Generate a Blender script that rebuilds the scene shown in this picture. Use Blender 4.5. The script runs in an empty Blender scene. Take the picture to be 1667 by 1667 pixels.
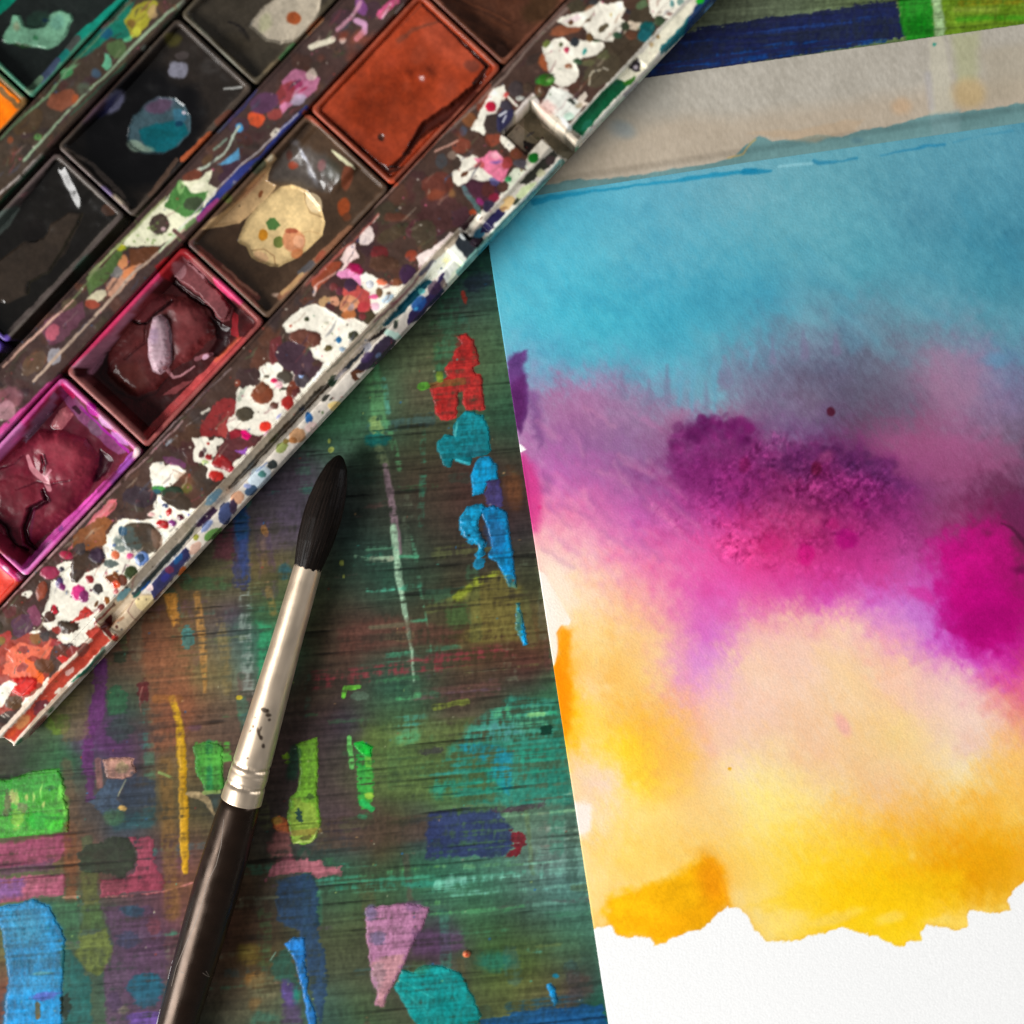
import bpy, math
import numpy as np
from mathutils import Vector, Matrix

# ------------------------------------------------------------------ camera, world, lamps, exposure
scene = bpy.context.scene
col = scene.collection
R = math.radians
FIELD = 0.178                       # width of table seen, metres
N0 = 1667.0
DIST = 0.22
TILT = R(5.0)
TANH = FIELD / 2 / DIST
CAM = np.array([0.0, DIST * math.sin(TILT), DIST * math.cos(TILT)])
FWD = -CAM / np.linalg.norm(CAM)
RIGHT = np.array([1.0, 0.0, 0.0])
UP = np.cross(RIGHT, FWD)
cam_data = bpy.data.cameras.new("camera")
cam = bpy.data.objects.new("camera", cam_data)
col.objects.link(cam)
cam.location = CAM
cam.rotation_euler = (-TILT, 0, 0)
cam_data.sensor_width = 36.0
cam_data.lens = 18.0 / TANH
cam_data.clip_start = 0.005
cam_data.clip_end = 20.0
cam_data.dof.use_dof = True
cam_data.dof.focus_distance = 0.2195
cam_data.dof.aperture_fstop = 5.8
scene.camera = cam

world = bpy.data.worlds.new("World")
scene.world = world
world.use_nodes = True
wbg = world.node_tree.nodes["Background"]
wbg.inputs[0].default_value = (0.93, 0.96, 1.0, 1)
wbg.inputs[1].default_value = 0.165

def area_lamp(name, loc, target, sx, sy, energy, color):
    d = bpy.data.lights.new(name, 'AREA')
    d.shape = 'RECTANGLE'; d.size = sx; d.size_y = sy; d.energy = energy; d.color = color
    o = bpy.data.objects.new(name, d); col.objects.link(o)
    o.location = loc
    o.rotation_euler = (Vector(target) - Vector(loc)).to_track_quat('-Z', 'Y').to_euler()
    return o
area_lamp("window_light", (-0.92, -0.46, 0.62), (0, 0, 0), 0.66, 0.62, 25.0, (1.0, 0.985, 0.965))
area_lamp("far_window_light", (0.98, 0.05, 0.30), (0, 0, 0), 0.20, 0.80, 3.2, (0.95, 0.97, 1.0))

scene.view_settings.view_transform = 'Standard'
scene.view_settings.look = 'None'
scene.view_settings.exposure = 0.0
scene.view_settings.gamma = 1.0

# ------------------------------------------------------------------ geometry of the picture: where a sight line meets a height
def P(u, v, z=0.0):
    u = np.asarray(u, dtype=np.float64); v = np.asarray(v, dtype=np.float64)
    x = (u - N0 / 2) / N0 * 2 * TANH
    y = -(v - N0 / 2) / N0 * 2 * TANH
    d = FWD + x[..., None] * RIGHT + y[..., None] * UP
    t = (np.asarray(z) - CAM[2]) / d[..., 2]
    return CAM + d * t[..., None]

def proj(p):
    r = p - CAM
    w = r @ FWD
    return (r @ RIGHT) / w / (2 * TANH) * N0 + N0 / 2, -(r @ UP) / w / (2 * TANH) * N0 + N0 / 2

MM = 0.001
CA, SA = math.cos(R(47)), math.sin(R(47))
def ab2uv(a, b):
    return CA * a + SA * b, -SA * a + CA * b
ZTOP = 8.5 * MM
def W(a, b, z):
    """palette frame (a along, b across, in picture units at the height of its top) to the world"""
    a, b, z = np.broadcast_arrays(np.asarray(a, float), np.asarray(b, float), np.asarray(z, float))
    u, v = ab2uv(a, b)
    p = P(u, v, ZTOP)
    p[..., 2] = z
    return p

# ------------------------------------------------------------------ noise and painting
def _h(ix, iy, seed):
    n = (ix.astype(np.int64) * 374761393 + iy.astype(np.int64) * 668265263 + seed * 974634777) & 0xFFFFFFFF
    n = ((n ^ (n >> 13)) * 1274126177) & 0xFFFFFFFF
    return ((n ^ (n >> 16)) & 0xFFFFFF).astype(np.float32) / np.float32(0xFFFFFF)

_TAB = np.random.RandomState(7).rand(256, 256).astype(np.float32)
def noise1(x, y, seed):
    rs = np.random.RandomState(seed)
    ox, oy = rs.randint(0, 256, 2)
    fx = np.floor(x); fy = np.floor(y)
    ix = fx.astype(np.int32) + ox; iy = fy.astype(np.int32) + oy
    tx = (x - fx).astype(np.float32); ty = (y - fy).astype(np.float32)
    tx = tx * tx * (3 - 2 * tx); ty = ty * ty * (3 - 2 * ty)
    i0 = ix & 255; i1 = (ix + 1) & 255; j0 = iy & 255; j1 = (iy + 1) & 255
    a = _TAB[j0, i0]; b = _TAB[j0, i1]; c = _TAB[j1, i0]; d = _TAB[j1, i1]
    return (a + (b - a) * tx) * (1 - ty) + (c + (d - c) * tx) * ty

def fbm(x, y, sx, sy=None, ang=0.0, octs=3, seed=1, gain=0.5):
    sy = sy or sx
    c, s = math.cos(R(ang)), math.sin(R(ang))
    xr = (x * c + y * s) / sx; yr = (-x * s + y * c) / sy
    out = 0; amp = 1.0; tot = 0
    for k in range(octs):
        out = out + amp * noise1(xr, yr, seed * 17 + k); tot += amp
        xr = xr * 2.03; yr = yr * 2.03; amp *= gain
    return (out / tot).astype(np.float32)

OFF = 40
SZ = 1667 + 2 * OFF
VV, UU = np.mgrid[0:SZ, 0:SZ].astype(np.float32)
UU -= OFF; VV -= OFF
NW1 = fbm(UU, VV, 14, octs=3, seed=11) - 0.5
NW2 = fbm(UU, VV, 14, octs=3, seed=12) - 0.5
NB1 = fbm(UU, VV, 60, octs=2, seed=13) - 0.5
NB2 = fbm(UU, VV, 60, octs=2, seed=14) - 0.5
NF = fbm(UU, VV, 4, octs=2, seed=15) - 0.5
GRAIN = fbm(UU, VV, 110, 4.5, ang=-5, octs=3, seed=21)
CRACK = fbm(UU, VV, 210, 7.0, ang=-5, octs=2, seed=22)
WEAVE = fbm(UU, VV, 5, 14, ang=3, octs=2, seed=23)
def sst(e0, e1, x):
    t = np.clip((x - e0) / (e1 - e0), 0, 1)
    return t * t * (3 - 2 * t)

class Canvas:
    def __init__(self, base):
        self.rgb = np.empty((SZ, SZ, 3), np.float32); self.rgb[:] = np.array(base, np.float32) / 255
        self.h = np.zeros((SZ, SZ), np.float32)
        self.keep = {}; self.rag = 0.0; self.ragg = 0.0

CROPS = {'A1': (0, 0, 3.7044), 'A2': (350, 0, 3.7044), 'A3': (700, 0, 3.334), 'A4': (0, 350, 3.7044), 'A5': (400, 300, 3.7044),
         'A6': (0, 800, 3.7044), 'B1': (200, 700, 3.7044), 'B2': (500, 450, 3.7044), 'B3': (550, 850, 3.7044), 'B4': (0, 1217, 3.7044),
         'B5': (400, 1217, 3.7044), 'B6': (700, 1217, 3.7044), 'D1': (780, 200, 3.7044), 'D2': (1217, 0, 3.7044), 'D3': (1000, 500, 2.4993),
         'D4': (800, 550, 4.1675), 'D5': (1000, 1000, 2.4993), 'D6': (850, 950, 2.564), 'S': (680, 120, 5.557), 'R': (500, 350, 5.557),
         'Q': (250, 600, 5.557), 'T': (120, 820, 5.557), 'U': (0, 960, 5.557), 'V': (880, 0, 5.557), 'E': (0, 580, 3.969), 'G': (0, 220, 4.167),
         'F': (280, 180, 4.387), 'H': (0, 0, 5.557), 'X': (0, 0, 1.0)}

def _region(x0, x1, y0, y1, pad):
    return (max(0, int(x0 - pad) + OFF), min(SZ, int(x1 + pad) + OFF + 1), max(0, int(y0 - pad) + OFF), min(SZ, int(y1 + pad) + OFF + 1))

def _blend(cv, sl, sd, c, a, s, d, v, h, keep, hw, lim=1e9):
    if cv.rag:
        sd = sd + min(cv.rag, lim) * (0.35 if keep else 1.0) * (NF[sl] * 1.1 + (GRAIN[sl] - 0.5) * cv.ragg)
    m = np.clip(0.5 - sd / max(s, 0.6), 0, 1)
    if s > 3: m = m * m * (3 - 2 * m)
    if d > 0:
        g = GRAIN[sl] * 0.52 + WEAVE[sl] * 0.24 + (NW1[sl] + 0.5) * 0.24
        m = m * sst(d - 0.10 + 0.28, d + 0.10 + 0.28, g)
    if cv.ragg: m = m * (0.82 + 0.18 * sst(0.34, 0.58, WEAVE[sl] * 0.45 + GRAIN[sl] * 0.55))
    m = m * a
    c = np.array(c, np.float32) / 255
    var = (NB1[sl] * 1.2 + NW2[sl] * 0.8 + NF[sl] * 0.5)[..., None] * (v / 255.0)
    cv.rgb[sl] = cv.rgb[sl] * (1 - m[..., None]) + np.clip(c + var * (0.4 + c), 0, 1) * m[..., None]
    if h:
        dome = np.clip(-sd / hw, 0, 1)
        cv.h[sl] += h * dome * (2 - dome) * min(1.0, a)
    if keep:
        cv.keep[keep] = (sl, sd.copy())

def PG(cv, key, pts, c, a=1.0, s=1.2, w=3.0, d=0.0, v=14, h=0.0, keep=None, hw=4.0):
    x0, y0, k = CROPS[key]
    p = np.array(pts, float) / k + np.array([x0, y0])
    i0, i1, j0, j1 = _region(p[:, 0].min(), p[:, 0].max(), p[:, 1].min(), p[:, 1].max(), s + w * 1.5 + 6)
    if i1 <= i0 or j1 <= j0: return
    sl = (slice(j0, j1), slice(i0, i1))
    x = UU[sl] + NW1[sl] * 2 * w + NB1[sl] * w; y = VV[sl] + NW2[sl] * 2 * w + NB2[sl] * w
    n = len(p); best = np.full(x.shape, 1e9, np.float32); ins = np.zeros(x.shape, bool)
    for q in range(n):
        ax, ay = p[q]; bx, by = p[(q + 1) % n]
        ex, ey = bx - ax, by - ay
        L2 = ex * ex + ey * ey + 1e-9
        t = np.clip(((x - ax) * ex + (y - ay) * ey) / L2, 0, 1)
        dx = x - ax - t * ex; dy = y - ay - t * ey
        best = np.minimum(best, dx * dx + dy * dy)
        if abs(ey) > 1e-9:
            cross = ((ay > y) != (by > y)) & (x < ex * (y - ay) / ey + ax)
            ins ^= cross
    sd = np.sqrt(best); sd[ins] *= -1
    if c == (247, 240, 222): sd = sd - 1.8
    _blend(cv, sl, sd, c, a, s, d, v, h, keep, hw)

def BL(cv, key, cx, cy, rx, ry=None, rot=0, c=(0, 0, 0), a=1.0, s=1.2, w=1.2, d=0.0, v=14, h=0.0, keep=None, hw=4.0):
    x0, y0, k = CROPS[key]
    ry = ry or rx
    cx = cx / k + x0; cy = cy / k + y0; rx /= k; ry /= k
    r = max(rx, ry)
    i0, i1, j0, j1 = _region(cx - r, cx + r, cy - r, cy + r, s + w * 2 + 3)
    if i1 <= i0 or j1 <= j0: return
    sl = (slice(j0, j1), slice(i0, i1))
    x = UU[sl] + NW1[sl] * 2 * w - cx; y = VV[sl] + NW2[sl] * 2 * w - cy
    cr, sr = math.cos(R(rot)), math.sin(R(rot))
    xr = (x * cr + y * sr) / rx; yr = (-x * sr + y * cr) / ry
    sd = (np.sqrt(xr * xr + yr * yr) - 1) * min(rx, ry)
    _blend(cv, sl, sd, c, a, s, d, v, h, keep, hw, min(rx, ry) * .4)

def LN(cv, key, pts, wd, c, a=1.0, s=1.2, w=1.0, d=0.0, v=14, h=0.0, keep=None, hw=4.0):
    x0, y0, k = CROPS[key]
    p = np.array(pts, float) / k + np.array([x0, y0])
    wd = np.broadcast_to(np.atleast_1d(np.array(wd, float)) / k / 2, (len(p),)) if np.size(wd) == 1 else np.array(wd, float) / k / 2
    i0, i1, j0, j1 = _region(p[:, 0].min(), p[:, 0].max(), p[:, 1].min(), p[:, 1].max(), s + w * 2 + wd.max() + 3)
    if i1 <= i0 or j1 <= j0: return
    sl = (slice(j0, j1), slice(i0, i1))
    x = UU[sl] + NW1[sl] * 2 * w; y = VV[sl] + NW2[sl] * 2 * w
    sd = np.full(x.shape, 1e9, np.float32)
    for q in range(len(p) - 1):
        ax, ay = p[q]; ex, ey = p[q + 1] - p[q]
        t = np.clip(((x - ax) * ex + (y - ay) * ey) / (ex * ex + ey * ey + 1e-9), 0, 1)
        dist = np.hypot(x - ax - t * ex, y - ay - t * ey) - (wd[q] + (wd[q + 1] - wd[q]) * t)
        sd = np.minimum(sd, dist)
    _blend(cv, sl, sd, c, a, s, d, v, h, keep, hw, wd.max() * .3)

def rbf_fill(pts, eps=30.0, warp=0.0, nx=None, ny=None):
    a = np.array([[q[0], q[1]] for q in pts], float); cvals = np.array([q[2] for q in pts], float)
    def phi(d2): return np.sqrt(d2 + eps * eps)
    d2 = ((a[:, None] - a[None]) ** 2).sum(-1)
    n = len(a)
    M = np.zeros((n + 1, n + 1)); M[:n, :n] = phi(d2) + np.eye(n) * -2.0; M[n, :n] = 1; M[:n, n] = 1
    rhs = np.zeros((n + 1, 3)); rhs[:n] = cvals
    wts = np.linalg.solve(M, rhs)
    st = 8
    g = np.arange(-OFF - 16, 1667 + OFF + 24, st, dtype=float)
    GX, GY = np.meshgrid(g, g)
    q = np.stack([GX.ravel(), GY.ravel()], 1)
    res = np.empty((len(q), 3))
    for i in range(0, len(q), 8000):
        dd = ((q[i:i + 8000, None] - a[None]) ** 2).sum(-1)
        res[i:i + 8000] = phi(dd) @ wts[:n] + wts[n]
    low = res.reshape(GX.shape + (3,)).astype(np.float32)
    x = UU.copy(); y = VV.copy()
    if nx is not None:
        x += nx * warp; y += ny * warp
    fx = np.clip((x - g[0]) / st, 0, len(g) - 1.01); fy = np.clip((y - g[0]) / st, 0, len(g) - 1.01)
    ix = fx.astype(np.int32); iy = fy.astype(np.int32); tx = (fx - ix)[..., None]; ty = (fy - iy)[..., None]
    out = (low[iy, ix] * (1 - tx) + low[iy, ix + 1] * tx) * (1 - ty) + (low[iy + 1, ix] * (1 - tx) + low[iy + 1, ix + 1] * tx) * ty
    return np.clip(out / 255, 0, 1)

def sample(arr, u, v, mirror=False):
    x = np.asarray(u, np.float32) + OFF; y = np.asarray(v, np.float32) + OFF
    if mirror:
        per = 2.0 * (SZ - 1)
        x = np.abs((x + SZ - 1) % per - (SZ - 1)); y = np.abs((y + SZ - 1) % per - (SZ - 1))
    x = np.clip(x, 0, SZ - 1.01); y = np.clip(y, 0, SZ - 1.01)
    ix = x.astype(np.int32); iy = y.astype(np.int32); tx = x - ix; ty = y - iy
    if arr.ndim == 3: tx = tx[..., None]; ty = ty[..., None]
    return (arr[iy, ix] * (1 - tx) + arr[iy, ix + 1] * tx) * (1 - ty) + (arr[iy + 1, ix] * (1 - tx) + arr[iy + 1, ix + 1] * tx) * ty

def to_lin(c):
    c = np.clip(c, 0, 1)
    return np.where(c <= 0.04045, c / 12.92, ((c + 0.055) / 1.055) ** 2.4)
# ------------------------------------------------------------------ the painted board
TB = Canvas((66, 60, 50)); TB.rag = 5.0; TB.ragg = 2.2
TPTS = [(760,480,(48,60,58)),(790,440,(34,60,54)),(640,620,(82,96,76)),(720,560,(78,82,62)),(800,560,(72,86,66)),(620,680,(62,82,66)),(690,640,(82,76,62)),
(820,680,(48,70,56)),(700,720,(62,62,48)),(660,760,(62,56,46)),(760,770,(66,46,42)),(840,800,(62,44,40)),(850,870,(52,44,46)),(720,850,(58,48,42)),(620,850,(52,56,50)),
(580,900,(46,60,54)),(640,950,(46,66,56)),(700,1000,(62,56,44)),(600,1020,(76,54,48)),(860,940,(62,60,46)),(880,1020,(88,70,48)),(870,1090,(70,46,42)),(760,1060,(76,60,42)),
(560,1080,(74,54,47)),(520,1150,(60,46,42)),(640,1120,(52,80,66)),(560,1180,(54,48,54)),(740,1140,(76,60,54)),(850,1110,(66,56,50)),(900,1130,(56,86,66)),(600,1200,(80,86,56)),
(700,1200,(80,86,60)),(650,1250,(76,96,66)),(730,1300,(80,100,66)),(640,1330,(66,60,46)),(560,1360,(70,56,60)),(700,1350,(60,56,64)),(620,1380,(70,60,46)),(560,1420,(52,76,62)),
(700,1420,(56,96,76)),(800,1420,(76,110,96)),(880,1400,(104,114,110)),(900,1450,(90,118,114)),(850,1500,(62,76,62)),(930,1520,(70,96,80)),(760,1500,(66,90,70)),(560,1500,(70,76,56)),
(640,1500,(56,60,46)),(720,1530,(70,56,70)),(560,1600,(66,70,56)),(480,1460,(50,56,50)),(800,1560,(60,76,46)),(880,1580,(76,80,50)),(850,1620,(86,86,56)),(930,1620,(70,60,60)),
(960,1640,(40,70,60)),(430,1400,(76,66,56)),(420,1500,(66,50,40)),(430,1560,(80,60,40)),(450,1620,(80,76,60)),(520,1640,(60,76,70)),(580,1660,(66,80,60)),
(60,1180,(70,74,56)),(110,1150,(96,86,60)),(30,1240,(46,50,42)),(90,1260,(60,86,60)),(120,1230,(50,80,60)),(160,1200,(94,52,94)),(200,1160,(50,60,56)),(230,1100,(90,70,56)),
(250,1050,(112,70,52)),(270,1150,(122,72,55)),(300,1040,(112,80,56)),(330,1000,(86,70,56)),(340,1100,(104,90,66)),(360,950,(80,74,56)),(400,880,(70,62,56)),(420,930,(96,80,56)),
(390,1000,(76,66,74)),(390,1080,(86,96,90)),(430,1050,(60,90,76)),(400,1150,(80,70,64)),(330,1180,(96,70,60)),(370,1200,(86,66,58)),(460,840,(70,62,68)),(480,760,(76,66,76)),
(500,700,(60,86,66)),(440,800,(70,60,70)),(560,700,(60,90,70)),(420,1000,(56,76,60)),(200,1250,(60,46,60)),(240,1250,(76,66,60)),(270,1260,(100,80,56)),(130,1300,(80,66,56)),
(180,1340,(56,60,66)),(220,1330,(56,60,66)),(260,1340,(76,62,52)),(310,1340,(86,70,50)),(330,1320,(60,56,46)),(140,1400,(100,66,50)),(200,1460,(76,56,60)),(290,1400,(92,62,70)),
(320,1440,(112,72,56)),(300,1500,(100,66,66)),(280,1560,(92,66,70)),(250,1550,(86,60,78)),(110,1480,(60,80,66)),(130,1520,(70,80,66)),(5,1550,(90,86,60)),(5,1620,(104,60,50)),
(180,1620,(60,76,66)),(1150,20,(95,95,80)),(1300,5,(100,104,86)),(1200,40,(90,92,78)),(1750,0,(90,120,40)),(-80,1700,(70,64,56)),(-80,1300,(74,66,56)),(1750,-80,(100,100,60)),
(600,560,(80,84,66)),(700,480,(50,62,56)),(450,760,(66,60,64)),(350,870,(66,60,56)),(250,970,(92,66,50)),(150,1080,(92,70,60)),(1400,600,(66,60,50)),(1400,1300,(66,60,50)),(500,300,(66,60,50))]
TB.rgb[:] = rbf_fill(TPTS, eps=20, warp=26, nx=NB1 * 1.4 + NW1 * 0.5, ny=NB2 * 0.6)
# streaks of old paint dragged along the wood, in patches of their own hue
_rs = np.random.RandomState(5)
hues = [(56,98,76),(95,60,60),(84,72,50),(50,74,84),(94,96,60),(72,50,78),(42,56,50),(50,96,84),(56,116,98),(100,106,92),(48,86,56)]
for i in range(260):
    cx, cy = _rs.uniform(-20, 1000), _rs.uniform(430, 1690)
    if _rs.rand() < 0.55:
        LN(TB, 'X', [(cx, cy), (cx + _rs.uniform(30, 150), cy - _rs.uniform(2, 16))], _rs.uniform(5, 26), hues[_rs.randint(len(hues))], a=0.42, d=_rs.uniform(0.12, 0.4), w=3, s=3)
    else:
        LN(TB, 'X', [(cx, cy), (cx + _rs.uniform(-6, 16), cy + _rs.uniform(30, 130))], _rs.uniform(6, 28), hues[_rs.randint(len(hues))], a=0.36, d=_rs.uniform(0.05, 0.3), w=2.5, s=4)
t = TB
# --- top right
PG(t,'X',[(1040,60),(1130,48),(1217,35),(1457,1),(1478,62),(1217,106),(1030,134)],(30,34,66),v=16,s=2)
for y0, y1, cc in ((100,66,(22,58,112)),(76,44,(32,52,100)),(114,84,(16,56,116)),(60,20,(36,36,60))):
    LN(t,'X',[(1050,y0+6),(1240,y0-22),(1440,y1-18)],9,cc,d=0.28,w=2,a=0.85)
PG(t,'D2',[(900,-80),(1110,-80),(1130,230),(1110,280),(960,280),(930,150)],(32,118,28),s=8,v=30)
PG(t,'D2',[(1130,-80),(1700,-80),(1700,200),(1200,280),(1180,100)],(104,128,30),s=5,v=40)
LN(t,'D2',[(1290,20),(1667,5)],40,(140,110,20),a=.6,s=8,d=.2)
LN(t,'D2',[(1270,120),(1480,105),(1667,110)],34,(64,132,20),a=.8,s=8,d=.15); LN(t,'D2',[(1250,60),(1500,60)],36,(140,142,66),a=.6,s=8)
LN(t,'D2',[(1130,-60),(1150,80),(1165,260)],62,(150,164,128),s=5,w=2)
BL(t,'D2',1040,150,70,60,0,(10,100,14),a=.7,s=14)
# --- red, teal, cyan daubs near the paper
LN(t,'B2',[(860,60),(855,330),(830,620)],130,(52,92,72),a=.5,s=10,d=.12)
LN(t,'B2',[(1000,40),(1060,20)],110,(30,30,46),a=.6,s=8)
BL(t,'B2',945,120,14,40,-15,(150,50,40))
PG(t,'B2',[(890,350),(960,345),(1010,380),(1020,440),(1040,530),(1005,545),(1000,575),(1050,590),(1060,650),(1078,800),(960,806),(940,760),(935,690),(905,700),(910,770),(900,850),(850,872),(810,870),(770,815),(758,740),(738,668),(800,640),(845,600),(830,545),(870,500),(898,440),(940,400),(910,375)],(172,38,36),w=2.2,h=.12,d=.05,keep='red paint daub',v=26)
BL(t,'B2',930,460,45,90,10,(150,30,30),a=.5,s=6)
LN(t,'B2',[(735,660),(840,640),(940,632)],36,(128,84,46),w=2,a=.85); BL(t,'B2',800,608,24,30,0,(112,128,48)); BL(t,'B2',702,662,34,28,0,(84,142,48))
PG(t,'B2',[(905,850),(960,812),(1060,830),(1090,900),(1112,1040),(1080,1080),(1000,1095),(975,1135),(880,1105),(862,1152),(820,1130),(790,1060),(780,990),(830,950),(885,965),(880,900)],(12,116,130),w=2.6,h=.10,keep='teal paint daub',v=34)
BL(t,'B2',1000,1050,70,40,0,(40,84,96),a=.6,s=8); LN(t,'B2',[(900,1108),(975,1128)],20,(60,180,200),a=.8); LN(t,'B2',[(893,960),(905,880)],14,(110,190,190),a=.6)
PG(t,'B2',[(1040,1092),(1090,1080),(1140,1130),(1147,1215),(1090,1240),(1065,1300),(1000,1322),(985,1200),(1010,1120)],(6,140,196),w=1.8,h=.13,keep='bright cyan paint daub')
PG(t,'B2',[(1085,1240),(1150,1230),(1185,1340),(1165,1410),(1110,1420),(1070,1350)],(72,62,104),w=2.4,h=.08,v=30)
PG(t,'B2',[(920,1450),(960,1385),(1050,1368),(1074,1395),(1034,1470),(1032,1540),(1070,1600),(1060,1690),(1020,1690),(1030,1622),(950,1572),(918,1510)],(10,140,190),w=1.8,h=.14,keep='curved blue paint daub',v=30)
PG(t,'B3',[(735,-10),(795,-20),(830,60),(890,125),(880,200),(882,268),(840,290),(822,255),(832,180),(862,132),(790,128),(742,60)],(16,130,178),w=1.8,h=.12,v=30)
PG(t,'B3',[(855,-80),(940,-95),(1015,-60),(1060,230),(1080,400),(1030,390),(960,240),(905,212),(925,150),(915,70)],(4,124,186),w=1.6,h=.14,keep='long blue paint daub',v=36)
BL(t,'B3',950,80,60,110,-10,(50,80,130),a=.5,s=10)
PG(t,'B3',[(1075,490),(1095,490),(1130,640),(1142,735),(1120,742),(1098,700),(1068,640)],(4,148,214),w=1.0,h=.16,keep='narrow blue paint daub')
BL(t,'D4',150,1020,60,120,-8,(118,70,44),a=.6,s=12)
# --- long pale vertical scrape with dry ticks
LN(t,'B2',[(385,560),(420,700),(430,900)],110,(98,140,98),a=.6,s=10,d=.1); LN(t,'B2',[(410,880),(430,960)],70,(150,160,104),a=.7,s=6,d=.1)
LN(t,'B2',[(460,620),(490,820)],34,(90,150,140),a=.55,s=4,d=.2); LN(t,'B2',[(480,860),(530,1050),(560,1160)],36,(90,140,100),a=.6,s=5,d=.2)
BL(t,'B2',420,985,75,45,0,(16,88,88),a=.85,w=3,s=5); LN(t,'B2',[(430,1040),(470,1150)],60,(120,124,96),a=.6,s=6,d=.15)
LN(t,'B2',[(470,1140),(500,1300),(540,1560),(555,1667)],[34,44,44,36],(134,108,118),a=.85,s=4,d=.06)
LN(t,'B3',[(335,30),(370,350),(410,570),(445,780),(458,960)],[40,44,26,18,12],(160,178,158),a=.95,s=3,d=.05,h=.06)
LN(t,'B3',[(430,20),(470,200),(495,400),(530,560),(590,960)],[14,26,20,12,8],(96,146,120),a=.6,s=3,d=.25)
for x0,y0,x1,y1,wd,cc in ((170,160,330,148,24,(86,120,100)),(210,225,320,222,38,(170,166,150)),(180,412,380,400,26,(88,160,138)),(380,210,480,205,22,(76,130,104)),(400,400,500,380,34,(66,120,100)),(200,640,420,612,30,(104,150,118)),(220,695,350,690,34,(84,164,120)),(370,690,430,690,70,(130,150,104)),(440,600,530,590,24,(70,120,96)),(330,800,420,780,36,(64,104,84)),(250,960,470,940,50,(56,90,66)),(330,990,600,1040,40,(60,90,70)),(360,1060,490,1045,34,(84,150,104))):
    LN(t,'B3',[(x0,y0),(x1,y1)],wd,cc,a=.8,s=3,d=.2,w=2)
# --- yellow-olive patch and maroon band
PG(t,'B3',[(660,470),(720,430),(770,370),(860,320),(980,300),(1110,400),(1105,480),(1120,620),(1100,720),(900,740),(720,720),(800,600),(780,480)],(112,98,54),a=.75,s=12,w=5,d=.08)
PG(t,'B3',[(640,520),(780,480),(800,600),(700,660),(660,640)],(62,82,50),a=.7,s=8,d=.1)
for x,y,rx,ry in ((740,440,50,30),(850,350,40,26),(790,390,30,20),(930,320,40,18)): BL(t,'B3',x,y,rx,ry,-25,(156,160,48),a=.75,s=6,d=.15,w=3)
PG(t,'B3',[(0,640),(300,560),(520,600),(760,650),(760,720),(300,760),(0,800)],(86,54,48),a=.7,s=14,d=.12)
PG(t,'B3',[(-150,900),(250,860),(700,770),(960,740),(1080,800),(900,850),(600,900),(200,940),(-150,1010)],(120,52,58),a=.85,s=8,d=.24)
LN(t,'B3',[(-60,960),(0,955),(180,950)],36,(126,50,56),a=.7,s=5,d=.2)
LN(t,'B3',[(30,1050),(45,1000),(125,995)],26,(110,190,60),w=2,d=.05); BL(t,'B3',130,1050,60,28,0,(84,96,84),a=.8,d=.1)
LN(t,'B3',[(500,1060),(900,1010),(1250,990)],40,(80,66,78),a=.6,s=5,d=.3); LN(t,'B3',[(580,1115),(690,1095),(780,1085)],34,(132,136,66),a=.9,w=2.5,d=.05)
PG(t,'B3',[(150,1240),(520,1190),(820,1180),(740,1330),(560,1667),(160,1667)],(82,92,54),a=.6,s=16,d=.1)
# --- turquoise field by the paper
PG(t,'B3',[(700,1340),(830,1205),(960,1120),(1060,1050),(1330,1080),(1420,1700),(780,1700),(560,1620),(640,1450)],(46,116,104),a=.85,s=14,w=6,d=.16,v=26)
PG(t,'B3',[(760,1250),(960,1110),(1300,1070),(1340,1290),(1100,1330),(760,1320)],(76,132,116),a=.6,s=10,d=.22)
PG(t,'B3',[(715,1325),(800,1330),(950,1350),(1060,1400),(1060,1500),(1040,1640),(960,1560),(880,1440),(780,1390)],(22,130,162),a=.75,s=8,w=5,d=.16)
for x,y,rx,ry,cc in ((1020,1150,90,40,(96,160,110)),(1200,1180,80,60,(136,170,112)),(1130,1220,70,40,(120,160,104)),(1290,1160,40,40,(40,150,104)),(900,1560,120,80,(40,140,116)),(1200,1430,110,90,(40,130,108)),(1000,1250,150,60,(80,120,124)),(430,1190,100,70,(70,130,120)),(420,1300,90,50,(84,140,104)),(640,1490,160,50,(56,124,120)),(650,1600,120,60,(50,120,96))): BL(t,'B3',x,y,rx,ry,-6,cc,a=.7,s=12,d=.24,w=5)
BL(t,'B3',1258,1255,40,26,-8,(8,46,36),w=1.6); BL(t,'B3',560,1385,80,26,-4,(50,46,50),a=.8,d=.2,w=3)
# --- greens by the brush
PG(t,'B3',[(92,1330),(150,1318),(212,1352),(200,1412),(172,1422),(140,1402)],(18,176,52),w=1.6,h=.12,keep='bright green paint daub')
PG(t,'B3',[(110,1400),(150,1400),(205,1440),(205,1690),(112,1690),(112,1500)],(40,140,58),w=3,a=.9,d=.1,v=40)
LN(t,'B3',[(180,1430),(190,1667)],44,(110,164,60),a=.8,w=2.5,d=.12); LN(t,'B3',[(70,1300),(78,1400),(84,1480)],30,(108,178,98),w=2,d=.05)
PG(t,'B5',[(660,120),(770,100),(770,300),(742,312),(770,378),(700,380),(668,320)],(58,140,60),w=2.5,a=.9,d=.12,v=40)
BL(t,'B5',745,290,30,20,0,(150,180,60)); LN(t,'B5',[(700,330),(760,370)],40,(30,160,80),a=.8,d=.1); LN(t,'B5',[(690,415),(720,420)],30,(50,140,100),a=.6,d=.2)
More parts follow.
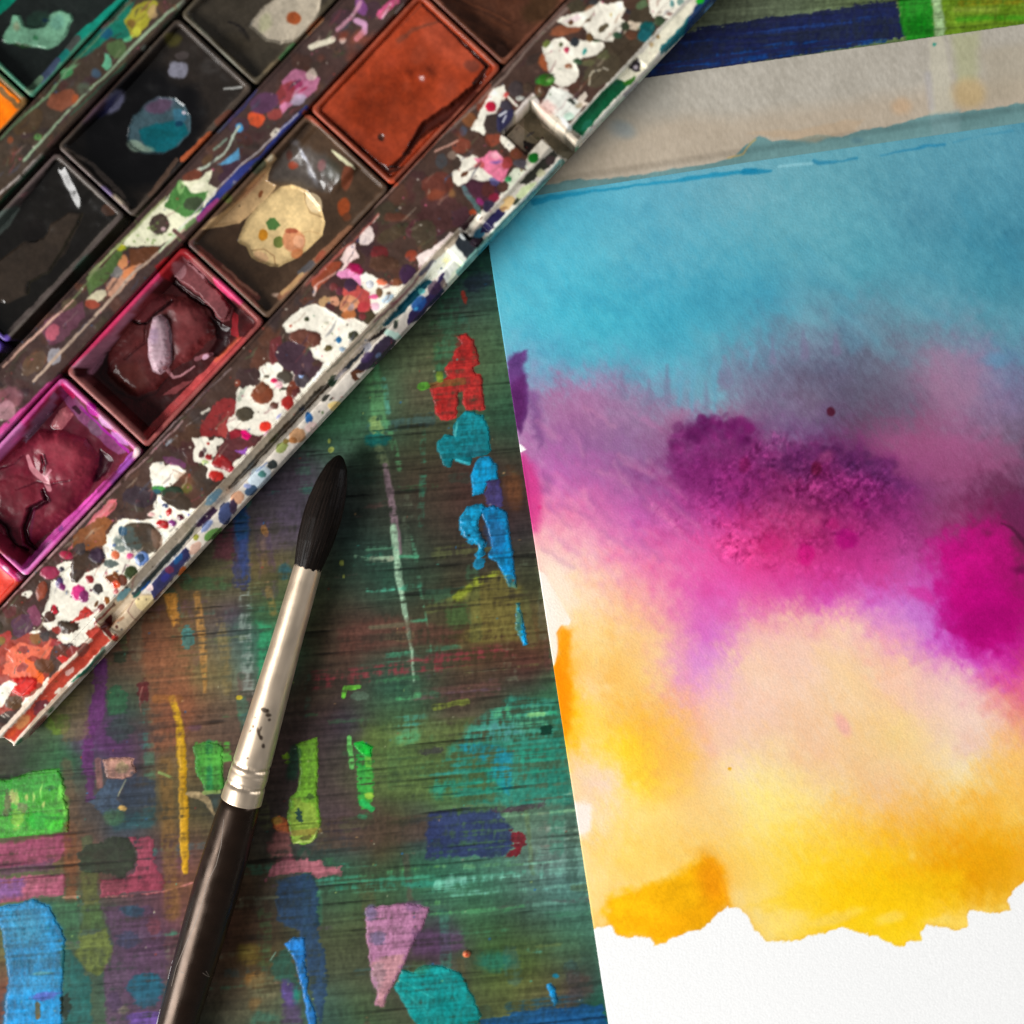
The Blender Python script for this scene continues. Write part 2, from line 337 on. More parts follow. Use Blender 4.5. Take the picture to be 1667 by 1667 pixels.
PG(t,'B5',[(305,-20),(430,-60),(436,150),(428,280),(455,440),(432,545),(350,592),(278,570),(270,500),(250,410),(272,300),(312,262),(326,150),(318,60)],(122,170,48),w=2,h=.12,keep='lime green paint daub',v=30)
PG(t,'B5',[(262,400),(300,310),(430,330),(440,440),(430,540),(350,585),(282,560)],(166,170,70),a=.65,s=6,w=4); LN(t,'B5',[(290,520),(440,500)],36,(170,136,66),a=.8,w=2); LN(t,'B5',[(290,575),(400,560),(440,490)],12,(186,196,110),w=1)
PG(t,'B5',[(322,338),(300,390),(320,440),(352,462),(336,400)],(36,58,66),w=1); BL(t,'B5',390,290,22,18,0,(60,80,40),a=.8); BL(t,'B5',365,540,40,14,-15,(90,76,46),a=.8)
PG(t,'B5',[(215,40),(250,28),(272,60),(250,110),(238,80)],(128,160,44),w=1.5); LN(t,'B5',[(300,20),(280,160)],70,(30,70,52),a=.6,s=8)
PG(t,'B5',[(162,432),(200,405),(250,430),(270,522),(205,515),(170,482)],(204,98,52),w=2,v=30,keep='orange paint daub',h=.08); BL(t,'B5',190,440,28,30,0,(200,160,70),a=.7,s=5)
PG(t,'B5',[(120,600),(190,510),(272,520),(285,680),(180,700)],(140,84,84),a=.75,s=5,w=3,d=.1)
PG(t,'B5',[(110,800),(150,720),(270,640),(300,690),(360,620),(395,690),(470,680),(480,722),(580,722),(574,772),(520,764),(440,792),(390,756),(200,770)],(164,94,106),w=3,a=.92,d=.06,v=24); BL(t,'B5',350,640,36,40,0,(52,70,60),a=.8,w=3)
# --- dark bands, navy, red tip
PG(t,'B5',[(450,430),(1100,400),(1100,560),(800,600),(400,640)],(74,58,50),a=.7,s=12,d=.14)
PG(t,'B5',[(1090,390),(1300,370),(1520,380),(1600,470),(1625,600),(1560,655),(1300,660),(1090,680)],(44,50,84),a=.9,s=4,w=4,d=.12,v=26)
PG(t,'B5',[(1595,500),(1667,515),(1690,560),(1640,650),(1560,662),(1615,600)],(118,34,44),w=2.5,v=24)
LN(t,'B5',[(1290,380),(1660,372)],14,(140,96,104),a=.6,d=.25); LN(t,'B5',[(1000,640),(1300,680),(1600,640)],14,(130,70,60),a=.5,d=.3)
for y0,y1,x0,x1,wd,cc in ((715,700,560,780,30,(60,130,110)),(760,700,700,1660,44,(86,124,70)),(800,740,420,1667,60,(58,116,96)),(850,800,560,1500,44,(44,110,96)),(830,790,1160,1667,70,(120,166,150)),(940,880,1000,1667,40,(90,134,90)),(1010,960,1050,1667,44,(70,110,80)),(870,850,420,900,30,(70,110,90)),(900,860,1250,1667,50,(104,150,134))):
    LN(t,'B5',[(x0,y0),(x1,y1)],wd,cc,a=.75,s=4,d=.28,w=3)
PG(t,'B6',[(60,700),(500,640),(900,600),(960,900),(700,960),(400,900),(100,860)],(112,146,136),a=.62,s=18,w=6,d=.30)
for x0,y0,x1,y1,wd,cc in ((420,400,860,360,70,(120,150,120)),(500,500,900,520,90,(130,140,132)),(700,300,850,280,60,(150,160,150)),(520,560,700,540,60,(120,140,130)),(760,620,900,760,80,(110,120,118)),(120,760,720,700,30,(140,180,160)),(200,820,800,780,40,(120,170,160)),(0,1000,500,930,30,(84,130,84)),(300,900,900,860,40,(110,150,150)),(0,860,300,840,30,(90,150,130)),(560,1200,680,1250,40,(80,140,140))):
    LN(t,'B6',[(x0,y0),(x1,y1)],wd,cc,a=.6,s=4,d=.34,w=4)
PG(t,'B6',[(380,380),(690,320),(690,355),(400,400)],(74,58,66),a=.85,w=3,d=.1)
LN(t,'B6',[(420,950),(650,900),(950,920)],50,(70,58,62),a=.6,s=6,d=.25)
PG(t,'B5',[(190,800),(380,755),(432,830),(440,1150),(484,1250),(492,1490),(440,1690),(392,1450),(350,1250),(320,1100),(190,1050)],(44,62,88),a=.92,s=3,w=2,d=.03,v=20,h=.04)
PG(t,'B5',[(230,1185),(290,1150),(355,1150),(362,1280),(378,1480),(420,1600),(424,1690),(380,1690),(342,1450),(300,1290)],(30,110,186),w=2.4,h=.1,keep='blue paint streak',v=34,d=.03)
PG(t,'B5',[(150,1290),(250,1200),(300,1320),(320,1480),(240,1420),(170,1400)],(44,76,68),a=.85,s=6,w=4); LN(t,'B5',[(150,1280),(180,1235)],8,(150,190,180),a=.7)
BL(t,'B5',255,1490,36,70,-10,(92,80,160),a=.8,s=8,w=4); PG(t,'B5',[(230,1400),(320,1450),(330,1667),(220,1667)],(84,62,96),a=.7,s=10)
for x,y,rx,ry,cc in ((60,1400,60,40,(176,112,50)),(110,1450,90,80,(110,100,80)),(20,1250,70,60,(120,96,40)),(60,1540,40,40,(120,90,60)),(110,1640,80,50,(64,96,84)),(310,1480,22,50,(30,130,110))): BL(t,'B5',x,y,rx,ry,0,cc,a=.7,s=10,w=5,d=.1)
# --- pink triangle, teal oval, bead, dash, bottom blue
PG(t,'B5',[(725,965),(800,955),(900,950),(1000,940),(1112,965),(1080,1050),(1050,1115),(1000,1200),(945,1330),(905,1400),(870,1462),(830,1562),(775,1555),(792,1480),(760,1420),(752,1320),(738,1200),(728,1080)],(166,112,142),w=2.4,h=.1,keep='pink paint triangle',v=18,d=.02)
PG(t,'B5',[(752,1290),(960,1240),(930,1340),(870,1460),(830,1560),(780,1550),(792,1480)],(186,134,136),a=.75,s=6,w=3); BL(t,'B5',800,1150,50,40,0,(100,96,120),a=.7,s=6); BL(t,'B5',755,990,36,50,0,(96,90,116),a=.7,s=6); BL(t,'B5',1010,960,60,30,0,(110,80,110),a=.6,s=6); BL(t,'B5',800,1370,46,90,5,(146,120,128),a=.6,s=6)
PG(t,'B5',[(895,1445),(940,1338),(1010,1352),(1070,1312),(1190,1310),(1290,1360),(1340,1440),(1400,1550),(1418,1625),(1380,1690),(1050,1690),(980,1600),(925,1490)],(10,126,128),w=2.2,h=.08,keep='teal paint patch',v=26,d=.02)
LN(t,'B5',[(930,1400),(1130,1510)],10,(60,160,156),a=.5); LN(t,'B5',[(960,1470),(1100,1600)],10,(60,160,156),a=.4)
BL(t,'B5',1500,1290,110,60,0,(30,100,92),a=.6,s=14,d=.1); BL(t,'B5',1040,1330,80,40,0,(64,80,46),a=.5,s=10)
BL(t,'B5',1332,1245,23,20,0,(222,116,76),h=.5,keep='dried orange paint bead',w=.4,hw=5); BL(t,'B5',1332,1248,8,8,0,(170,50,30))
PG(t,'B6',[(700,1425),(730,1418),(760,1480),(770,1540),(746,1552),(720,1490)],(18,132,196),w=1,h=.14,keep='small blue paint dash')
PG(t,'B6',[(310,1650),(560,1588),(800,1570),(1030,1560),(1100,1720),(310,1720)],(20,74,126),w=3,a=.92,s=3,v=30); LN(t,'B6',[(640,1600),(1000,1570)],14,(120,150,170),a=.5,d=.35)
LN(t,'B6',[(480,1560),(700,1530),(900,1510)],50,(34,66,84),a=.7,s=6,d=.15); BL(t,'B6',760,1380,22,12,0,(20,110,140))
PG(t,'B6',[(820,1350),(960,1380),(990,1480),(830,1560)],(72,56,54),a=.6,s=10,d=.1)
PG(t,'B5',[(1000,1100),(1300,1110),(1330,1220),(1000,1260)],(84,58,84),a=.7,s=10,d=.1)
# --- lower left
PG(t,'B4',[(-60,200),(60,190),(120,160),(200,140),(360,128),(392,200),(400,250),(385,300),(420,400),(412,510),(300,520),(150,532),(-60,556)],(62,140,44),w=2.6,h=.1,keep='bright green paint patch',v=40,d=.03)
PG(t,'B4',[(-60,190),(390,140),(390,230),(-60,300)],(52,128,56),a=.6,s=10,w=6,d=.1)
for x,y,rx,ry,cc in ((100,310,16,50,(176,176,110)),(75,300,18,40,(190,170,120)),(200,300,8,26,(186,190,110)),(250,250,6,40,(170,210,110)),(160,300,9,26,(190,176,110)),(265,340,8,22,(200,190,120)),(45,340,24,70,(96,80,66)),(110,430,40,70,(128,166,60)),(370,270,24,60,(110,190,70)),(395,350,18,60,(120,200,70)),(240,440,80,50,(44,160,50)),(330,450,60,50,(60,180,40)),(300,240,40,14,(40,90,40)),(310,420,60,10,(40,110,40)),(130,360,36,30,(120,110,90))): BL(t,'B4',x,y,rx,ry,4,cc,a=.8,w=3,d=.08,s=2)
PG(t,'B4',[(-60,580),(420,518),(432,600),(345,700),(250,720),(140,722),(-60,745)],(136,62,88),a=.92,s=3,w=3,d=.04,v=26); PG(t,'B4',[(0,720),(150,700),(330,680),(330,740),(0,780)],(92,62,80),a=.8,s=6,d=.1)
PG(t,'B4',[(-60,800),(160,772),(390,760),(392,890),(200,905),(-60,948)],(166,84,108),a=.95,s=3,w=3,v=24,h=.06); PG(t,'B4',[(-60,800),(150,790),(140,890),(-60,920)],(122,88,140),a=.8,s=10,d=.05)
LN(t,'B4',[(420,480),(425,700),(430,900)],80,(104,62,42),a=.8,s=6,d=.08); LN(t,'B4',[(400,100),(450,480)],70,(84,64,52),a=.6,s=8,d=.1); LN(t,'B4',[(380,905),(480,900)],16,(190,140,120),a=.7,d=.1)
PG(t,'B4',[(785,540),(920,548),(935,690),(985,800),(985,868),(800,885),(610,902),(596,800),(740,800),(820,740),(832,640)],(152,62,82),a=.9,w=2.5,v=24,d=.05,h=.06); PG(t,'B4',[(600,800),(740,790),(760,880),(615,895)],(96,54,60),a=.6,s=6,d=.15)
LN(t,'B4',[(640,904),(800,895),(985,868),(1160,815)],11,(200,120,120),a=.75,d=.12); LN(t,'B4',[(1040,545),(1230,535)],10,(170,110,120),a=.5,d=.2)
PG(t,'B4',[(478,640),(520,580),(620,558),(690,520),(780,555),(822,620),(812,720),(745,780),(600,755),(480,742)],(44,47,38),a=.94,w=2.5,s=2,v=16,h=.05); PG(t,'B4',[(480,740),(590,760),(602,950),(498,962)],(84,80,50),a=.9,s=3,w=2.5,d=.04)
PG(t,'B4',[(-60,968),(80,940),(200,915),(300,948),(342,1040),(392,1150),(384,1300),(372,1700),(16,1700),(42,1400),(8,1100)],(30,118,170),a=.96,w=2.4,s=2,v=36,keep='large blue paint patch',h=.07)
PG(t,'B4',[(30,1480),(370,1450),(372,1700),(16,1700)],(4,134,204),a=.7,s=22,w=6); PG(t,'B4',[(200,930),(320,960),(380,1150),(330,1250),(200,1130)],(20,132,196),a=.5,s=18,w=6); BL(t,'B4',170,1080,120,100,0,(70,120,140),a=.5,s=25,d=.12); BL(t,'B4',280,1490,90,26,-10,(90,84,170),a=.8,w=4,s=4); LN(t,'B4',[(228,1550),(228,1625)],32,(96,74,40)); BL(t,'B4',255,1360,60,12,-4,(110,140,130),a=.6,d=.1)
PG(t,'B4',[(490,1080),(470,1150),(500,1140),(640,1100),(680,1230),(632,1340),(605,1382),(540,1362),(460,1250)],(102,106,60),a=.92,w=2.5,s=3,v=24,d=.03); PG(t,'B4',[(485,950),(602,950),(640,1100),(490,1090)],(72,84,52),a=.8,s=5,d=.06)
PG(t,'B4',[(360,1160),(440,1250),(545,1400),(560,1700),(395,1700),(375,1400)],(38,88,88),a=.85,s=5,w=4,v=24); PG(t,'B4',[(365,1520),(410,1490),(430,1560),(405,1640),(365,1630)],(36,44,38))
PG(t,'B4',[(300,940),(480,920),(480,1100),(450,1200),(380,1120),(335,1010)],(60,88,66),a=.8,s=5,w=3,d=.08)
PG(t,'B4',[(612,965),(900,950),(990,1150),(1005,1350),(950,1700),(640,1700),(625,1340),(690,1200)],(86,62,82),a=.85,s=5,w=3,d=.06,v=22)
for x,y,rx,ry,cc in ((795,985,70,36,(48,70,86)),(770,1160,70,50,(64,64,84)),(880,1440,110,80,(28,88,108)),(880,1500,80,70,(40,84,104)),(930,1080,40,60,(110,62,72)),(880,1640,110,50,(112,80,150)),(740,1580,36,30,(110,100,90)),(690,1530,50,60,(70,54,74))): BL(t,'B4',x,y,rx,ry,0,cc,a=.85,s=5,w=3,d=.03)
LN(t,'B4',[(1095,-60),(1100,120),(1108,400),(1112,600),(1118,745)],[40,44,54,50,40],(204,142,22),a=.95,w=2,s=2,v=30,h=.08,d=.03)
LN(t,'B4',[(1000,100),(1020,600),(1040,1000)],90,(118,82,44),a=.6,s=12,d=.14); LN(t,'B4',[(1080,780),(1050,1000)],60,(122,80,50),a=.5,s=12,d=.1)
PG(t,'B4',[(1165,0),(1250,-40),(1345,0),(1352,240),(1290,270),(1240,262),(1180,150)],(64,132,52),a=.95,w=2.2,v=34,h=.06,keep='leaf green paint patch'); LN(t,'B4',[(1260,-30),(1265,240)],36,(32,110,70),a=.7,s=5)
LN(t,'B4',[(1130,280),(1210,290),(1255,330),(1288,400)],[20,40,36,12],(176,146,116),w=2,a=.9); LN(t,'B4',[(960,150),(1050,185)],18,(140,170,110),a=.6,d=.15); LN(t,'B4',[(1230,270),(1320,265)],24,(150,160,100),a=.8)
PG(t,'B4',[(612,72),(700,60),(812,58),(800,100),(815,140),(790,172),(740,190),(640,182)],(176,128,118),w=2.4,v=30,keep='dusty pink paint daub',h=.07); LN(t,'B4',[(590,80),(600,230)],40,(150,100,96),a=.7,s=4); BL(t,'B4',735,110,40,40,0,(120,110,80),a=.6,s=5)
PG(t,'B4',[(640,192),(745,188),(760,200),(702,300),(735,372),(620,402),(540,322),(580,262),(620,250)],(70,80,98),a=.92,w=2.4,v=22); LN(t,'B4',[(757,195),(712,290)],9,(170,160,140),a=.8); BL(t,'B4',737,365,26,14,10,(222,168,100)); PG(t,'B4',[(800,150),(930,200),(930,350),(760,360),(720,290)],(52,58,72),a=.8,s=6,d=.06); PG(t,'B4',[(660,440),(930,350),(940,480),(700,500)],(44,72,78),a=.7,s=8,d=.1); BL(t,'B4',690,420,60,50,0,(70,96,70),a=.7,s=8)
PG(t,'A6',[(560,985),(650,1005),(642,1330),(560,1500),(560,1700),(500,1700),(500,1450),(565,1200)],(92,46,92),a=.92,w=2.5,s=3,v=22,d=.04)
PG(t,'B4',[(500,-20),(562,-10),(572,300),(530,320)],(84,44,84),a=.85,s=3,w=2,d=.05)
PG(t,'A6',[(985,625),(1070,600),(1078,800),(1035,822),(1000,700)],(196,124,50),a=.92,w=2,s=3,d=.05,v=26)
LN(t,'A6',[(1185,620),(1220,900),(1238,1205)],[40,60,24],(172,116,60),a=.75,s=4,d=.18); LN(t,'A6',[(1320,760),(1360,1000),(1370,1200)],60,(120,100,70),a=.6,s=6,d=.2)
PG(t,'A6',[(850,900),(1150,880),(1170,1300),(1100,1560),(900,1560),(880,1200)],(128,76,54),a=.62,s=16,w=5,d=.14); PG(t,'A6',[(820,1150),(890,1140),(895,1260),(840,1290)],(84,32,34),a=.9,s=4,w=3)
PG(t,'A6',[(1410,150),(1490,130),(1500,560),(1470,600),(1400,560)],(58,58,96),a=.75,s=5,w=3,d=.05); PG(t,'A6',[(1420,80),(1485,70),(1490,280),(1430,300)],(26,76,116),a=.85,s=4); PG(t,'A6',[(1290,250),(1410,220),(1420,420),(1290,400)],(88,40,54),a=.7,s=8,d=.08)
LN(t,'A6',[(1475,610),(1480,900),(1500,1200)],[70,90,80],(124,126,124),a=.75,s=5,d=.24); PG(t,'A6',[(1550,780),(1650,800),(1640,1150),(1560,1180)],(44,124,88),a=.75,s=7,d=.12); BL(t,'A6',1130,880,36,70,0,(70,118,120),a=.85,w=3)
BL(t,'A6',350,1400,75,75,0,(100,116,48),a=.9,s=6,w=4); PG(t,'A6',[(640,1200),(700,1160),(760,1220),(760,1330),(660,1350)],(46,80,58),a=.9,s=4,w=3); BL(t,'A6',720,1440,80,70,0,(48,56,56),a=.8,s=6,w=3); BL(t,'A6',725,1000,40,40,0,(42,50,38),a=.8,s=5)
PG(t,'A6',[(300,1350),(520,1200),(540,1480),(400,1520)],(96,80,62),a=.7,s=6,w=4,d=.08); LN(t,'A6',[(1040,1250),(1080,1400),(1100,1667)],[50,50,56],(206,148,26),a=.9,w=3,s=3,d=.1); LN(t,'A6',[(940,1250),(1080,1250)],50,(160,96,50),a=.7,s=5,d=.12)
PG(t,'A6',[(1180,1520),(1380,1510),(1400,1640),(1220,1667)],(80,150,60),a=.85,w=4,s=3,d=.12); BL(t,'A6',1445,1243,18,14,0,(220,180,40)); LN(t,'A6',[(860,1180),(840,1250),(850,1330)],10,(150,110,100),a=.5)
LN(t,'B1',[(720,480),(725,620),(740,900)],[70,70,60],(42,60,110),a=.5,s=6,d=.08); BL(t,'B1',855,610,18,40,-20,(200,130,70),a=.8); BL(t,'B1',975,850,40,50,0,(40,84,104),a=.7,s=8,d=.1); LN(t,'B1',[(840,600),(860,900),(910,1100)],44,(122,96,56),a=.6,s=6,d=.2)
PG(t,'B1',[(800,560),(1060,420),(1100,560),(1060,700),(820,760)],(80,66,84),a=.55,s=18,d=.15)
for x,y,r in ((1255,120,20),(1245,70,12),(1320,800,16),(1330,880,12)): BL(t,'B1',x,y,r*.7,r,0,(180,176,90),w=2,a=.85)
LN(t,'B1',[(1400,760),(1480,780),(1600,770)],22,(120,140,120),a=.6,d=.25)
# specks of spatter
for i in range(240):
    cx, cy = _rs.uniform(-20, 1000), _rs.uniform(430, 1690)
    cc = [(190,180,160),(200,150,110),(60,150,140),(150,60,50),(30,30,30),(180,190,120),(40,100,160)][_rs.randint(7)]
    BL(t,'X',cx,cy,_rs.uniform(.7,2.2),_rs.uniform(.7,1.8),0,cc,a=_rs.uniform(.4,.9),w=.6)
# grain over everything, weaker on thick paint
thick = np.clip(TB.h / 0.1, 0, 1)
gg = (GRAIN - 0.5)
TB.rgb *= (1 + gg * (0.46 - 0.14 * thick) + (WEAVE - .5) * 0.24 + NF * 0.26)[..., None]
cr = sst(0.28, 0.16, CRACK) * (0.25 + 0.75 * sst(-0.12, 0.14, NB1))
TB.rgb *= (1 - cr * (0.46 - 0.18 * thick))[..., None]
TB.h += (gg * 0.10 - cr * 0.12 + NF * 0.02) * (1 - 0.5 * thick)

lum_ = TB.rgb.mean(-1, keepdims=True)
sat_ = TB.rgb.max(-1, keepdims=True) - TB.rgb.min(-1, keepdims=True)
TB.rgb = np.clip((lum_ + (TB.rgb - lum_) * (1.36 - 0.36 * np.clip(sat_ / 0.45, 0, 1))) * np.array([0.95, 1.02, 0.99], np.float32), 0, 1)
# ------------------------------------------------------------------ the watercolour sheet and the tape
PP = Canvas((246, 246, 245))
FIB = fbm(UU, VV, 16, 4.2, ang=55, octs=3, seed=31) - 0.5
FIB2 = fbm(UU, VV, 5, 3, ang=60, octs=2, seed=32) - 0.5
WPTS = [(800,420,(90,180,200)),(850,350,(80,180,205)),(950,320,(85,175,200)),(1100,300,(105,175,195)),(1200,300,(110,170,185)),(1400,280,(100,165,180)),(1600,240,(95,160,178)),(1660,230,(90,155,175)),
(1500,350,(85,150,170)),(1650,400,(65,135,158)),(1600,480,(75,145,165)),(1300,400,(100,170,185)),(1150,400,(95,175,195)),(1000,400,(95,180,200)),(900,450,(85,185,208)),(1050,450,(80,170,195)),(1150,480,(70,160,185)),
(1250,480,(75,160,185)),(1400,450,(85,160,178)),(1100,540,(68,165,190)),(1000,560,(78,175,198)),(900,540,(85,185,208)),(830,520,(95,190,210)),(1200,540,(85,160,182)),(1300,530,(110,150,170)),(1400,530,(110,140,160)),
(1500,520,(105,150,168)),(1600,540,(110,145,165)),(1660,540,(90,145,165)),(880,600,(120,165,195)),(950,595,(100,170,195)),(1050,605,(100,165,190)),(1120,620,(105,165,188)),(1150,650,(112,160,180)),(1200,600,(120,140,165)),
(1280,580,(115,125,150)),(1360,600,(100,100,125)),(1450,580,(105,110,130)),(1520,590,(140,125,150)),(1600,580,(130,130,160)),(1650,590,(110,130,160)),(900,640,(165,125,165)),(960,630,(165,130,170)),(1020,650,(150,125,160)),
(1100,680,(155,115,150)),(1180,680,(140,110,140)),(1250,660,(125,110,140)),(1320,650,(110,95,120)),(1400,650,(98,90,112)),(1480,660,(110,95,120)),(1520,620,(150,115,145)),(1580,650,(140,115,145)),(1640,650,(130,115,150)),
(1500,700,(140,85,120)),(1440,730,(150,80,125)),(1560,720,(150,90,130)),(1650,720,(120,95,120)),(1400,700,(105,70,100)),(1340,700,(115,85,125)),(1280,700,(130,100,140)),(900,720,(165,105,160)),(960,720,(150,100,150)),
(1020,720,(145,105,150)),(1070,740,(150,100,145)),(900,780,(195,105,175)),(960,780,(185,100,165)),(1040,790,(160,90,150)),(880,840,(235,140,175)),(930,840,(230,130,170)),(980,830,(210,110,170)),(1040,850,(200,95,170)),
(1080,820,(185,80,150)),(1130,760,(140,50,120)),(1180,760,(165,60,130)),(1230,780,(160,55,120)),(1290,780,(180,75,125)),(1350,780,(160,55,115)),(1420,770,(130,45,110)),(1480,790,(135,60,115)),(1530,800,(140,70,115)),
(1180,820,(205,65,150)),(1250,830,(205,75,135)),(1320,830,(190,65,120)),(1400,830,(180,55,125)),(1460,840,(165,55,125)),(1130,840,(190,75,150)),(1180,880,(225,75,150)),(1250,880,(215,60,130)),(1320,880,(200,50,125)),
(1400,880,(190,50,130)),(1470,890,(180,65,140)),(1540,850,(145,60,110)),(1600,800,(115,50,90)),(1650,830,(110,40,80)),(1620,760,(130,75,110)),(1560,920,(190,10,120)),(1600,900,(175,20,110)),(1600,960,(190,5,125)),
(1560,980,(195,10,130)),(1620,1020,(175,0,115)),(1580,1030,(185,0,120)),(1640,940,(150,25,95)),(1660,900,(125,30,80)),(1660,1000,(170,20,110)),(1600,1060,(200,40,145)),(1500,930,(200,80,170)),(1440,940,(205,65,150)),
(1360,930,(205,55,140)),(1300,920,(215,60,140)),(1220,930,(228,75,155)),(1150,920,(230,90,165)),(1080,900,(228,110,170)),(1020,900,(235,130,175)),(960,890,(240,165,185)),(910,880,(245,185,190)),(890,930,(250,215,200)),
(940,940,(250,215,185)),(1000,960,(248,190,165)),(1060,960,(240,150,170)),(1130,980,(228,105,180)),(1200,980,(226,100,175)),(1280,970,(222,85,165)),(1350,980,(222,95,185)),(1420,980,(215,110,200)),(1480,990,(205,120,205)),
(1530,1010,(200,100,190)),(1160,1040,(222,120,195)),(1110,1060,(235,155,180)),(1120,1110,(235,150,190)),(1140,1080,(225,135,200)),(1220,1020,(240,165,175)),(1300,1010,(242,175,170)),(1380,1010,(245,185,170)),
(1450,1040,(238,150,185)),(1520,1060,(215,110,195)),(1580,1080,(215,90,185)),(1640,1090,(215,60,160)),(1660,1110,(225,90,140)),(1560,1100,(235,170,185)),(1480,1080,(245,190,170)),(1620,1150,(240,150,140)),(1660,1180,(240,160,130)),
(1200,1080,(245,195,175)),(1300,1080,(245,195,175)),(1400,1090,(245,200,160)),(1450,1120,(248,190,160)),(1550,1160,(245,200,180)),(1500,1150,(243,190,165)),(1600,1170,(245,205,185)),(1580,1210,(238,190,170)),
(1350,1150,(243,195,155)),(1250,1150,(243,190,165)),(1180,1150,(245,190,175)),(1170,1220,(245,195,165)),(1250,1230,(245,205,155)),(1330,1230,(243,190,150)),(1400,1200,(243,195,140)),(1470,1180,(246,205,140)),
(1500,1240,(248,205,145)),(1570,1250,(246,215,165)),(1640,1230,(250,190,110)),(1440,1280,(243,190,140)),(1350,1290,(246,205,140)),(1280,1280,(250,215,140)),(1230,1300,(252,220,130)),(1200,1270,(250,215,155)),
(1180,1330,(246,200,125)),(1230,1350,(252,215,120)),(1290,1350,(253,215,100)),(1360,1330,(250,195,90)),(1440,1340,(246,180,75)),(1520,1330,(245,180,75)),(1600,1300,(246,180,70)),(1650,1330,(248,190,80)),(1580,1370,(242,165,25)),
(1520,1390,(242,170,30)),(1440,1400,(250,190,30)),(1380,1410,(252,200,40)),(1320,1420,(253,205,50)),(1260,1420,(250,205,80)),(1200,1420,(248,195,90)),(1210,1460,(247,205,120)),(1260,1490,(248,210,110)),(1320,1470,(252,205,60)),
(1380,1470,(250,190,5)),(1440,1460,(248,185,0)),(1420,1500,(250,200,20)),(1480,1500,(252,200,20)),(1540,1450,(240,165,5)),(1590,1440,(232,150,0)),(1610,1400,(235,155,10)),(1640,1380,(240,160,20)),(1540,1490,(250,200,70)),
(1600,1480,(250,205,90)),(910,1030,(253,200,120)),(905,1080,(253,170,40)),(910,1110,(250,165,20)),(920,1150,(252,185,20)),(925,1200,(252,180,30)),(960,1050,(252,205,130)),(1000,1040,(250,195,120)),(1060,1040,(248,190,140)),
(1000,1100,(250,190,100)),(1060,1110,(248,195,130)),(955,1120,(252,205,140)),(1000,1160,(251,190,85)),(1060,1180,(248,180,75)),(1100,1180,(248,180,100)),(1120,1230,(246,180,90)),(1070,1240,(248,180,70)),(1010,1220,(253,205,50)),
(960,1180,(252,205,90)),(1040,1270,(252,205,60)),(1100,1280,(249,190,90)),(1140,1250,(246,190,125)),(950,1240,(250,210,160)),(980,1270,(248,210,185)),(950,1290,(249,205,160)),(1000,1310,(251,210,140)),(1060,1320,(250,205,110)),
(1120,1330,(249,200,120)),(945,1330,(248,220,190)),(970,1380,(250,205,125)),(1020,1390,(251,205,100)),(1080,1390,(250,200,100)),(1140,1390,(248,195,95)),(970,1430,(251,210,130)),(1000,1450,(250,205,120)),(1000,1500,(250,200,110)),
(900,970,(252,228,200)),(1720,300,(90,155,175)),(1720,600,(110,120,145)),(1720,900,(120,40,90)),(1720,1200,(244,170,120)),(1720,1400,(240,165,40))]  # slight corner falloff of light is held in these colours
WPTS = [(x, y, (c[0], min(255, c[1] + (7 if y > 1000 and c[1] > 130 else 0)), min(255, c[2] + (6 if y > 1000 and c[2] > 60 else 0)))) for x, y, c in WPTS]
wash = rbf_fill(WPTS, eps=8, warp=26, nx=NW1 * 1.3 + FIB * 0.8, ny=NW2 * 1.3 + FIB * 0.9 + FIB2 * .5)
# pigment settling: soft blooms and fibres of denser colour
dens = (NB1 * 0.30 + NW1 * 0.26 + FIB * 0.42 + FIB2 * 0.26)
wash = np.clip(wash * (1 - dens[..., None] * (1.08 - wash) * 0.62), 0, 1)
p = PP
edge = [(700,100),(1900,-60),(1900,1360),(1760,1400),(1667,1432),(1652,1444),(1640,1468),(1646,1484),(1608,1486),(1580,1482),(1572,1492),(1576,1508),(1560,1514),(1508,1506),(1496,1518),(1500,1532),(1478,1534),(1472,1540),
(1440,1532),(1400,1516),(1368,1510),(1320,1524),(1298,1531),(1248,1531),(1228,1511),(1218.6,1492),(1201,1478.5),(1185,1476.5),(1162,1492),(1138.6,1511.6),(1088,1527),(1084,1535),(1064.5,1538),(1060.6,1527),(1021.6,1527),(1004,1521),(996,1506),(978.7,1507.7),(961,1511.6),(700,1540)]
cv = Canvas((0, 0, 0)); cv.rag = 9.0; cv.ragg = 0.0; PG(cv, 'X', edge, (255,255,255), s=1.8, w=4.0, v=0, keep='m')
m = cv.rgb[..., 0]
sd = np.full((SZ, SZ), -50, np.float32); sd[cv.keep['m'][0]] = cv.keep['m'][1]
rim = np.exp(-np.clip(-sd, 0, 60) / 3.0) * m                       # darker line where the wash dried at its edge
rim_ = rim
wash = wash * (1 - (rim * 0.02)[..., None] * np.array([0.2, 0.6, 1.6], np.float32))
p.rgb[:] = np.clip(wash, 0, 1)
# orange at the left edge
PG(p,'D6',[(120,362),(140,330),(152,262),(144,208),(168,174),(204,190),(196,330),(212,480),(205,600),(176,660),(150,640)],(253,152,4),a=.85,s=13,w=5,v=16); PG(p,'D6',[(122,380),(150,320),(186,400),(192,500),(170,590),(150,560)],(253,140,0),a=.7,s=16,v=6)
LN(p,'D6',[(140,330),(151,262),(144,208),(168,176)],6,(250,150,40),a=.7,s=2)
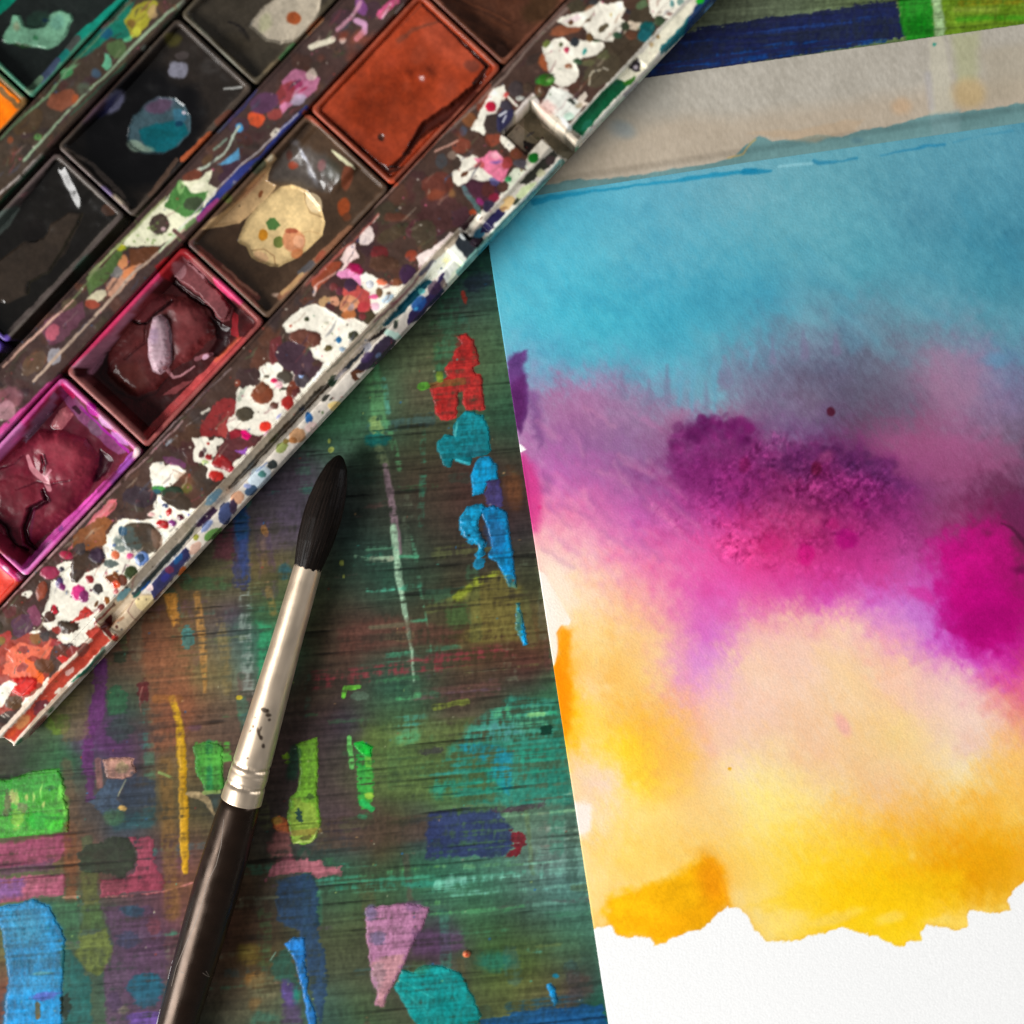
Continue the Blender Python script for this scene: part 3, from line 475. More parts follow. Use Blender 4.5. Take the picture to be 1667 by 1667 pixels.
# lower ochre patch with crisp edge
PG(p,'D6',[(365,1312),(430,1290),(500,1270),(600,1240),(680,1190),(740,1142),(790,1150),(832,1200),(847,1240),(862,1342),(800,1392),(740,1442),(610,1482),(600,1502),(550,1507),(540,1482),(440,1482),(393,1467),(378,1430),(345,1380)],(252,182,4),a=.95,s=20,w=9,v=26)
BL(p,'D6',795,1250,56,120,-12,(235,142,4),a=.8,s=34,w=8); PG(p,'D6',[(440,1400),(640,1380),(760,1330),(840,1300),(800,1392),(610,1480),(560,1470)],(248,168,0),a=.5,s=16); LN(p,'D6',[(760,1150),(815,1185),(840,1250),(860,1340)],9,(236,150,20),a=.6,s=3)
# big yellow band texture
PG(p,'D5',[(560,1180),(760,1090),(960,1120),(1100,1090),(1300,1060),(1430,1020),(1440,1190),(1280,1240),(1150,1260),(960,1230),(820,1230)],(253,204,18),a=.5,s=30,w=10,v=16,d=.05)
PG(p,'D5',[(1420,1180),(1400,1000),(1500,900),(1600,960),(1640,1060),(1600,1150),(1530,1205)],(238,166,8),a=.42,s=26,w=6,v=14)
for x,y,rx,ry in ((900,1235,120,22),(1120,1235,60,26),(700,1250,90,40),(1320,1250,60,22),(860,1000,16,12),(1210,985,16,22)): BL(p,'D5',x,y,rx,ry,-15,(251,216,110),a=.55,s=10,w=5)
# dark violet stroke at the left edge
PG(p,'D4',[(88,222),(128,140),(168,98),(255,93),(248,130),(212,172),(250,255),(245,330),(256,420),(232,560),(182,655),(150,600),(118,400)],(92,40,108),a=.85,s=9,w=6,v=50); PG(p,'D4',[(118,330),(230,250),(236,470),(190,640),(150,590)],(84,22,84),a=.6,s=16)
PG(p,'D4',[(246,340),(325,400),(335,560),(352,700),(328,724),(268,600)],(112,62,124),a=.6,s=18,w=8,v=30); PG(p,'D4',[(190,770),(280,850),(330,1000),(345,1180),(310,1330),(262,1330),(225,1050)],(212,44,130),a=.72,s=20,w=5); LN(p,'D4',[(200,820),(235,1000),(262,1250)],30,(180,24,108),a=.6,s=8)
PG(p,'D4',[(345,900),(420,950),(390,1060),(340,1040)],(120,60,120),a=.35,s=16); BL(p,'D4',330,1150,16,16,0,(210,40,120),a=.6,s=5)
PG(p,'D4',[(160,716),(200,724),(236,760),(176,788)],(252,248,246),w=.8); BL(p,'D4',108,332,12,16,0,(244,238,240),w=.6)
# violet cluster
PG(p,'D3',[(250,600),(265,505),(295,470),(345,460),(385,490),(430,473),(490,453),(542,470),(578,530),(584,575),(560,640),(480,690),(420,720),(370,730),(300,710),(245,660)],(122,36,106),a=.22,s=44,w=16,v=46)
PG(p,'D3',[(240,560),(420,500),(600,560),(780,560),(960,560),(1120,620),(1240,760),(1180,860),(900,840),(640,800),(380,800),(240,700)],(138,36,112),a=.40,s=52,w=18,v=60)
for i in range(70):
    k_=_rs.rand(); x=250+330*k_+_rs.normal(0,14); y=490-60*math.sin(k_*3.1)+_rs.uniform(0,110)
    r_=_rs.uniform(9,26); BL(p,'D3',x,y,r_,r_*.9,0,[(88,14,78),(120,28,104),(150,44,120)][_rs.randint(3)],a=_rs.uniform(.2,.5),s=6,w=3)
for i in range(60):
    x=_rs.uniform(640,1160); y=590+_rs.normal(0,30)+max(0,(x-900)*.35); r_=_rs.uniform(8,24); BL(p,'D3',x,y,r_,r_*.8,0,[(84,30,80),(110,36,96),(70,28,74)][_rs.randint(3)],a=_rs.uniform(.2,.5),s=6,w=3)
BL(p,'D3',340,505,50,44,0,(84,8,74),a=.6,s=26,w=9); BL(p,'D3',470,500,90,30,0,(112,20,96),a=.5,s=24,w=9)
PG(p,'D3',[(645,640),(680,590),(750,572),(830,568),(865,600),(840,660),(780,705),(700,695)],(98,36,92),a=.6,s=22,w=12,v=40); BL(p,'D3',822,656,24,30,0,(112,16,60),a=.85,s=6,w=3); BL(p,'D3',865,610,40,24,-20,(176,76,128),a=.6,s=10)
PG(p,'D3',[(880,600),(960,556),(1020,580),(1120,640),(1210,740),(1160,760),(1050,700),(930,680)],(92,40,94),a=.55,s=30,w=12,v=40); PG(p,'D3',[(220,640),(300,640),(420,700),(540,760),(500,800),(380,760),(250,720)],(150,52,124),a=.5,s=24,w=8)
BL(p,'D3',882,425,18,18,0,(76,24,46),s=4,w=1.5); BL(p,'D3',530,640,24,34,0,(130,16,80),a=.6,s=8,w=4); BL(p,'D3',950,945,44,40,0,(190,0,124),a=.7,s=10,w=6); BL(p,'D3',775,1005,34,44,0,(208,14,120),a=.7,s=10,w=6); BL(p,'D3',1000,805,34,26,0,(140,10,100),a=.6,s=10,w=5); BL(p,'D3',890,885,24,24,0,(190,20,110),a=.5,s=8,w=4); BL(p,'D3',640,960,40,44,0,(212,30,120),a=.4,s=12,w=6)
# saturated magenta
PG(p,'D3',[(1310,960),(1380,920),(1460,880),(1560,900),(1640,1000),(1655,1150),(1662,1250),(1622,1362),(1540,1392),(1440,1352),(1330,1300),(1318,1200),(1350,1100)],(190,2,122),a=.6,s=52,w=22,v=40); PG(p,'D3',[(1320,1200),(1420,1180),(1600,1150),(1655,1200),(1620,1362),(1540,1392),(1440,1352),(1328,1302)],(186,0,120),a=.5,s=7,w=6); BL(p,'D3',1520,1280,110,60,-15,(160,0,104),a=.5,s=22,w=8)
PG(p,'D3',[(1180,1140),(1260,1130),(1310,1180),(1290,1210),(1220,1180)],(212,30,140),a=.5,s=12,w=5)
LN(p,'D3',[(1575,880),(1620,900),(1650,935),(1700,990)],[6,12,20,26],(70,18,48),a=.85,s=4); BL(p,'D3',1660,1070,40,16,0,(104,8,70),a=.7,s=10); PG(p,'D3',[(1540,800),(1700,740),(1700,960),(1600,880)],(104,34,80),a=.5,s=26,w=8)
# blue fringe spikes
for x,y0,y1,wd in ((215,235,380,22),(370,310,400,18),(30,270,360,26),(450,200,300,40),(770,100,200,24),(640,130,220,20),(140,300,380,24),(900,110,180,24)): LN(p,'D3',[(x,y0),(x+4,y1)],[wd*.4,wd*1.6],(126,112,146),a=.45,s=8,w=3)
for x,y0,y1 in ((320,260,420),(560,180,240),(410,240,420),(270,300,400)): LN(p,'D3',[(x,y0),(x-4,y1)],[30,10],(100,166,192),a=.5,s=8,w=3)
BL(p,'D3',1560,215,50,26,0,(96,150,182),a=.6,s=14,w=5); PG(p,'D3',[(1280,180),(1480,200),(1500,360),(1350,440),(1290,330)],(164,118,150),a=.4,s=26,w=6); PG(p,'D3',[(1120,540),(1250,510),(1650,560),(1650,640),(1400,720),(1180,680)],(174,84,134),a=.35,s=26,w=8)
# lifted pink wedges lower right
PG(p,'D5',[(1040,290),(1130,260),(1330,160),(1530,290),(1620,380),(1560,480),(1480,555),(1430,555),(1340,430),(1290,400),(1240,436),(1150,350)],(247,206,190),a=.26,s=5,w=3,v=8); PG(p,'D5',[(800,120),(900,160),(1060,300),(1250,470),(1180,480),(960,320)],(248,208,150),a=.35,s=18,w=6); BL(p,'D5',930,450,50,24,60,(240,160,170),a=.5,s=10); BL(p,'D5',470,628,8,8,0,(240,180,20))
LN(p,'D5',[(280,120),(300,330),(400,560)],30,(240,160,150),a=.25,s=20)
# deeper blues, streaks slanting across the wash
for i in range(60):
    x = _rs.uniform(820, 1667); y = _rs.uniform(320, 560); LN(p,'X',[(x,y),(x+_rs.uniform(20,70),y+_rs.uniform(20,60))],_rs.uniform(8,26),[(60,150,180),(120,185,200),(90,165,185)][_rs.randint(3)],a=.16,s=16,w=6)
for i in range(50):
    x = _rs.uniform(870, 1100); y = _rs.uniform(660, 900); LN(p,'X',[(x,y),(x+_rs.uniform(20,60),y+_rs.uniform(15,50))],_rs.uniform(4,12),[(210,130,180),(150,90,150),(236,160,190)][_rs.randint(3)],a=.18,s=8,w=5)
# pigment line where the paint ran against the tape
LN(p,'D1',[(330,480),(440,448),(640,420),(880,385),(1150,355),(1300,330),(1600,292),(1667,288)],[40,34,16,14,16,30,22,30],(20,138,178),a=.75,s=3,w=2); LN(p,'D2',[(-20,1035),(60,1035),(140,1030)],[40,36,16],(20,130,170),a=.75,s=3,w=2); LN(p,'D2',[(400,970),(430,985),(560,975),(660,955)],[20,26,10,14],(40,130,165),a=.8,s=3,w=2); LN(p,'D2',[(800,935),(960,905),(1060,885),(1190,868)],[6,12,20,14],(40,130,168),a=.8,s=3,w=2); LN(p,'D2',[(1240,860),(1420,820),(1600,790)],[10,12,20],(60,140,170),a=.5,s=3,w=2.5,d=.1); LN(p,'D2',[(190,1005),(390,985)],16,(150,205,215),a=.7,s=3)
G2 = np.clip(1 - ((UU - 1290) / 270) ** 2 - ((VV - 795 - (UU - 1290) * .16) / 120) ** 2, 0, 1)
p.rgb *= 1 - (G2 * (0.85 + 0.9 * (NW1 + NW2)))[..., None] * np.array([.20, .34, .16], np.float32)
GR = np.clip(1.15 * (1 - ((UU - 1285) / 265) ** 2 - ((VV - 822 - (UU - 1285) * .14) / 128) ** 2), 0, 1)
GR = np.clip(GR + (NB1 * 1.1 + NW2 * 0.9) * sst(0, .35, GR) * 1.2, 0, 1)
GR = GR * GR * (3 - 2 * GR) * np.clip(0.62 + 1.6 * (NB2 + 0.5 * NW1), 0.15, 1)
ret = fbm(UU, VV, 5.5, octs=3, seed=91); ret2 = fbm(UU, VV, 22, octs=2, seed=92)
spk = np.clip(sst(.55, .72, ret) * .8 + sst(.52, .75, ret2) * .55, 0, 1) * GR
p.rgb *= 1 - spk[..., None] * np.array([.24, .50, .28], np.float32)
p.rgb += (sst(.47, .25, ret) * GR * .15)[..., None] * np.array([1., .5, .7], np.float32)
res = (FIB * .5 + FIB2 * .5 + NF * .3)
p.rgb *= (1 + res * .10)[..., None]
p.rgb *= 1 - (rim_ * (0.5 + NW1) * 0.34)[..., None] * np.array([0.25, 0.6, 1.5], np.float32)
p.rgb = np.clip(p.rgb, 0, 1)
p.rgb = np.array([246, 246, 245], np.float32) / 255 * (1 - m[..., None]) + p.rgb * m[..., None]
# white slivers at the left edge
PG(p,'D6',[(60,-60),(95,-40),(205,150),(196,172),(165,172),(142,205),(150,262),(136,335),(118,364)],(250,244,234),a=.92,s=2.2,w=1.6,v=4); PG(p,'D6',[(70,-130),(180,-60),(230,100),(160,170)],(251,232,208),a=.6,s=26,v=4)
PG(p,'D6',[(190,905),(292,920),(286,1030),(215,1058)],(249,238,230),a=.85,s=9,w=3,v=4)
# tape: tan over the board, grey blue where the wash shows through
TLO = lambda u: np.where(u < 1217, 316 + (u - 888) * (-51.5 / 329), 264.5 + (u - 1217) * (-64.7 / 450))
TP = Canvas((181, 174, 161))
TP.rgb += (FIB * 0.10 + FIB2 * 0.06 + NB1 * 0.06)[..., None]
q = TP
PG(q,'X',[(600,180),(1200,190),(1700,120),(1700,200),(1200,262),(600,360)],(186,164,138),a=.5,s=40,v=6); PG(q,'X',[(840,60),(1100,110),(1100,190),(930,260),(840,240)],(160,156,146),a=.4,s=30)
LN(q,'D2',[(1130,150),(1160,400),(1180,700)],[70,110,150],(196,190,170),a=.8,s=8,w=3); LN(q,'D2',[(1090,450),(1110,650)],40,(170,166,170),a=.5,s=10); PG(q,'D2',[(1230,200),(1400,180),(1390,480),(1270,500)],(170,172,126),a=.6,s=20); BL(q,'D2',1340,560,100,90,0,(198,168,110),a=.6,s=22); BL(q,'D2',1130,265,12,12,0,(60,150,130)); PG(q,'D2',[(1400,300),(1700,250),(1700,600),(1450,620)],(178,166,144),a=.6,s=24)
BL(q,'D2',930,640,60,50,0,(200,160,120),a=.5,s=14); BL(q,'D1',880,30,70,40,30,(140,150,150),a=.5,s=12); BL(q,'V',720,1170,110,70,20,(150,158,160),a=.5,s=14)
PG(q,'X',[(850,330),(850,306),(899,300),(940,290),(960,294),(1010,288),(1060,282),(1120,272),(1190,258),(1214,236),(1235,222),(1260,230),(1300,226),(1330,218),(1370,224),(1400,212),(1440,206),(1517,188),(1600,178),(1720,158),(1720,240),(1217,300),(850,360)],(98,140,142),a=.94,s=2,w=3,v=18)
LN(q,'D1',[(1500,215),(1590,190),(1640,120),(1667,100)],10,(196,160,96),a=.8,s=4); PG(q,'D2',[(0,800),(100,820),(400,860),(640,790),(700,720),(600,720),(300,780)],(186,160,130),a=.55,s=8)
BL(q,'D2',660,850,36,20,0,(84,124,134),a=.7,s=5); LN(q,'D2',[(0,960),(600,890),(1667,730)],18,(110,150,150),a=.5,s=5); PG(q,'D2',[(1100,690),(1280,660),(1280,800),(1110,820)],(126,158,160),a=.5,s=8)
# ------------------------------------------------------------------ the palette: mixing strips, rail and pans
PL = Canvas((52, 44, 38)); PL.rag = 2.6; PL.ragg = 0.0
s_ = PL
def ABR(cv, a0, a1, b0, b1, c, **k):
    pts = [ab2uv(a0, b0), ab2uv(a1, b0), ab2uv(a1, b1), ab2uv(a0, b1)]
    PG(cv, 'X', pts, c, **k)
def ABL(cv, a0, b0, a1, b1, wd, c, **k):
    LN(cv, 'X', [ab2uv(a0, b0), ab2uv(a1, b1)], wd, c, **k)
# ground colours of the strips: layer on layer of dried, mixed paint
ABR(s_, -960, 960, 675, 862, (72, 52, 44), w=1); ABR(s_, -960, 960, 404, 487, (70, 52, 48), w=1); ABR(s_, -960, 960, 150, 224, (64, 52, 42), w=1)
_rs = np.random.RandomState(12)
brown = [(60,40,46),(80,52,42),(66,60,44),(96,58,44),(52,44,40),(74,44,50),(84,62,46),(58,50,40),(104,62,44),(66,38,40),(80,42,42),(50,42,44)]
for i in range(520):
    k = _rs.randint(3); a = _rs.uniform(-900, 880)
    b = [_rs.uniform(676, 815), _rs.uniform(406, 485), _rs.uniform(152, 222)][k]
    u, v = ab2uv(a, b)
    if not (-40 < u < 1240 and -40 < v < 1260): continue
    rr = _rs.uniform(4, 24) if k == 0 else _rs.uniform(4, 15)
    BL(s_, 'X', u, v, rr * _rs.uniform(.8, 1.6), rr * _rs.uniform(.5, 1), _rs.uniform(0, 180), brown[_rs.randint(len(brown))], a=_rs.uniform(.3, .7), w=rr * .55, s=_rs.choice([1.5, 4, 8]), v=18, h=_rs.uniform(0, .05))
WH = (247, 240, 222); RD = (190, 36, 34); DK = (58, 46, 42); BR = (104, 58, 40); PK = (236, 150, 178)
# --- outer strip, lower left
PG(s_,'A6',[(-80,1000),(60,900),(170,850),(330,900),(300,1000),(290,1150),(200,1260),(60,1330),(-80,1400)],(150,58,44),w=5,v=30)
PG(s_,'U',[(60,560),(180,470),(300,500),(380,520),(450,460),(490,460),(460,560),(400,640),(300,600),(250,620),(260,690),(310,740),(350,720),(400,800),(330,860),(200,880),(110,800),(30,760),(50,640)],(224,108,80),w=3,v=26)
PG(s_,'U',[(230,620),(300,660),(370,740),(410,800),(380,860),(300,800),(240,740)],(228,96,40),w=3); PG(s_,'U',[(110,800),(230,790),(330,800),(330,900),(260,960),(190,970),(110,920)],(200,38,32),w=4,h=.1,v=24)
for x,y,rx,ry,cc in ((215,545,46,46,(140,62,56)),(400,690,90,70,(96,60,36)),(550,570,70,60,(96,50,38)),(330,440,50,40,(130,86,40)),(410,430,46,40,(56,50,50)),(520,480,70,36,(150,34,36)),(660,560,70,50,(140,40,34)),(580,640,50,40,(196,40,34)),(60,430,60,50,(170,50,44)),(20,460,40,40,(120,100,40)),(210,700,60,40,(150,70,66)),(200,320,110,90,(92,58,80)),(320,240,60,90,(128,66,90)),(200,60,90,70,(84,50,46)),(80,180,70,70,(96,48,48)),(120,1020,90,60,(80,62,40)),(40,1180,60,40,(52,44,40)),(30,900,40,40,(90,50,70))): BL(s_,'U',x,y,rx,ry,_rs.uniform(-40,40),cc,a=.9,w=5,v=24)
PG(s_,'A6',[(350,450),(395,425),(440,430),(435,470),(415,500),(420,545),(470,560),(520,500),(590,465),(640,420),(630,330),(650,270),(700,200),(740,172),(860,184),(930,172),(890,140),(942,108),(940,40),(980,70),(1040,110),(1110,120),(1190,112),(1120,190),(1000,292),(960,230),(900,196),(760,196),(730,250),(760,330),(880,385),(940,380),(830,470),(780,560),(720,620),(660,690),(600,740),(580,790),(530,840),(500,870),(460,920),(430,905),(350,900),(370,850),(410,830),(470,810),(490,780),(430,790),(360,780),(330,820),(290,835),(260,800),(310,790),(262,742),(280,690),(300,640),(310,560),(332,540),(370,560),(385,510),(355,500)],WH,w=2.4,v=8,h=-.04)
PG(s_,'A6',[(990,260),(1190,110),(1170,200),(880,400),(820,420),(960,330)],WH,w=2,v=8)
PG(s_,'U',[(540,380),(600,400),(640,440),(700,400),(760,370),(800,400),(760,470),(690,500),(660,470),(580,480),(520,430)],WH,w=2.5,v=8)
BL(s_,'A6',160,625,36,22,-28,WH,w=2); BL(s_,'A6',215,848,34,11,-8,WH,w=2.5)
PG(s_,'A6',[(0,1190),(30,1160),(60,1148),(96,1165),(62,1200),(40,1240),(10,1290),(-40,1310),(-40,1200)],WH,w=2.5); PG(s_,'A6',[(138,1285),(160,1250),(202,1242),(195,1280),(150,1322)],WH,w=2); PG(s_,'A6',[(262,1155),(292,1128),(262,1185)],WH,w=1.5)
LN(s_,'U',[(10,1140),(60,1165)],12,WH,a=.7,d=.1); LN(s_,'U',[(40,1120),(80,1150)],10,WH,a=.7,d=.1)
PG(s_,'E',[(430,1250),(520,1130),(700,930),(762,918),(740,985),(600,1140),(460,1240)],(216,108,116),w=2.5,v=22); LN(s_,'E',[(520,1150),(720,960)],18,(232,160,160),a=.5,d=.1)
PG(s_,'A6',[(440,250),(640,140),(690,170),(640,250),(650,320),(560,340),(470,370),(430,330)],(140,84,46),w=4,v=26)
PG(s_,'A6',[(430,500),(420,440),(460,390),(500,345),(560,370),(620,345),(635,400),(600,440),(540,460),(490,500),(460,552),(420,532)],(68,52,42),w=2.5,h=.08); BL(s_,'A6',585,385,50,42,-20,(64,46,64),w=2.5,h=.05); BL(s_,'A6',480,345,36,40,0,(66,58,60),a=.9,w=2)
BL(s_,'A6',850,285,130,92,10,(78,66,52),a=.96,w=6,d=.02,v=26,h=.06); BL(s_,'A6',770,300,80,80,0,(74,92,90),a=.75,w=7,s=5,d=.12); BL(s_,'A6',735,240,28,26,0,(44,80,104),w=3); BL(s_,'A6',880,250,70,50,0,(62,50,40),a=.8,w=5,d=.05); BL(s_,'A6',950,290,34,60,-20,(120,90,72),a=.7,w=4); BL(s_,'A6',665,432,44,26,0,(66,80,76),a=.85,w=4,d=.1); BL(s_,'A6',640,350,20,20,0,(150,140,130),a=.5,s=4)
for x,y,rx,ry,cc in ((372,470,15,18,(60,56,66)),(590,587,32,33,(66,58,56)),(470,612,44,46,(214,52,128)),(505,632,30,36,(140,52,108)),(540,530,24,24,(140,36,40)),(680,530,44,30,(116,62,34)),(735,535,34,34,(104,54,36)),(695,505,16,22,(130,76,40)),(698,562,26,24,(222,92,50)),(700,600,16,18,(196,110,110)),(790,492,40,40,(54,66,34)),(360,555,26,30,(76,56,104)),(375,575,20,22,(120,40,100)),(400,385,40,26,(170,30,66)),(300,490,60,40,(158,48,80)),(250,600,34,60,(140,66,44)),(782,388,22,20,(222,84,140)),(695,384,24,24,(212,110,70)),(855,405,44,42,(98,128,184)),(850,402,26,26,(50,72,104)),(690,325,10,10,(90,110,150)),(645,660,20,22,(146,86,38)),(612,705,24,26,(120,50,42)),(578,678,9,20,(110,70,40)),(415,820,62,38,(72,52,40)),(330,715,24,34,(84,50,46)),(325,718,16,20,(196,36,50)),(300,755,30,34,(78,50,42)),(640,492,8,10,(230,160,160)),(1000,88,18,16,(70,74,110)),(1022,125,16,24,(176,36,32)),(1090,156,22,18,(96,40,46)),(1042,187,28,20,(140,54,132)),(978,200,30,24,(182,30,36)),(985,180,22,14,(246,190,190)),(968,156,10,8,(150,190,196)),(910,140,20,14,(246,196,190)),(1135,135,8,10,(130,130,190)),(1030,150,8,10,(222,120,40)),(100,660,60,34,(80,56,46)),(690,570,10,10,(220,60,30)),(545,595,10,8,(90,40,60)),(400,605,5,12,(130,150,190)),(680,560,6,6,(210,110,120))):
    BL(s_,'A6',x,y,rx,ry,_rs.uniform(-25,25),cc,w=1.3,h=.05)
PG(s_,'U',[(630,295),(710,240),(720,190),(770,150),(850,210),(800,245),(700,280)],(196,50,42),w=1.8,h=.06); LN(s_,'U',[(490,150),(505,200)],40,(206,40,60),w=2,a=.9)
BL(s_,'U',615,330,110,40,8,(70,56,44),w=4,h=.05); BL(s_,'U',510,370,40,30,0,(150,48,36),w=3)
# --- outer strip, middle
PG(s_,'B1',[(170,230),(190,205),(240,196),(252,232),(292,203),(332,228),(374,255),(332,292),(282,332),(258,342),(222,337),(186,335),(174,280)],WH,w=1.8,v=6); PG(s_,'B1',[(240,160),(290,160),(380,200),(375,245),(320,215),(260,200)],(112,60,100),a=.8,w=2); LN(s_,'B1',[(300,240),(360,265)],6,(150,110,90),a=.7,w=.6)
PG(s_,'B1',[(195,400),(230,400),(290,450),(330,480),(440,480),(380,560),(300,560),(230,590),(205,540),(190,460)],WH,w=2,v=6)
BL(s_,'B1',225,355,46,20,5,(60,128,60),w=2); BL(s_,'B1',205,372,26,16,0,(40,80,90),w=2); BL(s_,'B1',300,385,60,44,0,(40,54,40),w=4,h=.05); BL(s_,'B1',385,350,36,34,0,(98,96,40),a=.8,w=4,s=5); BL(s_,'B1',100,400,100,60,0,(58,46,52),w=5); BL(s_,'B1',330,430,90,46,20,(62,50,40),w=5); BL(s_,'B1',380,300,60,30,20,(120,70,40),a=.5,s=8,w=4)
LN(s_,'B1',[(265,90),(300,60),(325,40)],18,(150,160,170),a=.7,d=.14,w=2)
for x,y,rx,ry,cc in ((252,457,20,14,(66,74,104)),(278,497,16,26,(172,38,34)),(346,528,22,18,(86,36,46)),(298,560,28,18,(132,54,124)),(240,570,36,26,(180,30,34)),(225,525,10,10,(160,190,196)),(396,510,8,9,(140,140,196))): BL(s_,'B1',x,y,rx,ry,20,cc,w=1.2,h=.04)
PG(s_,'Q',[(390,560),(500,400),(640,250),(760,300),(740,400),(690,500),(640,640),(540,600),(430,640)],(138,44,44),w=5,v=24); PG(s_,'Q',[(560,520),(650,470),(680,560),(640,640),(580,600)],(176,72,66),a=.8,w=4)
PG(s_,'Q',[(355,632),(400,640),(440,625),(480,622),(500,660),(540,655),(560,632),(620,650),(620,675),(560,690),(555,720),(568,770),(520,800),(525,870),(580,900),(660,910),(700,880),(730,850),(800,800),(830,720),(900,690),(880,790),(780,880),(660,980),(630,960),(520,930),(490,985),(505,900),(440,850),(375,830),(365,760),(390,710),(360,660)],WH,w=1.6,v=6)
PG(s_,'Q',[(690,530),(780,540),(850,620),(980,600),(940,680),(840,750),(760,800),(720,850),(700,920),(640,910),(560,890),(520,860),(560,770),(600,700),(640,640)],(92,42,44),w=2.5,h=.06,v=20); PG(s_,'Q',[(520,860),(580,760),(640,780),(700,860),(730,900),(690,935),(620,905)],(156,34,36),w=2.5,h=.05); PG(s_,'Q',[(680,560),(740,530),(800,540),(790,610),(700,640)],(150,30,44),a=.85,w=2)
PG(s_,'Q',[(790,540),(840,545),(885,610),(850,658),(800,620)],(226,10,110),w=1.4,h=.04); PG(s_,'Q',[(730,740),(800,740),(860,710),(830,770),(770,765)],(150,84,180),w=1.5); BL(s_,'Q',930,640,50,34,-30,(80,42,42),w=2)
for x,y,rx,ry,cc in ((432,775,22,32,(84,46,48)),(460,740,18,18,(120,100,100)),(497,800,32,28,(168,34,38)),(495,682,14,14,(180,60,50)),(565,968,68,48,(196,38,30)),(465,850,30,24,(206,222,150)),(700,910,24,24,(196,40,56))): BL(s_,'Q',x,y,rx,ry,10,cc,w=1.3,h=.04)
PG(s_,'Q',[(755,300),(760,210),(800,150),(860,150),(900,180),(960,130),(955,60),(970,0),(1020,-40),(1170,-40),(1160,30),(1110,80),(1180,130),(1240,110),(1250,40),(1310,30),(1340,80),(1420,140),(1500,100),(1540,60),(1560,-20),(1620,-60),(1640,0),(1560,120),(1380,280),(1200,460),(1060,560),(960,600),(880,580),(840,545),(740,530),(690,560),(670,510),(690,450),(740,420),(750,370)],WH,w=1.8,v=6,h=-.03)
PG(s_,'Q',[(750,300),(790,180),(850,150),(840,180),(800,250),(780,310)],(170,180,160),a=.7,w=2)
for x,y,rx,ry,rot,cc in ((985,235,98,90,0,(122,62,38)),(970,170,50,54,0,(118,66,42)),(1090,335,40,36,0,(92,58,44)),(825,412,80,66,0,(74,66,52)),(1190,80,80,54,10,(74,66,56)),(1260,190,60,90,20,(112,54,38)),(1210,310,52,62,0,(164,36,30)),(1290,230,44,56,0,(96,44,42)),(1340,100,66,80,-20,(70,62,66)),(1010,522,60,46,-30,(222,50,34)),(1087,112,30,26,0,(196,30,80)),(1022,70,24,13,0,(70,64,50)),(1180,180,34,18,0,(66,62,50)),(1335,55,26,26,0,(130,160,206)),(1130,150,40,30,0,(244,190,196)),(1030,590,40,20,-40,(236,190,216)),(1130,430,10,34,40,(170,170,220))): BL(s_,'Q',x,y,rx,ry,rot,cc,w=1.4,h=.05)
BL(s_,'Q',860,80,120,90,0,(64,46,44),w=5); BL(s_,'Q',1460,40,80,60,0,(60,40,46),w=3); BL(s_,'Q',760,130,30,30,0,(120,56,40),w=2); LN(s_,'Q',[(440,400),(500,365)],24,WH,a=.85,w=1.6,d=.05); LN(s_,'Q',[(300,520),(410,440)],8,(200,190,190),a=.5,d=.2)
# --- outer strip, centre
PG(s_,'A5',[(228,852),(280,800),(340,750),(420,725),(480,750),(540,790),(590,822),(640,808),(700,840),(748,860),(700,920),(600,1010),(500,1110),(450,1135),(482,1080),(420,1050),(388,1000),(388,960),(440,935),(452,905),(430,885),(360,878),(300,890),(250,886)],WH,w=2,v=6,h=-.03)
PG(s_,'A5',[(450,1135),(480,1090),(560,1060),(470,1180),(330,1300),(300,1290),(400,1190)],WH,w=2)
BL(s_,'A5',360,930,95,50,12,(104,62,50),w=2.5,h=.05); BL(s_,'A5',410,930,46,40,0,(104,60,48),w=2,h=.05); BL(s_,'A5',180,1000,40,90,10,(110,44,48),a=.8,w=4); BL(s_,'A5',300,1050,120,90,30,(66,46,56),w=5)
for x,y,rx,ry,rot,cc in ((367,815,16,15,0,(60,64,40)),(652,917,34,32,0,(58,58,40)),(560,940,18,22,0,(30,104,150)),(498,990,26,18,-20,(92,80,46)),(585,995,22,15,20,(150,170,186)),(272,853,10,8,0,(190,90,70)),(485,840,18,10,0,(214,210,186)),(408,795,8,8,0,(180,190,170)),(560,875,6,6,0,(240,180,170)),(520,900,5,5,0,(120,140,100)),(540,1010,6,4,0,(230,190,190))): BL(s_,'A5',x,y,rx,ry,rot,cc,w=1,h=.05)
PG(s_,'R',[(290,400),(380,270),(430,250),(440,330),(462,390),(400,420),(340,470),(300,560),(260,550),(330,440)],(242,214,206),w=2,v=6); PG(s_,'R',[(450,230),(490,160),(560,80),(590,130),(610,195),(580,250),(540,275),(470,265)],(240,220,212),w=2,v=6); PG(s_,'R',[(560,90),(650,-20),(660,0),(600,70)],(238,222,206),w=1.5); BL(s_,'R',455,228,16,22,0,(70,66,90),w=1)
PG(s_,'R',[(40,640),(60,560),(200,430),(300,430),(290,480),(180,590),(80,700)],(150,70,46),w=2.5,v=20); LN(s_,'R',[(60,660),(160,580),(260,520)],14,(224,190,180),a=.7,d=.1,w=2); LN(s_,'R',[(60,720),(80,660)],24,(226,200,190),a=.8,d=.08)
PG(s_,'R',[(250,540),(360,480),(480,530),(540,560),(530,620),(480,640),(400,570),(300,580)],(234,146,192),w=2,v=16); PG(s_,'R',[(355,470),(380,430),(470,440),(520,500),(490,545),(410,520)],(150,14,70),w=2,h=.05)
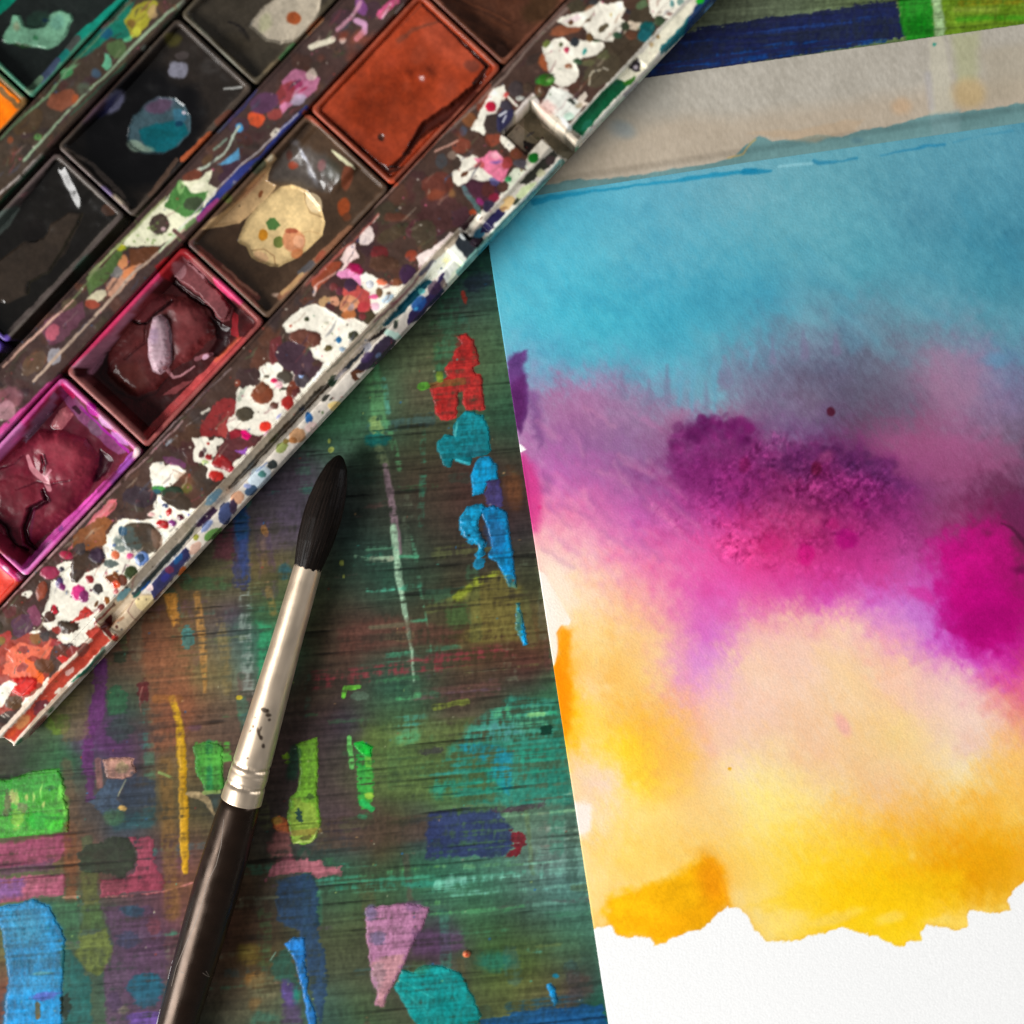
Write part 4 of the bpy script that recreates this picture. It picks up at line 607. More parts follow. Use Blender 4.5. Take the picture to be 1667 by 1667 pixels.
PG(s_,'R',[(490,560),(540,530),(640,580),(720,640),(760,660),(820,640),(880,640),(900,660),(840,730),(760,800),(700,860),(620,890),(580,840),(560,760),(540,700),(500,630)],WH,w=2,v=6)
PG(s_,'R',[(340,650),(470,640),(560,700),(570,800),(560,880),(480,880),(440,800),(350,760),(310,700)],(190,78,72),w=3,v=24); BL(s_,'R',380,800,90,80,0,(218,148,108),w=5,v=24); BL(s_,'R',250,780,50,40,20,(222,156,122),a=.9,w=3); BL(s_,'R',380,905,60,46,0,(190,112,62),a=.9,w=4); BL(s_,'R',160,780,60,46,-20,(200,160,110),a=.85,w=4,d=.05); BL(s_,'R',215,830,34,50,-40,(76,40,40),w=3); BL(s_,'R',505,830,50,50,0,(190,60,66),a=.85,w=4); BL(s_,'R',410,835,26,40,30,(150,140,150),a=.7,w=5,d=.12); BL(s_,'R',360,785,50,6,10,(120,90,90),a=.6,w=2)
for x,y,rx,ry,rot,cc in ((390,635,58,60,0,(60,38,60)),(290,690,36,40,0,(96,44,56)),(240,650,34,40,0,(110,50,50)),(570,627,34,36,0,(190,196,216)),(570,628,24,26,0,(226,226,226)),(675,610,48,30,20,(226,112,76)),(655,705,32,42,0,(104,70,40)),(735,712,22,16,0,(110,90,70)),(600,740,42,24,0,(232,86,140)),(730,760,60,30,-30,(176,200,216)),(615,830,44,36,0,(240,190,206)),(910,540,78,92,20,(58,34,64)),(945,365,56,50,0,(150,62,40)),(800,610,56,34,0,(128,72,46)),(650,340,80,60,0,(116,38,40)),(560,930,50,60,30,(72,62,40)),(500,920,30,30,0,(120,46,48)),(800,450,34,20,0,(150,120,80)),(860,130,90,50,0,(68,64,46)),(700,440,130,70,0,(84,56,42)),(1000,120,120,80,-30,(84,46,50)),(1180,130,100,60,-30,(80,44,50)),(760,180,140,60,-30,(74,60,44)),(800,20,120,40,0,(100,58,44))): BL(s_,'R',x,y,rx,ry,rot,cc,a=.92,w=3 if rx>60 else 1.3,h=.04)
PG(s_,'R',[(985,380),(1060,330),(1110,300),(1200,250),(1290,165),(1370,155),(1330,220),(1200,350),(1100,430),(1020,510),(1010,430)],(240,222,214),w=2,v=6); LN(s_,'R',[(1165,110),(1195,150)],10,(200,190,190),a=.7,w=1); BL(s_,'R',1110,190,8,12,0,(150,160,140),w=1)
# --- outer strip by the notch
BL(s_,'S',200,1250,200,180,0,(78,48,46),w=8,v=24); BL(s_,'S',180,1000,150,100,0,(96,50,40),w=6,v=24); BL(s_,'S',60,1450,110,140,0,(72,60,46),w=6); BL(s_,'S',170,1090,80,50,0,(130,64,42),a=.8,w=4,s=6); BL(s_,'S',310,1080,40,40,0,(150,104,60),a=.7,s=8,w=4); BL(s_,'S',400,1310,100,100,0,(76,46,52),w=6); BL(s_,'S',540,650,110,90,0,(76,52,44),w=4,h=.05); BL(s_,'S',690,600,80,60,0,(126,62,44),w=4); BL(s_,'S',400,650,90,70,-30,(116,58,42),w=4); BL(s_,'S',640,250,120,90,-40,(124,60,42),w=5); BL(s_,'S',470,420,60,90,-40,(120,74,44),w=4)
PG(s_,'S',[(780,110),(700,150),(620,250),(560,380),(490,500),(560,520),(600,550),(620,480),(680,360),(800,200)],WH,w=2,v=6); PG(s_,'S',[(760,570),(800,580),(870,650),(850,700),(800,660),(760,610)],WH,w=1.5)
PG(s_,'S',[(365,745),(430,770),(500,750),(620,800),(700,860),(780,960),(640,960),(560,960),(480,945),(420,985),(370,1005),(330,970),(318,900),(350,870),(400,840)],WH,w=1.8,v=6)
PG(s_,'S',[(510,770),(600,750),(640,700),(720,700),(790,780),(830,820),(800,920),(770,980),(690,950),(620,880),(560,830)],(238,126,158),w=3,v=30); BL(s_,'S',700,740,60,30,10,(246,190,200),a=.7,w=4,s=5); BL(s_,'S',710,800,44,12,-10,(100,90,170),a=.8,w=2,s=3); BL(s_,'S',800,810,44,60,20,(170,60,54),a=.8,w=4); BL(s_,'S',560,830,44,24,0,(190,80,74),a=.8,w=4); BL(s_,'S',425,908,40,20,-28,(96,60,40),w=1)
PG(s_,'S',[(790,960),(870,850),(990,870),(930,970),(1000,1010),(900,1120),(800,1110),(740,1080),(830,1000)],(228,232,208),w=2,v=6); PG(s_,'S',[(660,1180),(780,1080),(860,1100),(700,1200),(560,1300),(470,1440),(440,1430),(520,1320),(620,1200)],WH,w=1.5,v=6)
PG(s_,'S',[(380,1010),(480,950),(560,970),(700,980),(760,1060),(700,1160),(590,1210),(500,1120),(420,1100)],(74,38,52),w=3,v=26,h=.04); PG(s_,'S',[(380,1010),(420,1000),(480,1100),(560,1200),(580,1290),(480,1160),(420,1100)],(90,130,130),a=.8,w=3,d=.05); BL(s_,'S',640,1050,60,70,0,(84,42,40),w=2); BL(s_,'S',690,1120,50,40,0,(150,30,60),a=.8,w=3); BL(s_,'S',560,1160,40,26,20,(150,40,110),a=.8,w=3); BL(s_,'S',690,980,60,30,20,(90,90,150),a=.8,w=3); BL(s_,'S',640,1200,54,60,30,(52,44,68),w=2); BL(s_,'S',500,1255,34,30,0,(156,66,36),w=1.5); BL(s_,'S',770,1030,50,46,0,(84,56,46),w=1.5); BL(s_,'S',350,810,40,60,0,(66,52,44),w=2); BL(s_,'S',215,790,50,70,0,(66,66,68),a=.9,w=3); BL(s_,'S',310,740,44,40,0,(130,110,96),a=.8,w=3)
for x,y,rx,ry,rot,cc in ((660,300,48,50,0,(190,28,60)),(680,455,84,92,0,(62,50,46)),(800,420,86,120,20,(46,44,74)),(800,285,60,46,20,(62,56,66)),(890,140,70,70,0,(66,56,56)),(1000,130,46,50,0,(74,58,46)),(930,220,40,24,0,(190,190,180)),(1145,55,84,52,-8,(44,120,34)),(1150,45,50,24,-8,(110,166,80)),(1110,150,52,56,0,(92,60,36)),(1120,150,26,30,0,(222,206,176)),(890,725,54,48,0,(108,58,38)),(935,812,76,40,10,(84,78,84)),(1045,765,50,50,0,(10,104,24)),(820,957,30,26,0,(60,150,90)),(940,875,12,12,0,(150,130,90)),(800,190,24,26,0,(222,96,90)),(1300,150,60,30,0,(240,220,206))): BL(s_,'S',x,y,rx,ry,rot,cc,w=1.4,h=.05)
LN(s_,'S',[(740,380),(800,345)],18,(230,230,235),w=1); LN(s_,'S',[(770,440),(800,380)],12,(220,220,230),w=1); LN(s_,'S',[(820,210),(900,290)],20,WH,w=1.5); LN(s_,'S',[(800,550),(900,400)],14,(226,214,220),w=1.5); LN(s_,'S',[(160,700),(360,610)],16,(226,170,150),a=.8,w=2); BL(s_,'S',410,520,40,40,0,(70,72,84),w=3)
# --- outer strip, upper right
BL(s_,'V',700,500,280,160,-40,(72,60,46),w=8,v=18); BL(s_,'V',560,640,200,120,-40,(76,66,50),w=6,v=18); BL(s_,'V',900,160,160,100,-40,(70,60,46),w=6); BL(s_,'V',330,60,90,70,0,(70,62,46),w=4); BL(s_,'V',240,270,150,50,-10,(132,76,50),w=4,v=26); BL(s_,'V',60,560,70,80,0,(160,84,48),w=4,s=4); BL(s_,'V',480,80,60,40,0,(150,110,80),w=4); BL(s_,'V',560,500,60,50,0,(96,98,64),a=.8,w=4,s=5); BL(s_,'V',430,570,60,36,0,(100,100,66),a=.8,w=3,s=5)
PG(s_,'V',[(160,190),(240,150),(330,130),(400,110),(470,80),(540,20),(600,60),(680,30),(740,20),(752,90),(720,170),(760,220),(720,260),(690,310),(640,360),(560,365),(490,330),(430,290),(400,240),(290,240),(220,220)],WH,w=3,v=7,h=-.03); PG(s_,'V',[(200,190),(340,130),(390,160),(280,210)],(240,214,216),a=.8,w=3)
PG(s_,'V',[(20,440),(120,370),(200,350),(260,400),(340,370),(440,380),(560,390),(560,430),(480,500),(380,510),(310,560),(330,600),(340,640),(300,740),(200,770),(100,740),(80,640),(60,560)],WH,w=2.8,v=7,h=-.03); PG(s_,'V',[(740,310),(780,190),(900,200),(930,220),(860,270),(790,260)],(226,206,180),w=2.5); PG(s_,'V',[(330,880),(400,830),(420,870),(400,920),(440,940),(300,1000),(260,940)],(230,214,196),w=2.5)
PG(s_,'V',[(980,-60),(1400,-60),(1390,20),(1300,100),(1230,160),(1170,160),(1100,140),(1040,150),(1000,110)],WH,w=2.5,v=7)
for x,y,rx,ry,rot,cc in ((270,203,26,24,0,(104,70,44)),(430,183,18,14,0,(96,80,56)),(560,260,44,30,-40,(92,80,60)),(600,228,26,20,0,(96,86,64)),(445,340,34,40,0,(104,74,40)),(310,385,44,44,0,(46,50,54)),(240,455,26,30,0,(180,60,84)),(398,462,18,32,20,(70,160,150)),(180,405,18,18,0,(90,96,60)),(250,600,36,22,0,(150,86,50)),(60,725,70,60,0,(50,110,30)),(90,720,40,30,0,(110,170,80)),(55,395,40,30,-40,(110,120,60)),(760,240,40,40,0,(56,66,46)),(820,320,60,40,10,(110,70,50)),(970,250,70,60,0,(10,84,84)),(940,320,70,60,-20,(20,90,96)),(1080,190,50,50,0,(52,70,46)),(340,560,40,30,0,(54,80,54)),(690,320,40,30,0,(54,84,60)),(510,370,30,12,0,(60,80,50)),(1180,130,40,20,20,(150,120,110)),(1270,20,34,34,0,(120,150,140)),(1190,30,20,30,0,(100,150,146)),(920,40,60,40,-30,(90,110,76)),(20,820,30,40,0,(90,60,46)),(790,110,30,20,30,(50,46,50)),(480,20,40,30,0,(60,60,60)),(640,130,10,16,0,(220,200,140))): BL(s_,'V',x,y,rx,ry,rot,cc,w=1.8,h=.04)
LN(s_,'V',[(440,770),(445,690),(470,650),(540,632)],13,(216,206,180),a=.85,w=1.2); LN(s_,'V',[(565,615),(610,632)],13,(210,200,180),a=.85,w=1)
# --- rail: ground and marks
ABR(s_,-960,960,816,864,(222,214,200),w=.6,v=8); ABR(s_,-632,240,799,864,(222,212,198),w=.6,v=8); ABR(s_,-632,236,799,813,(178,163,142),w=.8,v=12)
PG(s_,'U',[(770,380),(870,318),(1000,460),(600,850),(120,1400),(20,1330),(200,1150),(500,780),(820,440)],(184,66,48),w=2,v=40); LN(s_,'U',[(820,452),(470,800),(180,1110),(0,1300)],[40,30,44,30],(226,206,186),w=2.5,v=10); BL(s_,'U',200,1200,90,50,-45,(206,142,86),a=.85,w=5,s=5); BL(s_,'U',110,1290,60,40,-45,(196,76,40),a=.8,w=4,s=4); BL(s_,'U',370,1060,80,62,-40,(112,50,56),w=4); BL(s_,'U',500,800,90,40,-45,(196,70,44),a=.8,w=4); BL(s_,'U',630,740,50,24,-45,(230,200,190),a=.8,w=5,d=.08); BL(s_,'U',760,540,60,50,-45,(104,50,42),a=.8,w=4); BL(s_,'U',870,400,60,50,0,(206,70,56),a=.8,w=4); BL(s_,'U',520,920,40,14,-40,(230,220,200),w=2.5); BL(s_,'U',410,1045,12,14,0,(236,230,220)); BL(s_,'U',90,1390,40,30,20,(236,226,206),w=3)
LN(s_,'U',[(1000,468),(620,850),(260,1240),(120,1420)],[12,16,26,34],(224,214,198),w=1.2); PG(s_,'U',[(628,850),(780,700),(900,590),(940,560),(880,690),(760,770),(660,840)],(20,108,80),w=2,v=20); BL(s_,'U',900,600,90,26,-50,(70,90,76),a=.9,w=3); LN(s_,'U',[(960,580),(720,810),(560,960)],14,(170,140,110),a=.8,w=1.5); LN(s_,'U',[(600,900),(330,1180),(190,1400)],50,(176,158,136),a=.85,w=2); BL(s_,'U',462,1090,34,14,-50,(84,116,92),w=1.5); BL(s_,'U',170,1385,50,20,-50,(78,112,88),w=2); PG(s_,'U',[(262,1290),(340,1190),(430,1130),(430,1165),(340,1290),(270,1360)],(132,50,72),w=2)
# rail middle (hinge channel)
PG(s_,'T',[(380,870),(520,810),(720,815),(742,890),(600,1060),(420,1250),(345,1255),(240,1120),(200,1090),(300,990)],(202,180,150),w=1.5,v=10); PG(s_,'T',[(225,1110),(300,1040),(345,995),(352,1080),(312,1140),(345,1180),(392,1225),(385,1262),(320,1210),(250,1140)],(92,32,26),w=2.5); LN(s_,'T',[(300,1130),(440,1030)],24,(160,100,66),a=.6,w=3,d=.05); BL(s_,'T',370,1215,30,26,40,(176,50,40),w=2); PG(s_,'T',[(560,880),(620,830),(720,825),(735,890),(640,975),(570,930)],(240,216,160),w=3,v=14); LN(s_,'T',[(540,880),(490,970),(530,1030),(580,1060)],9,(130,90,80),a=.8,w=1); BL(s_,'T',385,1115,14,14,0,(90,50,40)); BL(s_,'T',432,1135,12,12,0,(120,110,100)); BL(s_,'T',500,1140,8,8,0,(150,120,150)); PG(s_,'T',[(270,990),(370,890),(380,910),(300,990),(220,1060)],(96,64,50),w=2); LN(s_,'T',[(190,1090),(330,950)],16,(130,44,40),a=.8,w=2)  # dark red at the step: red stain and the step's shadow painted together
BL(s_,'T',448,820,80,32,-46,(112,164,174),w=1.2,h=.05); PG(s_,'T',[(520,822),(640,700),(760,560),(900,400),(1000,320),(1095,215),(1065,290),(980,400),(900,480),(760,620),(600,800),(560,835)],(62,76,80),w=1.6,v=16); BL(s_,'T',640,740,70,24,-46,(22,80,150),w=2); BL(s_,'T',570,820,40,20,-46,(40,90,80),w=2); PG(s_,'T',[(700,660),(800,560),(1090,190),(1120,180),(1100,225),(880,430),(740,600),(640,700)],(104,116,110),a=.6,w=2,d=.06)
PG(s_,'T',[(718,700),(800,610),(920,470),(1010,395),(1062,430),(1050,490),(960,610),(830,760),(760,862),(735,860),(700,800)],(48,48,88),w=2,v=26,h=.05); BL(s_,'T',870,595,40,40,0,(100,44,70),w=3); BL(s_,'T',950,495,30,60,40,(30,80,130),a=.9,w=3); BL(s_,'T',830,670,50,30,-45,(50,50,130),a=.8,w=3); BL(s_,'T',985,605,50,26,-45,(222,112,52),w=2); LN(s_,'T',[(700,720),(790,610),(980,420)],14,(214,210,204),w=1.6,d=.02); BL(s_,'T',1100,400,70,30,-45,(214,170,150),a=.8,w=3); BL(s_,'T',690,760,30,30,0,(226,200,196),w=2)
PG(s_,'Q',[(1570,140),(1545,200),(1330,420),(1100,640),(880,900),(720,1070),(660,1100),(690,1050),(860,870),(1100,600),(1300,380),(1500,170)],(52,44,34),w=1.4,v=14); LN(s_,'Q',[(1575,150),(1330,395),(1100,632),(880,880),(690,1085)],[40,52,54,50,20],(48,41,32),w=1.5,v=12); LN(s_,'T',[(1090,215),(960,380),(760,590),(545,820)],[20,40,44,24],(56,66,66),a=.85,w=1.6); LN(s_,'Q',[(1540,200),(1100,640),(880,890)],16,(110,84,60),a=.5,w=2,d=.08); BL(s_,'Q',1620,110,60,36,-48,(46,70,50),w=2)  # shade in the groove's recess put into its dark colour
for x,y,rx,ry,rot,cc in ((1300,605,78,66,-30,(208,158,114)),(1260,650,40,30,0,(180,120,70)),(1160,715,60,44,-30,(150,160,90)),(1200,660,30,24,0,(130,110,50)),(1405,448,34,54,0,(40,100,160)),(1560,262,44,20,-45,(46,46,40)),(1605,275,20,10,-45,(50,60,50)),(1640,335,60,44,0,(246,214,140)),(1430,530,60,50,0,(240,210,200)),(960,980,110,90,-45,(208,222,230)),(1075,870,50,42,-20,(48,54,54)),(985,955,34,32,0,(76,130,124)),(880,1100,62,44,-30,(60,84,112)),(850,1060,34,24,0,(150,160,200)),(760,1170,64,56,-40,(214,160,126)),(650,1310,64,104,12,(62,72,110)),(720,1250,34,60,0,(60,44,66)),(547,1160,100,36,-46,(108,146,164)),(480,1425,70,30,-50,(126,140,180)),(540,1495,90,44,-30,(98,146,72)),(570,1520,50,30,-30,(60,110,50)),(385,1528,26,26,0,(150,150,60)),(1525,400,12,14,0,(110,130,90)),(380,1620,70,40,-45,(220,180,160))): BL(s_,'Q',x,y,rx,ry,rot,cc,w=1.4,v=16,h=.03)
PG(s_,'Q',[(372,1425),(450,1340),(540,1255),(585,1280),(500,1370),(415,1432)],(72,46,78),w=1.8); LN(s_,'Q',[(690,1100),(860,980)],26,(236,230,222),w=1.5); LN(s_,'Q',[(930,930),(1020,850)],16,(110,130,170),w=2,a=.8)
PG(s_,'R',[(925,880),(1060,760),(1170,610),(1230,510),(1262,500),(1280,545),(1225,640),(1245,690),(1190,760),(1120,830),(985,960),(915,1002),(895,965)],(42,32,72),w=1.8,v=24,h=.05); BL(s_,'R',1010,800,70,60,-45,(24,76,144),a=.9,w=4,s=4); BL(s_,'R',985,850,26,14,-30,(60,150,200),a=.9,w=2); BL(s_,'R',1240,620,26,50,0,(150,130,110),a=.7,w=3); BL(s_,'R',1150,660,70,60,-45,(60,40,60),a=.7,w=3)
PG(s_,'R',[(1110,575),(1130,600),(1000,740),(880,870),(700,1010),(680,990),(860,790),(1000,650)],(16,86,104),w=1.8,v=24); BL(s_,'R',1030,690,30,26,0,(100,190,190),w=2); PG(s_,'R',[(700,1020),(820,1060),(860,1110),(780,1140),(720,1090),(690,1060)],(190,222,206),w=2); BL(s_,'R',800,990,22,40,10,(52,60,52)); PG(s_,'R',[(690,1020),(720,1010),(690,1070),(570,1150),(540,1140)],(46,40,40),w=1.5); PG(s_,'R',[(700,1085),(760,1100),(812,1140),(790,1190),(700,1290),(600,1385),(460,1420),(385,1430),(470,1340),(560,1250)],(50,40,58),w=2,v=20,h=.05); BL(s_,'R',540,1290,60,40,-45,(64,46,86),a=.8,w=3); BL(s_,'R',640,1270,34,20,-45,(90,110,140),a=.8,w=3); BL(s_,'R',545,1195,30,50,40,(206,206,214),w=2); PG(s_,'R',[(520,1200),(500,1250),(380,1380),(215,1520),(190,1530),(340,1370)],(46,56,68),w=1.6,v=18); BL(s_,'R',240,1490,60,24,-45,(40,66,50),w=2)
PG(s_,'R',[(385,1425),(440,1395),(510,1410),(440,1440),(450,1465),(495,1480),(430,1500),(400,1470)],(92,54,34),w=2); BL(s_,'R',300,1440,70,20,-45,(214,206,214),a=.8,w=2); LN(s_,'R',[(1130,430),(870,720),(690,900),(600,970)],24,(96,58,60),a=.75,w=2.4,d=.02); LN(s_,'R',[(760,840),(500,1110),(190,1420)],12,(70,76,62),a=.85,w=2,d=.05); LN(s_,'R',[(1140,420),(1030,540)],36,(70,66,80),w=2)
PG(s_,'R',[(1330,265),(1400,320),(1465,475),(1440,510),(1280,650),(1230,560),(1270,500),(1120,600),(1060,570),(1130,450),(1230,350)],(236,238,226),w=1.6,v=6); BL(s_,'R',1260,410,30,20,0,(240,214,150),a=.6,s=5); BL(s_,'R',1350,570,90,60,-45,(214,226,186),a=.6,s=6,w=3); BL(s_,'R',1380,440,30,40,0,(196,216,170),a=.5,s=5,d=.1)
PG(s_,'R',[(1370,180),(1440,160),(1480,200),(1560,160),(1610,240),(1500,390),(1455,420),(1380,310),(1330,260)],(38,44,50),w=1.6,v=16); BL(s_,'R',1405,195,44,20,50,(226,230,226),w=1.2); BL(s_,'R',1560,160,60,44,-30,(60,130,160),w=3); BL(s_,'R',1530,250,50,40,0,(70,50,62),w=3); LN(s_,'R',[(1465,430),(1600,260)],26,(80,140,144),a=.7,w=2)  # dark end is the tab's unlit side painted in, with paint marks over it
# rail upper
PG(s_,'S',[(580,1375),(650,1290),(740,1205),(795,1265),(720,1360),(640,1440),(565,1430)],(36,32,72),w=1.8,v=16); PG(s_,'S',[(730,1200),(800,1110),(850,1100),(890,1140),(820,1230),(770,1250)],(226,190,132),w=2.2); BL(s_,'S',780,1215,34,20,-30,(150,110,74),a=.8,w=3); BL(s_,'S',900,1150,50,26,-45,(56,62,48),w=2); PG(s_,'S',[(925,985),(1000,900),(1130,760),(1225,685),(1265,740),(1180,850),(1090,900),(1060,950),(985,1000)],(46,46,38),w=1.8,v=16); BL(s_,'S',1110,900,40,40,0,(200,200,160),a=.8,w=3,d=.05); BL(s_,'S',1200,780,50,40,-30,(64,50,50),a=.9,w=3); PG(s_,'S',[(880,1100),(960,1010),(1070,970),(1060,1040),(960,1110),(920,1130)],(212,226,176),w=2); BL(s_,'S',720,1365,30,22,-30,(230,226,220),w=2); LN(s_,'S',[(480,1430),(620,1290),(770,1160)],24,(226,214,196),w=2); LN(s_,'S',[(1000,840),(1120,720),(1170,600)],[50,60,60],(220,222,204),w=2)
LN(s_,'S',[(1300,810),(1180,980),(980,1170),(740,1400),(520,1640),(380,1800)],66,(120,172,158),w=2,v=26,a=.95); LN(s_,'S',[(1280,840),(900,1220),(640,1480)],16,(60,90,88),a=.8,w=2); LN(s_,'S',[(1260,800),(1020,1060),(700,1370)],12,(216,226,214),w=1.5); LN(s_,'S',[(760,1420),(640,1540),(560,1640)],40,(30,130,146),a=.8,w=3)
PG(s_,'V',[(690,715),(760,740),(850,690),(840,740),(740,820),(640,930),(540,1040),(470,1130),(370,1225),(285,1170),(340,1080),(440,960),(560,830)],(8,84,50),w=2,v=26); BL(s_,'V',420,1130,60,26,-45,(30,110,84),a=.8,w=3); BL(s_,'V',800,730,60,34,-30,(50,110,24),a=.9,w=3)
PG(s_,'V',[(1390,-40),(1400,80),(1290,230),(1080,440),(1010,580),(870,680),(760,740),(690,705),(760,620),(880,500),(1000,390),(1130,220),(1240,110),(1370,0)],(232,226,202),w=2.4,v=8); PG(s_,'V',[(882,515),(905,570),(902,640),(860,655),(788,605)],(46,40,46),w=1.4); BL(s_,'V',860,605,22,18,0,(190,180,190),w=1); PG(s_,'V',[(1075,450),(1110,400),(1250,260),(1390,100),(1430,110),(1300,320),(1180,430),(1090,500)],(4,98,106),w=2.6,v=24); PG(s_,'V',[(1395,60),(1440,-40),(1660,-60),(1600,60),(1420,240),(1300,330),(1310,240)],(22,54,96),w=2.6,v=24); BL(s_,'V',1520,70,60,20,-45,(110,160,200),a=.8,w=3); BL(s_,'V',1440,5,40,30,-30,(30,190,40),w=2); BL(s_,'V',1060,330,20,20,0,(150,120,70)); BL(s_,'V',1000,400,20,26,0,(190,160,110),a=.8)
LN(s_,'V',[(1640,20),(1280,400),(980,680),(700,960),(390,1340)],[40,50,60,60,50],(150,172,150),w=2.5,v=22,a=.9); LN(s_,'V',[(1180,520),(960,740),(640,1060)],20,(90,130,90),a=.6,w=3,d=.08); LN(s_,'V',[(940,700),(600,1010),(440,1190)],14,(214,222,206),a=.8,w=2); LN(s_,'V',[(870,760),(760,860)],30,(110,100,120),a=.6,w=3); BL(s_,'V',340,1340,60,26,50,(60,190,130),w=2)
# notch faces
PG(s_,'S',[(880,330),(1000,270),(1440,690),(1400,800),(1250,720),(1130,560),(1000,720),(900,640),(800,560)],(150,140,116),w=1.5,v=10)
PG(s_,'S',[(1000,280),(1060,200),(1110,280),(1300,420),(1430,540),(1490,600),(1475,715),(1390,690),(1250,580),(1130,480)],(226,212,190),w=1.5,v=8); PG(s_,'S',[(1110,280),(1220,110),(1340,150),(1440,230),(1500,300),(1400,420),(1330,440)],(238,238,226),w=2,v=6); BL(s_,'S',1180,310,80,60,30,(238,176,166),a=.55,s=10,w=3); PG(s_,'S',[(1345,235),(1385,215),(1440,265),(1410,280)],(60,66,56),w=1.2); BL(s_,'S',1460,285,36,24,0,(170,150,120),a=.8,w=2); BL(s_,'S',1370,390,50,40,0,(190,222,200),a=.8,w=3); PG(s_,'S',[(1290,395),(1330,400),(1400,500),(1380,520),(1310,450)],(244,246,240),w=1.2); BL(s_,'S',1440,685,40,24,30,(60,170,120),w=2); LN(s_,'S',[(900,360),(960,280),(1040,200),(1080,260)],44,(226,214,204),w=1.5); PG(s_,'S',[(880,420),(960,400),(970,540),(960,640),(990,720),(900,640),(800,560)],(186,172,152),w=1.5,v=6); PG(s_,'S',[(955,600),(1060,640),(1000,710),(960,660)],(52,44,42),w=1.5); PG(s_,'S',[(1000,720),(1130,578),(1225,680),(1000,860),(980,780)],(224,214,196),w=1.2,v=8); BL(s_,'S',1045,765,50,50,0,(10,104,24),w=1.2)
# --- inner strip
PG(s_,'A2',[(400,480),(480,415),(560,440),(635,470),(610,540),(545,590),(480,605),(410,690),(390,640),(430,580)],(196,120,152),w=2.5,v=34); BL(s_,'A2',480,520,60,26,-30,(150,44,84),a=.8,w=4); BL(s_,'A2',580,450,34,34,0,(226,206,190),a=.8,w=3); BL(s_,'A2',500,600,50,30,-20,(190,176,200),a=.8,w=3,d=.05); BL(s_,'A2',425,560,46,80,30,(150,56,60),a=.8,w=4); BL(s_,'A2',530,540,30,8,-30,(170,40,80),a=.8,w=2)
for x,y,rx,ry,cc in ((240,715,46,46,(204,78,46)),(360,690,50,34,(150,64,60)),(770,245,20,18,(220,200,190)),(330,300,10,10,(200,190,180)),(300,620,90,60,(88,54,84)),(140,760,60,50,(74,50,60)),(700,420,80,60,(72,52,48)),(760,100,70,40,(70,46,54)),(950,60,60,50,(64,44,52)),(100,1000,60,40,(60,40,56)),(880,40,30,60,(126,70,130))): BL(s_,'A2',x,y,rx,ry,-20,cc,a=.85,w=2.5)
LN(s_,'A2',[(580,285),(650,262),(710,238)],34,(218,210,186),w=2.5); LN(s_,'A2',[(740,180),(820,100),(880,20)],24,(196,140,160),a=.8,w=3); LN(s_,'A2',[(850,125),(905,150),(900,190),(855,235)],34,(196,146,178),w=2); LN(s_,'A2',[(1000,90),(1040,40),(1090,0)],44,(204,84,128),w=3); LN(s_,'A2',[(1010,110),(1060,20)],12,(236,200,210),a=.7,w=2); LN(s_,'A2',[(1100,80),(1190,0)],30,(190,196,190),a=.7,w=2)
PG(s_,'F',[(330,385),(440,300),(475,270),(485,345),(405,382)],(84,146,184),w=2.5,v=24); BL(s_,'F',480,125,26,34,0,(70,150,200),w=2); LN(s_,'F',[(190,430),(320,350),(400,270),(430,190),(480,110)],[26,16,14,20,20],(178,190,172),w=3); LN(s_,'F',[(300,280),(390,200)],16,(130,160,140),a=.8,w=3); BL(s_,'F',400,470,80,50,-30,(62,40,52),w=4); BL(s_,'F',150,470,70,40,-20,(108,58,42),w=3); BL(s_,'F',600,60,60,50,0,(206,82,46),w=2.5); BL(s_,'F',250,350,50,26,-40,(90,66,46),w=3); PG(s_,'F',[(700,170),(740,120),(770,130),(760,170),(720,190)],(220,208,190),w=2)
PG(s_,'A1',[(1010,1195),(1080,1100),(1200,1082),(1240,1040),(1290,1025),(1250,1110),(1310,1140),(1250,1255),(1100,1400),(970,1480),(730,1485),(800,1400),(900,1290)],(226,224,192),w=2.2,v=10); PG(s_,'A1',[(990,1240),(1080,1090),(1110,1120),(1170,1170),(1250,1160),(1210,1275),(1120,1312),(1050,1275)],(72,122,60),w=3,v=34); BL(s_,'A1',1090,1130,20,40,10,(150,196,120),a=.8,w=2); BL(s_,'A1',1170,1230,60,40,0,(58,66,48),a=.9,w=3); BL(s_,'A1',1190,1130,50,22,-30,(232,228,200),w=3); BL(s_,'A1',960,1355,60,64,0,(68,54,46),w=2,h=.05); BL(s_,'A1',985,1382,14,12,0,(190,160,160),w=1.2)
for i in range(26): BL(s_,'A1',_rs.uniform(780,1150),_rs.uniform(1330,1470),_rs.uniform(4,12),_rs.uniform(3,8),0,(110,140,70),a=.7,w=1)
